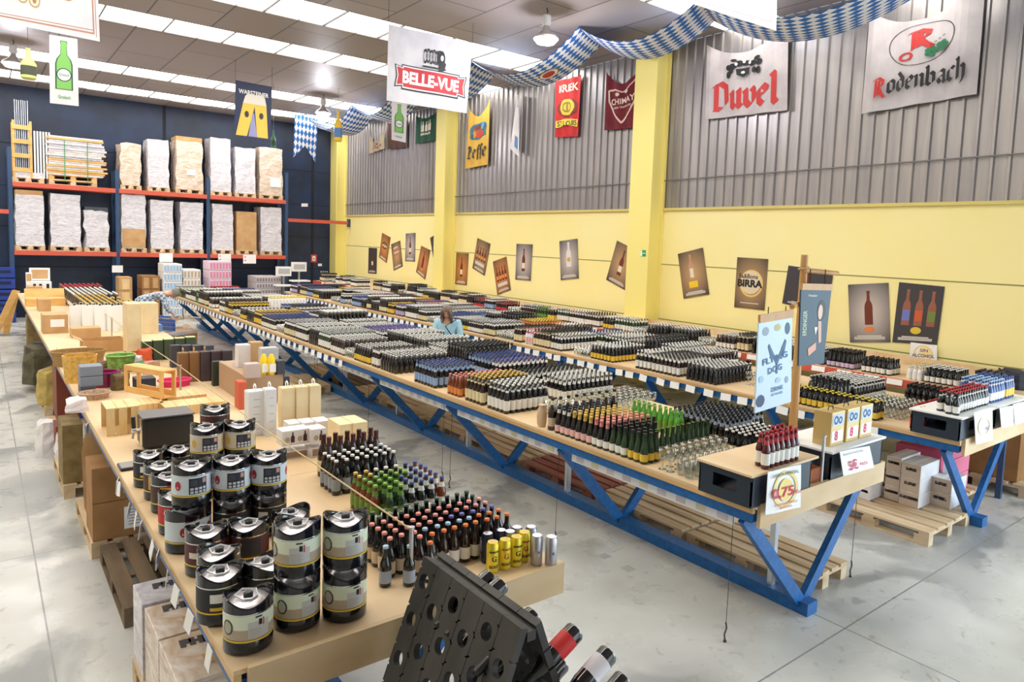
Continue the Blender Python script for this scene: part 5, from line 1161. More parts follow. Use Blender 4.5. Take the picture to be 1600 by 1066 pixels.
# --- glasses
def glass_mesh(kind, seg=14):
    mb = MB()
    if kind == 'tumbler': mb.lathe([(.028, 0), (.031, .004), (.036, .13), (.0345, .13), (.0295, .01), (.001, .01)], seg, M_GLASS)
    elif kind == 'goblet': mb.lathe([(.034, 0), (.03, .004), (.006, .012), (.006, .07), (.03, .085), (.043, .12), (.038, .17), (.0365, .17), (.0415, .12), (.028, .088), (.001, .08)], seg, M_GLASS)
    else: mb.lathe([(.036, 0), (.02, .006), (.008, .02), (.01, .05), (.038, .085), (.042, .115), (.036, .15), (.0345, .15), (.04, .115), (.036, .088), (.001, .06)], seg, M_GLASS)
    return mb.mesh('beer_glass', True)
GMS = {k: glass_mesh(k) for k in ('tumbler', 'goblet', 'tulip')}
def glasses(kind, x0, y0, nx, ny, dx, dy, label, group, z=T, keep=None):
    rr = random.Random(nx*31+ny)
    for j in range(ny):
        for i in range(nx):
            if keep and not keep(i, j): continue
            o = bpy.data.objects.new('beer_glass', GMS[kind]); COL.objects.link(o); o.location = (x0+i*dx+rr.uniform(-.006, .006), y0+j*dy+rr.uniform(-.006, .006), z+.0003); tag(o, label, 'glass', group)
glasses('tumbler', 4.15, 3.28, 8, 2, .084, .085, 'clear straight glass in front of the green bottles on the middle table', 'clear glasses near the crates')
glasses('goblet', 4.15, 3.47, 8, 3, .092, .085, 'clear stemmed glass in front of the green bottles on the middle table', 'stemmed glasses near the crates', keep=lambda i, j: not (j == 2 and i < 8))
glasses('tulip', 5.0, 5.1, 9, 5, .092, .1, 'clear tulip glass in the glass field behind the bare board', 'tulip glasses behind the bare board')
glasses('tumbler', 4.5, 5.12, 4, 4, .09, .1, 'clear tumbler beside the tulip glass field', 'tumblers beside the tulip glasses')
glasses('tulip', 7.62, 3.3, 7, 5, .09, .1, 'clear stemmed glass near the front of the far right table', 'stemmed glasses on the far right table')
glasses('goblet', 7.8, 5.0, 8, 4, .095, .1, 'clear goblet behind the dark bottles on the far right table', 'goblets on the far right table')
for (x, y, lab) in ((4.75, 3.25, 'upturned clear glass with a black base near the first crate'), (4.2, 3.16, 'upturned clear glass with a black base at the table edge by the crate')):
    t = thing('beer_glass', lab, 'glass', (x, y, T)); mb = MB(); mb.lathe([(.036, 0), (.03, .09), (.0285, .09), (.0345, 0)], 14, M_GLASS); mb.build('bowl', t, True); mb = MB(); mb.lathe([(.028, .09), (.034, .095), (.034, .106)], 14, blk_gl); mb.build('base', t)
glasses('tumbler', 1.72, 3.6, 8, 1, .09, .09, 'clear glass between the two front bottle blocks of the keg table', 'clear glasses on the keg table')

# --- far right table, near end
batch(B_('steinie', G_DK, l_y, c_ye, None), 7.34, 3.42, 3, 22, 'dark bottle with a yellow cap along the left edge of the far right table', 'yellow capped bottles on the far right table', dx=.066, dy=.068, parts=False)
batch(B_('stout', G_DK, l_w, c_w, l_w), 7.85, 3.9, 11, 9, 'dark bottle with a white cap in the large block of the far right table', 'white capped bottles on the far right table', dx=.069, dy=.069, parts=False)
batch(B_('tall', G_DK, l_c, c_bk, l_bk), 7.6, 3.95, 3, 5, 'tall dark bottle beside the white capped block of the far right table', 'tall dark bottles on the far right table', dx=.085, dy=.085, parts=False)
batch(B_('longneck', G_DK, l_bk, c_bk, None), 8.58, 3.3, 5, 6, 'dark small bottle before the wall shelf at the front of the far right table', 'dark bottles at the right front', dx=.067, dy=.067, parts=False)
batch(B_('longneck', G_RD, l_rd, c_rd, None), 7.36, 2.97, 2, 2, 'dark red bottle standing left behind the crate on the far right table', 'dark red bottles by the right crate')
batch(B_('longneck', G_RD, l_rd, c_rd, None), 7.5, 3.07, 12, 1, 'dark red bottle in the row behind the crate on the far right table', 'dark red bottles in a row behind the crate', dx=.067)
batch(B_('longneck', G_AM, l_rd, c_bk, None), 7.55, 4.9, 2, 1, 'amber bottle with red label standing alone among glasses on the far right table', 'pair of amber bottles', dx=.12)
batch(B_('steinie', G_DK, l_w, c_rd, l_w), 7.35, 2.66, 13, 3, 'bottle with a red cap and a white label on the right crate', 'red capped bottles on the right crate', dx=.066, dy=.066, z=CRZ, parts=False)
batch(B_('steinie', G_DK, l_w, c_bk, None), 7.29, 2.62, 1, 2, 'dark bottle at the left end of the row on the right crate', 'dark bottles at the row end on the right crate', z=CRZ)
batch(B_('longneck', G_BLU, l_w, c_lb, l_w), 8.25, 2.66, 6, 5, 'blue and white bottle on the white board over the second right crate', 'blue and white bottles on the right crate', dx=.067, dy=.067, z=CRZ, parts=False)
batch(B_('longneck', G_BLU, l_y, c_bl, l_w), 8.68, 2.66, 4, 5, 'blue bottle with a yellow label at the right end of the crates', 'blue yellow-labelled bottles on the right crate', dx=.067, dy=.067, z=CRZ, parts=False)
# --- wall shelf, near groups
sh_specs = [(3.0, 4, 5, B_('cava', G_DK, l_bk, c_bk, None), 'black labelled bottle on the wall shelf, nearest group'), (3.42, 6, 6, B_('steinie', G_DK, l_w, c_w, None), 'round-label dark bottle with a white cap on the wall shelf'), (3.85, 3, 6, B_('steinie', G_WH, l_w, c_go, c_go), 'pale bottle with a gold top on the wall shelf'), (4.25, 6, 5, B_('steinie', G_DK, l_w, c_bk, None), 'dark bottle with a white label in the third shelf group'), (4.75, 6, 6, B_('cava', G_DK, C(200, 180, 210), c_bk, None), 'dark bottle with a lilac label in the fourth shelf group'), (5.2, 4, 6, B_('longneck', G_DK, l_bl, c_w, l_w), 'dark bottle with pale blue label in the fifth shelf group')]
for (y, ny, nx, sp, lab) in sh_specs: batch(sp, 9.42, y, nx, ny, lab, 'shelf bottles: '+lab.split(' on ')[0].split(' in ')[0], dx=.068, dy=.068, z=SZ, parts=False)

# --- middle part of the middle table: single-mesh bottles, still individuals
# --- everything further back: too many to single out, one object per table
FT = {}
def tmpl(sp, seg=7):
    if sp not in FT:
        mb = MB(); pr, lb, nk, cp = SH[sp[0]]; rr = max(a for a, b in pr)
        red = [pr[1], pr[2], pr[4] if len(pr) > 5 else pr[3], pr[-1]]; red = [(red[0][0], 0)]+red[1:]
        mb.lathe(red, seg, sp[1])
        if sp[2]: mb.lathe([(rr+.001, lb[0]), (rr+.001, lb[1])], seg, sp[2], cap=False)
        if nk and sp[4]: mb.lathe([(.019, nk[0]), (.0155, nk[1])], seg, sp[4], cap=False)
        mb.lathe([(cp[0]+.001, cp[1]), (cp[0]+.001, cp[2])], seg, sp[3]); mb.v = [(a, b, c*1.12) for a, b, c in mb.v]; FT[sp] = mb
    return FT[sp]
def stuff_field(name, label, group_specs):
    """group_specs: list of (spec, array of positions); builds one mesh"""
    V = []; F = []; MI = []; mats = []; off = 0; LS = []
    for sp, pos in group_specs:
        if len(pos) == 0: continue
        tm = tmpl(sp) if not isinstance(sp, MB) else sp; base = np.array(tm.v); n = len(base); pos = np.array(pos)
        V.append((base[None]+pos[:, None]).reshape(-1, 3))
        mi = []
        for m_ in tm.mats:
            if m_ not in mats: mats.append(m_)
            mi.append(mats.index(m_))
        ls = np.array([len(f) for f in tm.f]); fl = np.concatenate([np.array(f) for f in tm.f])
        F.append((fl[None]+off+np.arange(len(pos))[:, None]*n).reshape(-1)); LS.append(np.tile(ls, len(pos))); MI.append(np.tile(np.array([mi[k] for k in tm.m]), len(pos))); off += n*len(pos)
    V = np.concatenate(V); F = np.concatenate(F); LS = np.concatenate(LS); MI = np.concatenate(MI)
    me = bpy.data.meshes.new(name); me.vertices.add(len(V)); me.vertices.foreach_set('co', V.astype(np.float32).ravel()); me.loops.add(len(F)); me.loops.foreach_set('vertex_index', F.astype(np.int32))
    me.polygons.add(len(LS)); st = np.concatenate([[0], np.cumsum(LS)[:-1]]); me.polygons.foreach_set('loop_start', st.astype(np.int32))
    for m_ in mats: me.materials.append(m_)
    me.polygons.foreach_set('material_index', MI.astype(np.int32)); me.update(calc_edges=True); me.validate()
    o = bpy.data.objects.new(name, me); COL.objects.link(o); return tag(o, label, 'bottles', kind='stuff')
common = [B_('longneck', G_DK, l_w, c_w, l_w), B_('steinie', G_BR, l_w, c_w, None), B_('longneck', G_DK, l_c, c_si, l_w), B_('stout', G_BR, l_c, c_bk, l_c), B_('steinie', G_DK, l_bk, c_w, None), B_('steinie', G_BR, l_w, c_si, l_w), B_('longneck', G_BR, l_w, c_bk, l_w),
          B_('longneck', G_DK, l_bl, c_w, l_w), B_('steinie', G_DK, l_y, c_w, None), B_('stout', G_DK, l_w, c_w, l_bk), B_('longneck', G_GR, l_w, c_si, l_w), B_('tall', G_DK, l_w, c_bk, l_w), B_('tall', G_DK, l_c, c_w, None), B_('stout', G_DK, None, c_w, None), B_('longneck', G_DK, None, c_w, l_bk), B_('steinie', G_DK, None, c_w, None)]
rare = [B_('steinie', G_DK, l_rd, c_rd, l_rd), B_('longneck', G_AM, l_or, c_or, l_or), B_('longneck', G_BR, l_y, c_go, l_y), B_('longneck', G_DK, l_bl, c_bl, l_bl), B_('steinie', G_GR, l_gr, c_gr, l_gr), B_('longneck', G_DK, C(190, 170, 214), c_pu, l_w)]
gl_t = MB(); gl_t.lathe([(.03, 0), (.036, .13), (.034, .13), (.028, .01)], 7, M_GLASS, cap=False)
def far_fill(x0, x1, y0, y1, z, seed, fixed=(), pitch=.074, empty=.05, glassy=.1):
    r_ = random.Random(seed); out = {}; y = y0
    xmid = [x0, (x0+x1)/2, x1] if x1-x0 > 1.4 else [x0, x1]
    for xa, xb in zip(xmid, xmid[1:]):
        y = y0+r_.uniform(0, .2)
        while y < y1:
            n = r_.choice([3, 4, 5, 6, 7]); sp = r_.choice(common) if r_.random() < .84 else r_.choice(rare)
            for fx0, fx1, fy0, fy1, fsp in fixed:
                if fy0 <= y <= fy1 and fx0 <= (xa+xb)/2 <= fx1: sp = fsp
            u = r_.random(); short = r_.choice([0, 0, 0, 1, 3]); nc = int((xb-xa-.03)/pitch)
            for j in range(n):
                for i in range(nc-short):
                    if y+j*pitch > y1: break
                    if u < empty: continue
                    px_ = xa+.03+i*pitch+r_.uniform(-.003, .003); q = (px_, y+j*pitch+r_.uniform(-.003, .003), z)
                    if u < empty+glassy: out.setdefault('glass', []).append(q)
                    else: out.setdefault(sp, []).append(q)
            y += n*pitch+r_.choice([.015, .02, .05, .1])
    return [(gl_t if k == 'glass' else k, v) for k, v in out.items()]
mid_blocks = []
for x, y, nx, ny, sp in ((4.13, 5.62, 8, 5, B_('stout', G_DK, l_w, c_w, l_w)), (4.13, 6.05, 9, 5, B_('stout', G_BR, l_c, c_go, l_c)), (4.98, 5.72, 11, 6, B_('longneck', G_DK, l_w, c_w, l_w)), (4.9, 6.25, 12, 5, B_('longneck', G_DK, l_w, c_bk, l_w)), (4.13, 6.5, 10, 4, B_('steinie', G_AM, l_or, c_pk, None))):
    mid_blocks.append((sp, [(x+i*.071, y+j*.071, T+.0005) for j in range(ny) for i in range(nx)]))
blue_caps = B_('steinie', G_DK, l_w, c_bl, l_w); pur = B_('longneck', G_DK, l_w, c_pu, l_w); org = B_('longneck', G_AM, l_or, c_ye, l_or); pnk = B_('longneck', G_WH, l_pk, c_pk, C(220, 90, 140)); yel_b = B_('tall', G_WH, C(228, 206, 130), c_ye, c_ye)
stuff_field('bottle_field', 'dense rows of beer bottles covering the far part of the middle table', mid_blocks+far_fill(4.1, 5.86, 6.95, 20.9, T+.0005, 11, fixed=((4, 5, 12.3, 13.3, blue_caps), (5, 6, 10.2, 11.0, pur), (5, 6, 15.2, 15.9, yel_b))))
stuff_field('bottle_field', 'dense rows of beer bottles covering the far part of the right table', far_fill(7.33, 9.08, 5.4, 21.3, T+.0005, 12, fixed=((8, 9.1, 9.6, 10.6, org), (7.3, 8.2, 9.3, 9.6, pnk), (8, 9.1, 9.0, 9.3, pnk), (7.3, 8.2, 7.4, 7.9, B_('longneck', G_BLU, l_w, c_bl, l_w)), (8, 9.1, 5.4, 6.0, blue_caps))))
stuff_field('bottle_field', 'long row of bottle groups on the raised wall shelf, beyond the nearest groups', far_fill(9.38, 9.95, 5.6, 24.2, SZ+.0005, 13, empty=.12, glassy=.12))
stuff_field('bottle_field', 'dark wine bottles with red and gold tops at the far end of the left table', far_fill(1.5, 2.4, 15.2, 20.6, T+.0005, 14, empty=0, glassy=0, fixed=((0, 3, 15, 17.3, B_('tall', G_DK, l_bk, c_go, c_go)), (0, 3, 17.3, 19, B_('tall', G_DK, l_w, c_w, c_w)), (0, 3, 19, 21, B_('tall', G_DK, l_rd, c_rd, c_rd))), pitch=.095))
# ================================================================== CRATES, SIGNS, GIFT BOXES ON THE TABLE ENDS
def plastic_crate(label, x0, x1, y0, y1, z0, z1, hole=True, m=crate_bl):
    t = thing('bottle_crate', label, 'crate', ((x0+x1)/2, (y0+y1)/2, z0)); a, b, h = (x1-x0)/2, (y1-y0)/2, z1-z0; th = .012
    mb = MB(); mb.box(-a, a, -b, b, 0, th, m)
    def wall(axis, s_):
        # a wall with a hand hole, made of four bars
        L_ = b if axis == 'x' else a; hw = .45*L_ if axis == 'x' else .3*L_; zz = (h*.35, h*.78)
        P = (lambda u0, u1, w0, w1: mb.box(*(sorted((s_*a, s_*(a-th)))), u0, u1, w0, w1, m)) if axis == 'x' else (lambda u0, u1, w0, w1: mb.box(u0, u1, *(sorted((s_*b, s_*(b-th)))), w0, w1, m))
        if hole: P(-L_, -hw, th, h); P(hw, L_, th, h); P(-hw, hw, th, zz[0]); P(-hw, hw, zz[1], h)
        else: P(-L_, L_, th, h)
    for ax in 'xy':
        for s_ in (-1, 1): wall(ax, s_)
    mb.build('crate_body', t)
    for sx in (-1, 1): mb = MB(); mb.bar((sx*(a+.003), -b, h-.02), (sx*(a+.003), b, h-.02), .006, .02, m); mb.build('rib', t)
    return t
plastic_crate('black crate at the near left corner of the middle table, under the ruby bottles', 4.0, 4.74, 2.64, 3.08, T+.001, 1.288)
tag(MB().box(3.98, 4.82, 2.63, 3.1, 1.2885, 1.3045, wood_top).build('crate_board'), 'thin board laid over the left black crate', 'board')
plastic_crate('black crate at the near right corner of the middle table, under the gift packs', 5.02, 5.84, 2.64, 3.1, T+.001, 1.288)
tag(MB().box(5.0, 5.86, 2.62, 3.12, 1.2885, 1.3045, white_p).build('crate_board'), 'white board laid over the right black crate of the middle table', 'board')
t = thing('wooden_crate', 'low brown wooden crate between the two black crates', 'crate', (4.9, 2.9, T)); mb = MB(); cb = flat(178, 104, 60)
mb.box(4.78, 5.0, 2.7, 2.715, T+.001, T+.1, cb); mb.box(4.78, 5.0, 3.15, 3.165, T+.001, T+.1, cb); mb.box(4.78, 4.79, 2.715, 3.15, T+.001, T+.1, cb); mb.box(4.99, 5.0, 2.715, 3.15, T+.001, T+.1, cb); mb.box(4.79, 4.99, 2.715, 3.15, T+.001, T+.01, cb); mb.build('crate_body', t, world=True)
# guard post
t = thing('guard_post', 'thin steel post standing at the front end of the middle table', 'post', (4.93, 2.66, T)); mb = MB(); mb.lathe([(.012, 0), (.012, .36)], 10, steel); mb.lathe([(.018, .36), (.018, .37)], 10, steel); mb.build('post_tube', t, True)
# gift packs 8pk
gold_b = mat('gift_gold', (206, 178, 116), .4, .2)
for k, (x, lab) in enumerate(((5.12, 'gold gift pack with window, left of three on the right crate'), (5.36, 'gold gift pack with window, middle of three on the right crate'), (5.58, 'gold gift pack with window, right of three on the right crate'))):
    t = thing('gift_pack', lab, 'gift pack', (x+.1, 2.78, 1.305)); mb = MB(); mb.box(-.1, .1, -.07, .08, 0, .27, gold_b); mb.build('box_body', t, bevel=.003)
    mb = MB(); mb.box(-.085, .085, -.0718, -.0705, .03, .12, white_p); mb.box(-.085, .085, -.0718, -.0705, .16, .25, flat(190, 210, 236)); mb.build('window_panel', t)
    mb = MB(); g = text_geo('8', .1, .004); mb.add([(p_[0]-.02, -.073, .045+p_[1]) for p_ in g[0]], g[1], flat(210, 40, 80)); g = disc_geo(-.035, .205, .032, .036, 14, .55); mb.add([(p_[0], -.073, p_[1]) for p_ in g[0]], g[1], flat(40, 70, 130)); g = disc_geo(.03, .2, .03, .03, 12, .5); mb.add([(p_[0], -.073, p_[1]) for p_ in g[0]], g[1], flat(40, 70, 130)); mb.build('print', t)
    mb = MB(); mb.tube([(-.04, 0, .27), (-.03, 0, .3), (.03, 0, .3), (.04, 0, .27)], .004, blk, 5); mb.build('handle', t)
# price signs
PKR = flat(206, 46, 90)
Y = 2.585
s = Sheet('price_sign', 'large paper sign with a red price of seventy-five cents, hanging from the left crate', 'sign', [ty(1200, 738, Y), ty(1251, 726, Y), ty(1251, 793, Y), ty(1196, 805, Y)], (0, -1, 0), wave=.004, freq=1)
s.base(white_p, 'paper', 6, 4); s.art(disc_geo(.52, .52, .38, .42, 30, .8), flat(244, 222, 150), 'ring'); s.art(disc_geo(.52, .5, .22, .26, 24), flat(242, 216, 130), 'disc')
s.text('OFERTA ESPECIAL', .5, .88, .8, .07, flat(90, 100, 80), rot=.0); s.text('0,75', .43, .45, .66, .27, PKR); s.text('€/ud', .86, .42, .16, .1, PKR); s.text('FLYING DOG CERVEZA', .5, .2, .7, .05, flat(200, 80, 70)); s.text('BARREL', .5, .12, .4, .05, flat(200, 80, 70))
s = Sheet('price_sign', 'white paper sign with a red five euro price on the right crate', 'sign', [ty(1312, 706, Y), ty(1358, 697, Y), ty(1366, 731, Y), ty(1318, 744, Y)], (0, -1, 0), wave=.004, freq=1)
s.base(white_p, 'paper', 6, 4); s.text('BIERPAKETE', .42, .86, .66, .08, flat(170, 170, 180)); s.text('5€', .33, .38, .3, .42, PKR); s.text('PACK', .68, .32, .26, .13, PKR)
Y = 2.485
plastic_crate('dark crate at the near left corner of the far right table', 7.22, 7.85, 2.55, 3.0, T+.001, 1.288)
tag(MB().box(7.2, 8.08, 2.53, 3.02, 1.2885, 1.3045, white_p).build('crate_board'), 'white board laid over the left crate of the far right table', 'board')
plastic_crate('dark crate in the middle of the near end of the far right table', 8.12, 8.6, 2.55, 3.0, T+.001, 1.288)
plastic_crate('dark crate at the near right corner of the far right table', 8.62, 9.08, 2.55, 3.0, T+.001, 1.288)
tag(MB().box(8.1, 9.1, 2.53, 3.02, 1.2885, 1.3045, white_p).build('crate_board'), 'white board laid over the right crates of the far right table', 'board')
s = Sheet('price_sign', 'pale paper sign with a one euro price on the far right table', 'sign', [ty(1522, 645, Y), ty(1550, 637, Y), ty(1551, 688, Y), ty(1525, 695, Y)], (0, -1, 0), wave=.004, freq=1); s.base(white_p, 'paper', 6, 4)
s.art(disc_geo(.5, .5, .38, .3, 24, .8), flat(250, 236, 190), 'ring'); s.text('1€', .65, .42, .2, .12, flat(120, 110, 120))
for (a, b, c, d, lab) in ((1562, 634, 1582, 665, 'white paper hanging beside the one euro sign'), (1583, 628, 1600, 660, 'white paper hanging at the right edge of the far right table')):
    s = Sheet('price_sign', lab, 'sign', [ty(a, b+4, Y), ty(c, b, Y), ty(c+2, d, Y), ty(a+3, d+4, Y)], (0, -1, 0), wave=.004, freq=1); s.base(white_p, 'paper', 4, 2)

# bamboo-like pole with arms and hanging boards, standing among the bottles
PXY = (5.06, 3.0)
pole_w = mat('pole_wood', (206, 158, 98), .5, noise=5, col2=(186, 134, 76), stretch=(1, 1, .3))
pt = ty(1249, 398, 3.0).z
t = thing('sign_pole', 'tall round wooden pole with two crossbars between the black crates', 'pole', (PXY[0], PXY[1], T))
mb = MB(); mb.lathe([(.035, 0), (.033, (pt-T)*.5), (.028, pt-T)], 14, pole_w); mb.build('pole', t, True)
a1 = ty(1250, 420, 3.0).z-T; a2 = ty(1245, 476, 3.0).z-T
mb = MB(); mb.tube([(-.03, -.03, a1-.01), (.33, -.1, a1-.03)], .02, pole_w, 10); mb.build('crossbar', t, True)
mb = MB(); mb.tube([(.03, .03, a2+.01), (-.33, -.12, a2-.0)], .02, pole_w, 10); mb.build('crossbar', t, True)
for z in (a1, a2):
    mb = MB(); mb.tube([(.04*math.cos(k), .04*math.sin(k), z-.015+.005*k) for k in range(8)], .006, rope_m, 5); mb.build('lashing', t)
def chain(mb, p, q, n=6):
    p = Vector(p); q = Vector(q)
    for k in range(n):
        c = p.lerp(q, (k+.5)/n); r1 = (q-p).length/n*.6; ax = Vector((1, 0, 0)) if k % 2 else Vector((0, 1, 0)); mb.tube([c+ax*.35*r1*math.cos(a)+Vector((0, 0, 1))*r1*math.sin(a) for a in [i*PI/3 for i in range(6)]], .0025, blk, 4, closed=True)
def board_sign(label, pts, Y0, bg, chains, skew=0.0):
    s = Sheet('hanging_sign', label, 'sign', [ty(a, b, Y0+dy) for (a, b), dy in zip(pts, (0, skew, skew, 0))], (skew if False else .0, -1, 0), thick=.012); s.base(bg, 'panel', 2, 2)
    for (u, z) in chains:
        mb = MB(); p_ = s.P(u, 1); chain(mb, p_, (p_.x, p_.y, z)); mb.build('chain', s.root, world=True)
    return s
LB = flat(206, 226, 240)
s = board_sign('pale blue board with sketched animals hanging on the left of the wooden pole', [(1186, 503), (1238, 494), (1236, 628), (1180, 646)], 2.93, LB, ((.25, T+a2), (.78, T+a2)))
mb = MB(); c4 = [s.P(0, 1), s.P(1, 1)]; mb.bar(c4[0]+Vector((0, 0, .02)), c4[1]+Vector((0, 0, .02)), .02, .06, pole_w); mb.build('top_batten', s.root, world=True)
for (cx, cy, rx, ry, c) in ((.2, .88, .1, .05, (150, 160, 180)), (.55, .9, .1, .04, (190, 180, 120)), (.85, .87, .08, .07, (60, 90, 120)), (.12, .12, .12, .07, (50, 70, 110)), (.85, .28, .05, .04, (150, 160, 180)), (.12, .36, .07, .04, (160, 200, 220)), (.6, .3, .08, .03, (170, 200, 220))): s.art(disc_geo(cx, cy, rx, ry, 9), flat(*c), 'sketch')
for a_, b_ in (((.3, .72), (.55, .5)), ((.55, .5), (.8, .74)), ((.8, .74), (.72, .56)), ((.3, .72), (.42, .55)), ((.55, .5), (.55, .38))):
    d = Vector((b_[0]-a_[0], b_[1]-a_[1])).normalized(); n = Vector((-d.y, d.x))*.022; s.art(([(a_[0]-n.x, a_[1]-n.y, 0), (b_[0]-n.x, b_[1]-n.y, 0), (b_[0]+n.x, b_[1]+n.y, 0), (a_[0]+n.x, a_[1]+n.y, 0)], [(0, 1, 2, 3)]), flat(60, 100, 140), 'wing')
s.text('FLYING', .5, .56, .72, .07, flat(50, 100, 150), rot=.08); s.text('DOG', .5, .44, .4, .07, flat(50, 100, 150), rot=.08); s.text('DRINK', .58, .21, .34, .05, flat(50, 110, 160)); s.text('BETTER BEER', .58, .15, .32, .025, flat(80, 130, 170))
s = board_sign('dark blue-green board with a woman silhouette and a beer glass, right of the wooden pole', [(1252, 452), (1299, 453), (1287, 568), (1248, 572)], 2.9, flat(48, 74, 92), ((.25, T+a1), (.75, T+a1)))
mb = MB(); c4 = [s.P(0, 1), s.P(1, 1)]; mb.bar(c4[0]+Vector((0, 0, .02)), c4[1]+Vector((0, 0, .02)), .02, .05, pole_w); mb.build('top_batten', s.root, world=True)
s.text('ERDINGER', .16, .56, .44, .1, flat(190, 206, 170), rot=PI/2); s.text('Weissbier', .38, .92, .3, .03, flat(210, 220, 220))
s.art(disc_geo(.72, .72, .15, .14, 16), flat(40, 30, 34), 'hair'); s.art(disc_geo(.68, .7, .08, .1, 16), flat(226, 190, 170), 'face'); s.art(([(.62, .58, 0), (.74, .58, 0), (.8, .3, 0), (.7, .28, 0)], [(0, 1, 2, 3)]), flat(214, 170, 150), 'neck'); s.art(([(.5, .5, 0), (.62, .5, 0), (.56, .4, 0)], [(0, 1, 2)]), WHT, 'glass_print'); s.art(([(.3, .22, 0), (.6, .3, 0), (.62, .2, 0), (.34, .12, 0)], [(0, 1, 2, 3)]), flat(220, 160, 140), 'hand')

# ================================================================== GIFT BOXES AND GOODS ON THE NEAR LEFT TABLE
def wood_crate(name, label, x0, x1, y0, y1, z0, h, m=pine, slats=3, gap=.03, rz=0, side_open=True, tilt=0):
    """slatted box lying on its side: planks on top, front, back and bottom; open to the left"""
    t = thing(name, label, 'wooden crate', ((x0+x1)/2, (y0+y1)/2, z0), rz); a, b = (x1-x0)/2, (y1-y0)/2; th = .01
    for nm, f in (('top', lambda u0, u1: (u0, u1, -b, b, h-th, h)), ('bottom', lambda u0, u1: (u0, u1, -b, b, 0, th)), ('front', lambda u0, u1: (u0, u1, -b, -b+th, th, h-th)), ('back', lambda u0, u1: (u0, u1, b-th, b, th, h-th))):
        mb = MB(); w_ = (2*a-(slats-1)*(gap if nm in ('front', 'back') else .004))/slats
        for k in range(slats): u0 = -a+k*(w_+(gap if nm in ('front', 'back') else .004)); mb.box(*f(u0, u0+w_), m)
        mb.build(nm+'_planks', t)
    mb = MB(); mb.box(a-.012, a-.001, -b+th, b-th, th, h-th, m); mb.build('end_panel', t); return t
p = tz(167, 683, T); q = ty(218, 680, p.y); z1 = ty(190, 637, p.y).z
wood_crate('wine_crate', 'pale slatted wine crate lying open to the left beside the beer cooler', p.x, q.x, p.y, p.y+.34, T, z1-T)
for (xl, yb, xr, yt, d, lab) in ((258, 652, 352, 636, .28, 'row of pale wooden box lids directly behind the beer cooler'), (262, 636, 323, 621, .3, 'second pale wooden box behind the cooler, under the tilted frame crate'), (214, 648, 256, 632, .3, 'pale wooden box between the open crate and the cooler')):
    p = tz(xl, yb, T); q = ty(xr, yb, p.y); z1 = max(ty((xl+xr)/2, yt, p.y).z, T+.09); wood_crate('wine_crate', lab, p.x, q.x, p.y, p.y+d, T, z1-T, slats=5, gap=.003)
# framed crate standing on the boxes
p = tz(194, 612, T+.1); q = tz(254, 624, T+.1); h_ = ty(194, 570, p.y).z-T-.1
d = (q-p).length; t = thing('frame_crate', 'tilted open pine frame crate you can see through, on top of the pale boxes', 'wooden crate', ((p.x+q.x)/2, (p.y+q.y)/2, T+.1), math.atan2(q.y-p.y, q.x-p.x))
for y_ in (0, .13):
    mb = MB(); a = d/2
    mb.box(-a, -a+.05, y_, y_+.015, 0, h_, pine_or); mb.box(a-.05, a, y_, y_+.015, 0, h_, pine_or); mb.box(-a+.05, a-.05, y_, y_+.015, 0, .06, pine_or); mb.box(-a+.05, a-.05, y_, y_+.015, h_-.05, h_, pine_or); mb.build('frame', t)
mb = MB(); mb.box(-a, a, .016, .129, h_-.012, h_, pine_or); mb.box(-a, a, .016, .129, 0, .012, pine_or); mb.build('slats', t)
# tall wine boxes
def wine_box(label, xl, yb, xr, yt, d, m, handle=True, z=T, cat='wine box', group=None, hm=white_p, name='wine_box', marks=None):
    p = tz(xl, yb, z); q = ty(xr, yb, p.y); z1 = ty((xl+xr)/2, yt, p.y).z; a = (q.x-p.x)/2-.002; h = z1-z
    t = thing(name, label, cat, (p.x+a, p.y+d/2, z+.0003), 0, group); mb = MB(); mb.box(-a, a, -d/2, d/2, 0, h, m); mb.build('box_body', t, bevel=.003)
    mb = MB(); mb.box(-a*.96, a*.96, -d/2*.96, d/2*.96, h+.0003, h+.006, m); mb.build('lid', t)
    if handle: mb = MB(); mb.tube([(-.0, -.03, h+.005), (0, -.028, h+.045), (0, 0, h+.06), (0, .028, h+.045), (0, .03, h+.005)], .006, hm, 6); mb.build('rope_handle', t)
    if marks:
        mb = MB()
        for k in range(5): mb.box(-a*.4, a*.4, -d/2-.0012, -d/2-.0002, h*(.15+.17*k), h*(.155+.17*k), marks)
        mb.build('print', t)
    return t
lgrey = flat(222, 226, 232); crm = mat('cream_wood', (236, 216, 174), .5, noise=5, col2=(226, 202, 156))
wine_box('tall grey-white wine box with a rope handle, leftmost of the tall row', 388, 683, 415, 613, .12, lgrey, marks=ink)
wine_box('tall grey-white wine box with a rope handle, second of the tall row', 416, 683, 433, 610, .12, lgrey, marks=ink)
wine_box('tall cream wine box with a picture side, third of the tall row', 441, 676, 462, 608, .12, crm)
wine_box('tall cream wine box with a rope handle, fourth of the tall row', 463, 674, 483, 606, .12, crm)
wine_box('tall cream wine box with a rope handle, right end of the tall row', 484, 672, 502, 604, .12, crm)
rb_ = flat(206, 96, 70)
wine_box('orange-red wine box left of the tall white pair', 373, 641, 386, 598, .14, rb_, handle=False)
for k in range(3): wine_box('slanted red-brown box with a carry handle behind the tall white boxes, %s' % ('left', 'middle', 'right')[k], 398+k*19, 628, 415+k*19, 590, .12, rb_ if k < 2 else flat(60, 54, 66), hm=blk)
for k in range(5): wine_box('brown wine box with a rope handle, number %s from the left of its row' % ('one', 'two', 'three', 'four', 'five')[k], 280+k*17, 598-k*.6, 296+k*17, 553-k*1., .12, flat(134, 100, 60) if k < 2 else flat(70, 56, 62), handle=k < 3, hm=card)
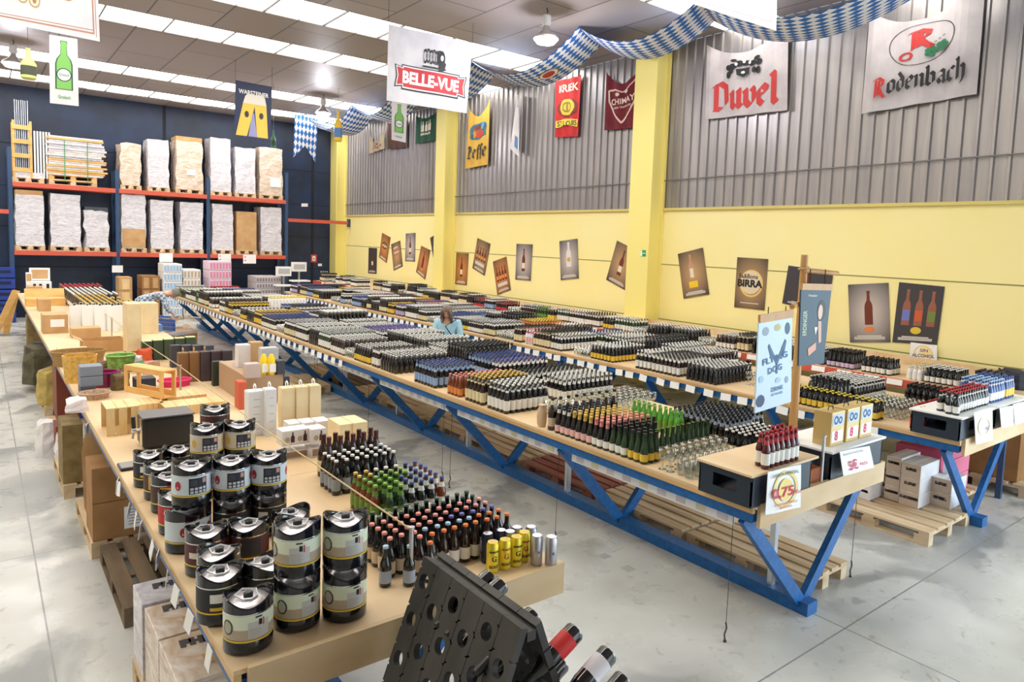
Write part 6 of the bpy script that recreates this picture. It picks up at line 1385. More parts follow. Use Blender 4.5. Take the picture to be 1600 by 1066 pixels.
for k in range(4): wine_box('black-topped box in the row behind the brown wine boxes, %s' % ('first', 'second', 'third', 'fourth')[k], 268+k*17, 575, 284+k*17, 541, .12, flat(60, 60, 70), handle=False)
for k in range(5): wine_box('dark green box with a pale green lid, %s from the left' % ('first', 'second', 'third', 'fourth', 'fifth')[k], 223+k*17, 564-k*.7, 239+k*17, 534-k*1.6, .12, flat(60, 74, 54), handle=False)
lg = flat(204, 216, 156)
for o in [o for o in COL.objects if o.get('label', '').startswith('dark green box with a pale')]:
    ld = [c for c in o.children if c.name.startswith('lid')][0]; ld.data.materials.clear(); ld.data.materials.append(lg)
wine_box('small dark green gift box standing before the brown wine boxes', 333, 604, 351, 566, .08, flat(44, 56, 46), handle=False)
wine_box('small black gift tin left of the dark green gift box', 318, 590, 331, 567, .08, flat(50, 44, 44), handle=False)
for k, (xl, yb, xr, yt, m_, lab) in enumerate(((354, 588, 370, 568, rb_, 'small red box with gold print right of the dark green gift box'), (370, 600, 388, 576, flat(90, 54, 44), 'small dark red box before the silver packs'), (366, 615, 384, 600, card, 'small cardboard box low before the dark red box'), (385, 592, 408, 570, flat(196, 180, 176), 'small silver-pink pack beside the white folded bags'), (372, 575, 392, 540, card_wh, 'white paper carrier standing behind the red boxes'), (392, 570, 412, 536, card, 'tan carton with a white side behind the yellow packs'), (409, 580, 436, 545, flat(190, 190, 196), 'grey box behind the yellow packs'), (433, 586, 446, 565, flat(60, 62, 74), 'dark box with a pale panel right of the yellow packs'))):
    wine_box(lab, xl, yb, xr, yt, .12, m_, handle=False, cat='gift box', name='gift_box', z=T if k < 3 else 1.36)
carton('carton', 'wide low tan carton carrying the yellow packs and grey boxes', 2.06, 2.42, 7.2, 8.25, T+.001, 1.359, flat(178, 148, 120))
for k, px in enumerate((409, 421)):
    p = tz(px, 587, 1.36); t = thing('yellow_pack', 'yellow and white bottle-shaped gift pack, %s of two' % ('left', 'right')[k], 'gift pack', (p.x+.035, p.y+.05, 1.36)); h_ = ty(px, 555, p.y).z-1.36
    mb = MB(); mb.lathe([(.035, 0), (.042, h_*.5), (.035, h_*.8), (.015, h_)], 14, flat(246, 214, 40)); mb.build('pack_body', t, True); mb = MB(); mb.box(-.03, .03, -.05, -.043, .03, h_*.55, white_p); mb.build('label_card', t)
# glass gift sets
for (xl, yb, xr, yt, d, lab) in ((440, 720, 484, 704, .14, 'white glass gift set at the bottom left of the stack'), (486, 716, 509, 699, .14, 'white glass gift set at the bottom right of the stack')):
    px_box('glass_set', lab, xl, yb, xr, yt, d, card_wh, cat='glass set box', labelm=(.1, .9, .15, .85, flat(150, 120, 100)))
pz = T+.105
for (xl, xr, lab) in ((441, 484, 'white glass gift set on top at the left, with bottle pictures'), (486, 509, 'white glass gift set on top at the right, with a bottle picture')):
    p = tz(xl, 720 if xl < 460 else 716, T); q = ty(xr, 718, p.y); t = carton('glass_set', lab, p.x, q.x, p.y, p.y+.14, pz, pz+.12, card_wh, cat='glass set box', labelm=(.08, .92, .1, .9, flat(226, 222, 226)))
    mb = MB(); a = (q.x-p.x)/2
    for c_ in ((-.45, .45) if xl < 460 else (0,)):
        g = bottle_shape(c_*a+.02, .025, .03, .08); mb.add([(v[0], -.0725, v[1]) for v in g[0]], g[1], flat(60, 30, 30)); g = disc_geo(c_*a-.02, .05, .02, .022, 12); mb.add([(v[0], -.0725, v[1]) for v in g[0]], g[1], flat(176, 164, 150))
    mb.build('picture', t)
for k in range(3): px_box('glass_set', 'flat white box behind the glass sets, %s of three' % ('left', 'middle', 'right')[k], 452+k*22, 690, 472+k*22, 662-k*2, .16, card_wh, cat='glass set box')
for k in range(2): px_box('wine_box', 'double cream carton left of the rear bottle block, %s half' % ('near', 'far')[k], (531, 553)[k], (705, 703)[k], (552, 574)[k], (663, 660)[k], .26, crm, cat='wine box')
# things on the far half
px_box('carton', 'tan carton with a white label on the left edge of the left table', 67, 522, 107, 492, .45, card, labelm=(.3, .85, .35, .75, white_p), open_=False)
px_box('carton', 'low tan carton with fine print in front of the white bags', 112, 529, 158, 513, .3, card)
px_box('carton', 'long shallow open tan carton in front of the tall clear cup', 130, 552, 196, 532, .4, card, open_=True)
px_box('carton', 'low wooden tray with handles left of the shallow carton', 92, 566, 140, 548, .35, pine)
px_box('carton', 'tan carton near the far left end with a film side', 60, 487, 80, 468, .5, card, cat='carton')
px_box('carton', 'small clear wrapped box at the far left end', 44, 466, 54, 448, .4, card)
px_box('carton', 'tan small box beside the chest at the far end', 55, 460, 66, 448, .3, card)
def chest(label, xl, yb, xr, yt, d):
    p = tz(xl, yb, T); q = ty(xr, yb, p.y); h = ty(xl, yt, p.y).z-T; W_ = q.x-p.x; t = thing('display_chest', label, 'chest', (p.x, p.y, T)); mb = MB(); mb.box(0, W_, 0, d, 0, h*.42, white_p); mb.build('chest_body', t)
    mb = MB(); mb.box(.0, W_, d-.04, d, h*.44, h, white_p); mb.build('lid', t); mb = MB(); mb.box(W_*.1, W_*.9, d-.045, d-.041, h*.52, h*.92, card); mb.build('lid_lining', t)
    mb = MB(); [mb.box(W_*a_, W_*a_+.06, -.006, -.001, h*.1, h*.34, BLK) for a_ in (.12, .4, .75)]; mb.build('print', t)
chest('white open display chest with tan lid lining at the far end of the left table', 48, 456, 81, 420, .5)
chest('white and dark printed boxes at the far left corner of the left table', 42, 456, 52, 427, .4)
for k in range(2):
    p = ((38, 428), (110, 446))[k]
t = thing('wine_chest', 'small open dark-lined wooden chest near the far end of the left table', 'chest', (1.06, tz(92, 478, T).y, T)); mb = MB(); mb.box(-.3, .4, 0, .45, 0, .16, pine_or); mb.build('chest_body', t); mb = MB(); mb.add([(-.3, .46, .16), (.42, .46, .16), (.42, .6, .34), (-.3, .6, .34), (-.3, .48, .15), (.42, .48, .15), (.42, .62, .33), (-.3, .62, .33)], [(0, 1, 2, 3), (7, 6, 5, 4), (0, 3, 7, 4), (1, 5, 6, 2), (3, 2, 6, 7)], pine_or); mb.build('lid', t)
# white paper bags row
for k in range(8):
    p = tz(112+k*10, 520+(-1)**k, T); h_ = .42; t = thing('paper_bag', 'white paper bottle bag in the row behind the low tan carton', 'paper bag', (p.x+.08, p.y+.35, T), group='white bottle bags'); mb = MB()
    mb.add([(-.075, -.05, 0), (.075, -.05, 0), (.075, .05, 0), (-.075, .05, 0), (-.08, -.012, h_), (.08, -.012, h_), (.08, .012, h_), (-.08, .012, h_)], [(0, 3, 2, 1), (0, 1, 5, 4), (1, 2, 6, 5), (2, 3, 7, 6), (3, 0, 4, 7)], white_p); mb.build('bag_body', t)
    mb = MB(); mb.tube([(-.03, 0, h_), (-.02, 0, h_+.04), (.02, 0, h_+.04), (.03, 0, h_)], .004, white_p, 4); mb.build('handle', t)
for k, px in enumerate((164, 174, 184)):
    bottle(B_('tall', G_WH, l_w, c_w, c_w), *tz(px, 487, T).xy, T, 'white bottle standing behind the white paper bags', 'white bottles behind the bags')
# tall cream cartons pair and clear cup
px_box('carton', 'tall cream carton with vertical print, left of a pair', 200, 560, 222, 475, .4, crm); px_box('carton', 'tall cream carton with a small logo, right of a pair', 223, 522, 248, 474, .35, crm)
px_box('carton', 'blue box beside the tall cream cartons', 236, 519, 254, 508, .25, flat(110, 150, 210)); px_box('carton', 'slim white carton beside the tall cream pair', 234, 508, 244, 490, .2, card_wh)
p = tz(203, 553, T); t = thing('plastic_jar', 'tall clear jar with a white lid before the cream cartons', 'jar', (p.x, p.y, T)); mb = MB(); mb.lathe([(.06, 0), (.07, .28)], 16, M_GLASS, cap=False); mb.build('jar_body', t, True); mb = MB(); mb.lathe([(.075, .28), (.075, .33)], 16, white_p); mb.build('lid', t, True)
# baskets, pot, tubs
def basket(name, label, px, py, rx, ry, h, m, cat='basket', rim=None, flare=1.15, handles=False, fill=None):
    p = tz(px, py, T); t = thing(name, label, cat, (p.x, p.y+ry, T)); mb = MB(); mb.lathe([(rx*.001, .004), (rx/flare, .0), (rx/flare*1.04, h*.5), (rx, h), (rx-.012, h), (rx/flare-.005, .02), (rx*.001, .012)], 24, m, sy=ry/rx, cap=False); mb.build('basket_body', t, True)
    if rim: mb = MB(); mb.tube([(rx*math.cos(a), ry*math.sin(a), h) for a in [2*PI*k/24 for k in range(24)]], .009, rim, 6, closed=True); mb.build('rim', t, True)
    if handles:
        for s_ in (-1, 1): mb = MB(); mb.tube([(s_*rx, -.04, h-.02), (s_*(rx+.03), -.03, h+.02), (s_*(rx+.03), .03, h+.02), (s_*rx, .04, h-.02)], .007, m, 6); mb.build('handle', t, True)
    if fill: mb = MB(); mb.lathe([(rx*.9, h*.75), (rx*.5, h*.86), (.001, h*.9)], 16, fill, sy=ry/rx, cap=False); mb.build('filling', t, True)
    return t
basket('wicker_basket', 'oval wicker basket with a tag on the left side of the left table', 126, 574, .3, .2, .18, wicker, rim=mat('wicker_rim', (170, 128, 76), .7))
basket('cane_tub', 'yellow round cane tub before the oval wicker basket', 128, 600, .17, .16, .3, mat('yellow_cane', (230, 186, 96), .6, noise=30, col2=(200, 150, 60)))
basket('flower_pot', 'shiny purple pot with side handles', 167, 607, .13, .13, .16, mat('purple_glaze', (140, 24, 90), .2, coat=.6), cat='pot', handles=True, rim=flat(120, 20, 80))
basket('green_bag', 'green-lined woven basket behind the purple pot', 192, 583, .16, .14, .2, mat('green_basket', (120, 170, 80), .7, noise=20, col2=(90, 110, 50)), rim=flat(150, 200, 110), fill=flat(150, 206, 120))
basket('pink_tray', 'bright pink plastic tray beside the frame crate', 277, 606, .17, .12, .07, flat(224, 44, 110), cat='tray', rim=flat(236, 60, 130))
basket('woven_tray', 'low pale woven tray beside the open pale crate', 150, 626, .14, .12, .06, mat('pale_wicker', (206, 180, 156), .7, noise=40, col2=(160, 130, 110)), rim=flat(190, 160, 140))
for k in range(3):
    px_box('grey_tub', 'grey plastic basket, %s of a stack of three by the cane tub' % ('bottom', 'middle', 'top')[k], 126, 618, 150, 604, .22, flat(112, 120, 136) if k else flat(76, 80, 88), z=T, cat='tub') if k == 0 else None
p = tz(126, 618, T)
for k in (1, 2): carton('grey_tub', 'grey plastic basket, %s of a stack of three by the cane tub' % ('', 'middle', 'top')[k], p.x, p.x+.2, p.y+.01, p.y+.21, T+.085+(k-1)*.105, T+.185+(k-1)*.105, flat(126, 136, 152), cat='tub')
px_box('carton', 'black open box standing inside the frame crate opening', 212, 612, 244, 592, .2, flat(40, 44, 60), cat='box')
rr_ = random.Random(9)
for k, (px, py, c, lab) in enumerate(((160, 575, (120, 90, 70), 'brown cloth-wrapped gift among the baskets'), (208, 562, (196, 60, 50), 'red foil gift bag behind the green basket'), (212, 574, (226, 210, 214), 'white and red folded gift paper by the green basket'), (226, 576, (60, 120, 80), 'dark green gift bundle right of the green basket'), (240, 580, (196, 150, 130), 'small pile of corks behind the frame crate'), (228, 562, (214, 90, 50), 'orange gift bundle on the green basket'), (122, 640, (226, 216, 220), 'white wrapped glass set at the table edge'), (140, 590, (206, 166, 120), 'light wicker bundle behind the grey tubs'), (190, 605, (110, 90, 60), 'olive woven bundle beside the purple pot'), (178, 590, (190, 50, 100), 'pink wrapped bundle over the purple pot'))):
    p = tz(px, py+6, T); sack('gift_bundle', lab, p.x, p.y+.1, T, .2, .18, .1+.03*(k % 3), flat(*c), 'gift bundle')
# rope with posts along the middle of the left table
rx_ = 1.64
t = thing('rope_barrier', 'rope strung over steel posts along the middle of the left table', 'rope', (rx_, 8, T)); zr = 1.36
for y in (tx(643, 834, rx_).y, 8.1, 13.0, 17.6):
    mb = MB(); mb.lathe([(.012, T), (.012, zr), (.016, zr), (.016, zr+.012)], 10, steel, c=(rx_, y, 0)); mb.build('post', t, True, world=False) if False else mb.build('post', t, world=True)
mb = MB(); mb.tube([(rx_, tx(643, 834, rx_).y, zr-.005), (rx_, 5.5, zr-.03), (rx_, 8.1, zr-.005), (rx_, 10.5, zr-.03), (rx_, 13.0, zr-.005), (rx_, 17.6, zr-.005)], .005, rope_m, 5); mb.build('rope', t, world=True)

# ================================================================== RIDDLING RACK (foreground)
RXR, RY0, RY1, RZT = 1.545, 1.9, 2.62, 1.39
t = thing('riddling_rack', 'dark wooden A-shaped bottle rack with round holes in the foreground', 'rack', (RXR, 2.26, 0))
def rack_panel(s_, name):
    """leaning board panel with real round holes, six planks"""
    L_ = RZT/math.cos(.36); np_ = 6; W_ = (RY1-RY0)/np_; rows = 8; th = .03
    ax = Vector((s_*math.sin(.36), 0, -math.cos(.36))); nrm = Vector((s_*math.cos(.36), 0, math.sin(.36)))
    top = Vector((RXR+s_*.018, 0, RZT))
    for k in range(np_):
        mb = MB(); y0 = RY0+k*W_+.0015; y1 = RY0+(k+1)*W_-.0015; rh = .034; yc = (y0+y1)/2
        l = 0.0; step = L_/rows
        off = .09 if k % 2 else .17
        cuts = [0]
        holes = [off+i*.165 for i in range(int((L_-off)/.165))]
        n = 16
        segs = []; a0 = 0
        for hc in holes: segs.append((a0, hc-.05, None)); segs.append((hc-.05, hc+.05, hc)); a0 = hc+.05
        segs.append((a0, L_, None))
        def Q(lv, y, o): return top+ax*lv+Vector((0, y, 0))+nrm*o
        for (la, lb_, hc) in segs:
            if lb_-la < .001: continue
            if hc is None:
                vs = [Q(u, y, o) for o in (0, th) for u in (la, lb_) for y in (y0, y1)]
                mb.add(vs, [(0, 1, 3, 2), (4, 6, 7, 5), (0, 2, 6, 4), (1, 5, 7, 3), (0, 4, 5, 1), (2, 3, 7, 6)], riddle)
            else:
                vs = []
                for o in (0, th):
                    for i in range(n):
                        A_ = (lb_-la)/2; B2 = (y1-y0)/2; q8 = (i+.5)/n*4; sd = int(q8) % 4; f_ = (q8 % 1)*2-1
                        ex, ey = ((A_, f_*B2), (-f_*A_, B2), (-A_, -f_*B2), (f_*A_, -B2))[sd]; ln = math.hypot(ex, ey)
                        vs.append(Q(hc+ex/ln*rh, yc+ey/ln*rh, o)); vs.append(Q(hc+ex, yc+ey, o))
                fs = []
                for i in range(n):
                    j = (i+1) % n; A, B, C_, D_ = 2*i, 2*i+1, 2*j+1, 2*j; K = 2*n
                    fs += [(A, B, C_, D_), (K+D_, K+C_, K+B, K+A), (A, D_, K+D_, K+A), (B, K+B, K+C_, C_)]
                # corners of the square patch
                for sl in (la, lb_):
                    for sy_ in (y0, y1):
                        pass
                mb.add(vs, fs, riddle)
        mb.build(name, t, world=True)
rack_panel(-1, 'left_plank'); rack_panel(1, 'right_plank')
mb = MB(); mb.box(RXR-.02, RXR+.02, RY0, RY1, RZT-.05, RZT-.012, riddle); mb.build('ridge_batten', t, world=True)
# bottles stuck neck first into the right panel
bot_spec = {'red': B_('tall', G_DK, flat(206, 40, 40), c_bk, c_bk), 'white': B_('tall', G_DK, flat(226, 222, 230), c_bk, c_bk), 'bk': B_('tall', G_DK, None, c_bk, c_bk)}
ang = math.radians(62)
def rack_bottle(px, py, kind, lab, out=.2):
    # base of the bottle seen at this pixel, bottle axis slopes down into the panel
    best = None
    for i in range(200):
        y = 1.85+i*.004; p = ty(px, py, y)
        # right panel outer surface at height z: x = RXR+.018 + (RZT-z)*tan(.36)
        d = p.x-(RXR+.018+(RZT-p.z)*math.tan(.36)); 
        if best is None or abs(d-out) < abs(best[0]-out): best = (d, p)
    p = best[1]; o = bottle(bot_spec[kind], p.x, p.y, p.z, lab, None, name='champagne_bottle')
    o.rotation_euler = (0, -math.radians(118), 0)   # neck points to the rack and slightly down
    return o
rack_bottle(900, 985, 'red', 'black bottle with a red label stuck in the riddling rack')
rack_bottle(952, 1020, 'white', 'black bottle with a white and lilac label stuck in the riddling rack')
rack_bottle(975, 1060, 'bk', 'black bottle at the bottom frame edge, lowest in the riddling rack', )
rack_bottle(768, 900, 'bk', 'black bottle bottom poking out at the top of the riddling rack', .12)
rack_bottle(785, 912, 'bk', 'second black bottle bottom at the top of the riddling rack', .12)
rack_bottle(835, 960, 'bk', 'black bottle bottom poking out halfway along the rack ridge', .08)
# bottles added neck first in the right panel to darken the rack's inside
for k in range(6):
    yc = RY0+(k+.5)*(RY1-RY0)/6; off = .09 if k % 2 else .17
    for i in range(4):
        l = off+i*.165+(.33 if k < 2 else 0); l += .33 if k > 1 else 0; z = RZT-l*math.cos(.36); x = RXR+.07+l*math.sin(.36)
        o = bottle(bot_spec['bk'], x+.1, yc, z+.055, 'black bottle added neck inward to darken the inside of the riddling rack', 'bottles added to darken the riddling rack', name='champagne_bottle'); o.rotation_euler = (0, -math.radians(118), 0)

# ================================================================== PEOPLE AND TROLLEYS
def skin_mesh(name, joints, edges, m, parent, root=0, sub=2):
    me = bpy.data.meshes.new(name); me.from_pydata([j[:3] for j in joints], edges, []); me.materials.append(m)
    o = bpy.data.objects.new(name, me); COL.objects.link(o); o.parent = parent
    md = o.modifiers.new('skin', 'SKIN'); me.skin_vertices or None
    if not me.skin_vertices:
        bm = bmesh.new(); bm.from_mesh(me); bm.verts.layers.skin.verify(); bm.to_mesh(me); bm.free()
    for i, j in enumerate(joints):
        r_ = j[3] if isinstance(j[3], tuple) else (j[3], j[3]); me.skin_vertices[0].data[i].radius = r_; me.skin_vertices[0].data[i].use_root = (i == root)
    sb = o.modifiers.new('sub', 'SUBSURF'); sb.levels = sub; sb.render_levels = sub; md.use_smooth_shade = True; return o
def person(label, loc, rz, J, shirt, trousers, hair, long_hair, strap=None):
    """J: joint positions in the figure's own frame (faces -y)"""
    t = thing('person', label, 'person', loc, rz)
    V = lambda k: J[k]
    names = []; js = []; es = []
    def add(k, r_, par=None):
        names.append(k); js.append((*J[k], r_)) 
        if par: es.append((names.index(par), len(js)-1))
    add('pelvis', .1); add('waist', .095, 'pelvis'); add('chest', .11, 'waist'); add('neck', .045, 'chest'); add('head0', .05, 'neck')
    for s_ in 'lr':
        add('sh'+s_, .045, 'chest'); add('el'+s_, .034, 'sh'+s_); add('wr'+s_, .024, 'el'+s_); add('hip'+s_, .075, 'pelvis'); add('kn'+s_, .048, 'hip'+s_); add('an'+s_, .032, 'kn'+s_); add('to'+s_, .03, 'an'+s_)
        w = Vector(J['wr'+s_]); d = (w-Vector(J['el'+s_])).normalized(); side = d.cross(Vector((0, 0, 1))); side = side.normalized() if side.length > .1 else Vector((1, 0, 0))
        J['pa'+s_] = tuple(w+d*.05); add('pa'+s_, .028, 'wr'+s_)
        for f in range(4):
            J['f%d%s' % (f, s_)] = tuple(w+d*(.085+.004*(f % 3))+side*(f-1.5)*.02); add('f%d%s' % (f, s_), .009, 'pa'+s_); J['g%d%s' % (f, s_)] = tuple(w+d*(.13-.008*abs(f-1.5))+side*(f-1.5)*.021+Vector((0, 0, -.02))); add('g%d%s' % (f, s_), .008, 'f%d%s' % (f, s_))
        J['t'+s_] = tuple(w+d*.06+side*.045); add('t'+s_, .01, 'pa'+s_)
    skin_mesh('body', js, es, skin_m, t)
    def cloth(nm, keys, rad, m):
        ks = list(rad); js = [(*J[k], rad[k]) for k in ks]; e = [(ks.index(a), ks.index(b)) for a, b in keys]; skin_mesh(nm, js, e, m, t)
    cloth('shirt', [('pelvis', 'waist'), ('waist', 'chest'), ('chest', 'shl'), ('shl', 'ell'), ('chest', 'shr'), ('shr', 'elr'), ('ell', 'cfl'), ('elr', 'cfr')], dict(pelvis=.15, waist=.145, chest=.165, shl=.075, ell=.055, shr=.075, elr=.055, cfl=.045, cfr=.045), shirt) if True else None
    cloth('trousers', [('pelvis', 'hipl'), ('hipl', 'knl'), ('knl', 'anl'), ('pelvis', 'hipr'), ('hipr', 'knr'), ('knr', 'anr')], dict(pelvis=.13, hipl=.1, knl=.068, anl=.055, hipr=.1, knr=.068, anr=.055), trousers)
    for s_ in 'lr':
        a = Vector(J['an'+s_]); mb = MB(); mb.box(a.x-.045, a.x+.045, a.y-.2, a.y+.07, 0, .08, flat(50, 46, 46)); mb.build('shoe', t, bevel=.02)
    hc = Vector(J['head']); nk = Vector(J['neck']); up = (hc-nk).normalized(); fw = Vector(J['face']).normalized(); fw = (fw-up*fw.dot(up)).normalized(); sd = fw.cross(up)
    Mh = Matrix((sd, fw, up)).transposed().to_4x4(); Mh.translation = hc
    mb = MB(); prof = [(.002, -.115), (.04, -.11), (.058, -.08), (.072, -.03), (.077, .02), (.07, .07), (.045, .105), (.002, .118)]
    mb.lathe(prof, 20, skin_m, M=Mh, sx=1, sy=1.18, cap=False)
    mb.add([Mh @ Vector(p) for p in ((-.012, .085, -.03), (.012, .085, -.03), (0, .118, -.03), (0, .09, .015))], [(0, 1, 2), (0, 2, 3), (2, 1, 3)], skin_m)
    for sx in (-1, 1): mb.add([Mh @ Vector((sx*.078+.008*math.cos(a), .0+.018*math.cos(a), -.0+.03*math.sin(a))) for a in [i*PI/4 for i in range(8)]], [tuple(range(8))], skin_m)
    h_o = mb.build('head', t, True)
    mb = MB()
    for sx in (-1, 1): mb.lathe([(.001, -.008), (.011, 0), (.001, .008)], 8, flat(40, 34, 32), M=Mh @ Matrix.Translation((sx*.03, .086, .012)), cap=False)
    mb.box(-.024, .024, .082, .091, -.062, -.054, flat(170, 90, 84), Mh); mb.build('eyes_and_mouth', h_o)
    mb = MB(); pr = [(.082, -.04 if not long_hair else -.22), (.09, 0), (.086, .06), (.062, .11), (.002, .132)]
    n = 20; vs = []; 
    for i, (r_, z) in enumerate(pr):
        for k in range(n):
            a = 2*PI*k/n; fy = math.sin(a); rr = r_*(1.0 if fy < .35 or z > .05 else .0)
            zz = z if fy < .35 else max(z, .06); rr = r_ if fy < .35 else (r_ if z >= .05 else .07)
            vs.append(Mh @ Vector((rr*math.cos(a)*1.02, rr*1.18*fy-.006, zz)))
    fs = [(i*n+k, i*n+(k+1) % n, (i+1)*n+(k+1) % n, (i+1)*n+k) for i in range(len(pr)-1) for k in range(n)]; mb.add(vs, fs, hair)
    if long_hair:
        for sx in (-1, 1): mb.tube([Mh @ Vector(p) for p in ((sx*.03, .07, .1), (sx*.075, .075, .04), (sx*.085, .06, -.06), (sx*.08, .05, -.2))], .028, hair, 7)
    mb.build('hair', t, True)
    if strap:
        mb = MB(); sr = Vector(J['shr']); mb.tube([sr+Vector((-.02, -.1, .06)), Vector(J['chest'])+Vector((0, -.19, .0)), Vector(J['waist'])+Vector((.14, -.12, -.05)), Vector(J['pelvis'])+Vector((.19, 0, 0))], .012, strap, 5); mb.build('bag_strap', t)
        mb = MB(); pl = Vector(J['pelvis']); mb.box(pl.x+.16, pl.x+.28, pl.y-.15, pl.y+.1, pl.z-.18, pl.z+.05, white_p); mb.build('shoulder_bag', t, bevel=.02)
    return t
stand = dict(pelvis=(0, 0, .95), waist=(0, -.01, 1.12), chest=(0, -.06, 1.32), neck=(0, -.1, 1.45), head0=(0, -.14, 1.5), head=(0, -.16, 1.56), face=(0, -1, -.75),
    shl=(-.19, -.06, 1.37), ell=(-.24, -.12, 1.1), wrl=(-.14, -.36, 1.12), shr=(.19, -.06, 1.37), elr=(.25, -.1, 1.1), wrr=(.12, -.36, 1.12), cfl=(-.2, -.22, 1.105), cfr=(.2, -.2, 1.11),
    hipl=(-.1, 0, .88), knl=(-.11, -.02, .48), anl=(-.11, .02, .09), tol=(-.11, -.12, .04), hipr=(.1, 0, .88), knr=(.11, -.02, .48), anr=(.11, .02, .09), tor=(.11, -.12, .04))
shirt_b = mat('pale_blue_shirt', (176, 218, 236), .8, noise=12, col2=(160, 204, 226), bump=.2)
person('person in a pale blue shirt with long grey-brown hair looking down in the right aisle', (6.45, 10.6, 0), -.75, dict(stand), shirt_b, flat(70, 74, 90), mat('hair_grey_brown', (96, 78, 68), .6, noise=30, col2=(150, 134, 124), stretch=(1, 1, .1)), True, strap=flat(50, 50, 64))
def mat_check():
    m = bpy.data.materials.new('checked_shirt'); m.use_nodes = True; nt = m.node_tree; b = nt.nodes['Principled BSDF']; ck = nt.nodes.new('ShaderNodeTexChecker'); tc = nt.nodes.new('ShaderNodeTexCoord')
    nt.links.new(tc.outputs['Object'], ck.inputs[0]); ck.inputs['Scale'].default_value = 18; ck.inputs['Color1'].default_value = rgb(214, 222, 232); ck.inputs['Color2'].default_value = rgb(110, 134, 168); nt.links.new(ck.outputs[0], b.inputs['Base Color']); b.inputs['Roughness'].default_value = .8; return m
p0 = ty(222, 475, 18.0); 
bend = dict(pelvis=(0, .1, .95), waist=(0, -.08, 1.08), chest=(0, -.36, 1.2), neck=(0, -.54, 1.2), head0=(0, -.6, 1.2), head=(0, -.68, 1.22), face=(0, -.5, -1),
    shl=(-.2, -.42, 1.2), ell=(-.24, -.5, .95), wrl=(-.16, -.66, .85), shr=(.2, -.42, 1.2), elr=(.24, -.5, .95), wrr=(.16, -.66, .85), cfl=(-.2, -.58, .9), cfr=(.2, -.58, .9),
    hipl=(-.1, .08, .88), knl=(-.11, .0, .48), anl=(-.11, .06, .09), tol=(-.11, -.1, .04), hipr=(.1, .08, .88), knr=(.11, .0, .48), anr=(.11, .06, .09), tor=(.11, -.1, .04))
for k in bend: 
    if k != 'face' and bend[k][2] > .9: bend[k] = (bend[k][0], bend[k][1], bend[k][2]+.12)
person('person in a blue checked shirt bending over the far end of the middle table', (2.85, 18.1, 0), PI/2-.15, bend, mat_check(), flat(60, 66, 84), mat('hair_grey', (130, 124, 120), .7), False)

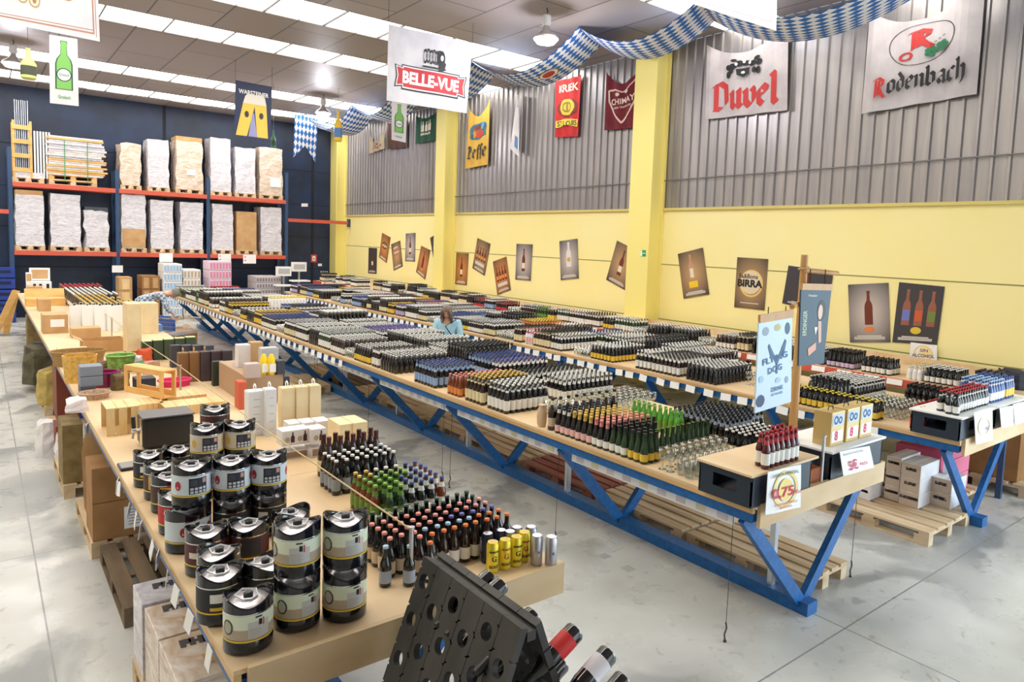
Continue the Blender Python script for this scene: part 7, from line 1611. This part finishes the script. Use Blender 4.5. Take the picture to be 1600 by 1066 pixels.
def trolley(label, x, y, rz):
    t = thing('shopping_trolley', label, 'shopping trolley', (x, y, 0), rz); bl = flat(40, 90, 180)
    mb = MB(); zt, zb = .98, .6; 
    top = [(-.28, -.4, zt-.06), (.28, -.4, zt-.06), (.28, .42, zt), (-.28, .42, zt)]; bot = [(-.2, -.36, zb), (.2, -.36, zb), (.22, .3, zb), (-.22, .3, zb)]
    mb.tube(top, .008, steel, 5, closed=True); mb.tube(bot, .006, steel, 5, closed=True)
    for a, b, c, d in ((0, 1, 0, 1), (1, 2, 1, 2), (2, 3, 2, 3), (3, 0, 3, 0)):
        for k in range(13):
            f = k/12; mb.tube([Vector(top[a]).lerp(Vector(top[b]), f), Vector(bot[a]).lerp(Vector(bot[b]), f)], .003, steel, 4)
    for k in range(1, 4): mb.tube([Vector(bot[i]).lerp(Vector(top[i]), k/4) for i in range(4)], .003, steel, 4, closed=True)
    for k in range(10): mb.tube([(-.2+.044*k, -.36, zb), (-.2+.044*k, .3, zb)], .003, steel, 4)
    mb.build('basket', t)
    mb = MB(); mb.tube([(-.28, .42, zt), (-.28, .52, zt+.04), (-.28, .52, zt+.04)], .01, steel, 6); mb.tube([(.28, .42, zt), (.28, .52, zt+.04)], .01, steel, 6)
    for s_ in (-1, 1): mb.tube([(s_*.22, .3, zb), (s_*.24, .42, .16), (s_*.2, -.38, .14)], .011, steel, 6)
    mb.build('frame', t)
    mb = MB(); mb.tube([(-.29, .52, zt+.04), (.29, .52, zt+.04)], .018, bl, 8); mb.build('handle', t, True)
    mb = MB(); mb.box(-.22, .22, .3, .31, zt-.28, zt-.04, bl); mb.build('child_seat', t)
    for sx in (-1, 1):
        for yy in (-.36, .42):
            mb = MB(); mb.lathe([(.05, -.012), (.055, -.008), (.055, .008), (.05, .012)], 14, blk, M=Matrix.Translation((sx*.21, yy, .0565)) @ Matrix.Rotation(PI/2, 4, 'Y')); mb.tube([(sx*.21, yy, .06), (sx*.21, yy, .15)], .008, steel, 5); mb.build('wheel', t)
    return t
p = tz(618, 520, 1.0); trolley('wire shopping trolley with blue handle in the right aisle, left of the standing person', max(min(p.x, 6.7), 6.3), p.y, .3)
p = tz(268, 488, 1.0); p.y -= .6; trolley('wire shopping trolley with blue handle beside the bending person', max(min(p.x, 3.6), 2.8), p.y, 2.2)
px_ = tz(1598, 612, SZ); sack('dark_bundle', 'dark backpack-like bundle on the wall shelf at the right edge', 10.1, 3.0, SZ, .35, .4, .22, flat(40, 42, 60), 'jacket')  # backpack-like bundle standing in for an unidentified dark shape
# cardboard goods in the aisle between the left and middle tables, on the floor
for (px, py, w_, h_, lab, m_) in ((318, 545, .5, .5, 'open brown carton on the floor of the left aisle behind the green-lidded boxes', card), (345, 535, .45, .55, 'brown carton standing on others in the left aisle', card), (362, 555, .5, .6, 'brown carton on the floor beside the brown wine boxes', card_dk), (303, 515, .5, .45, 'brown carton with an open side under the middle table far end', card)):
    p = tz(px, py, 0); carton('carton', lab, 3.25, 3.25+w_, p.y, p.y+w_, 0, h_, m_, open_=(m_ is card))
# worn tape dashes on the floor of the left aisle
mb = MB(); y = 4.0
while y < 11.5: mb.box(4.3, 4.4, y, y+.1, .0002, .0012, flat(178, 180, 178)); y += .3
fl = bpy.data.objects['floor']; mb.build('tape_dashes', fl)
for f_ in [o for o in COL.objects if o.name.startswith('flag') and not o.data]:
    for u in (0, 1): pass
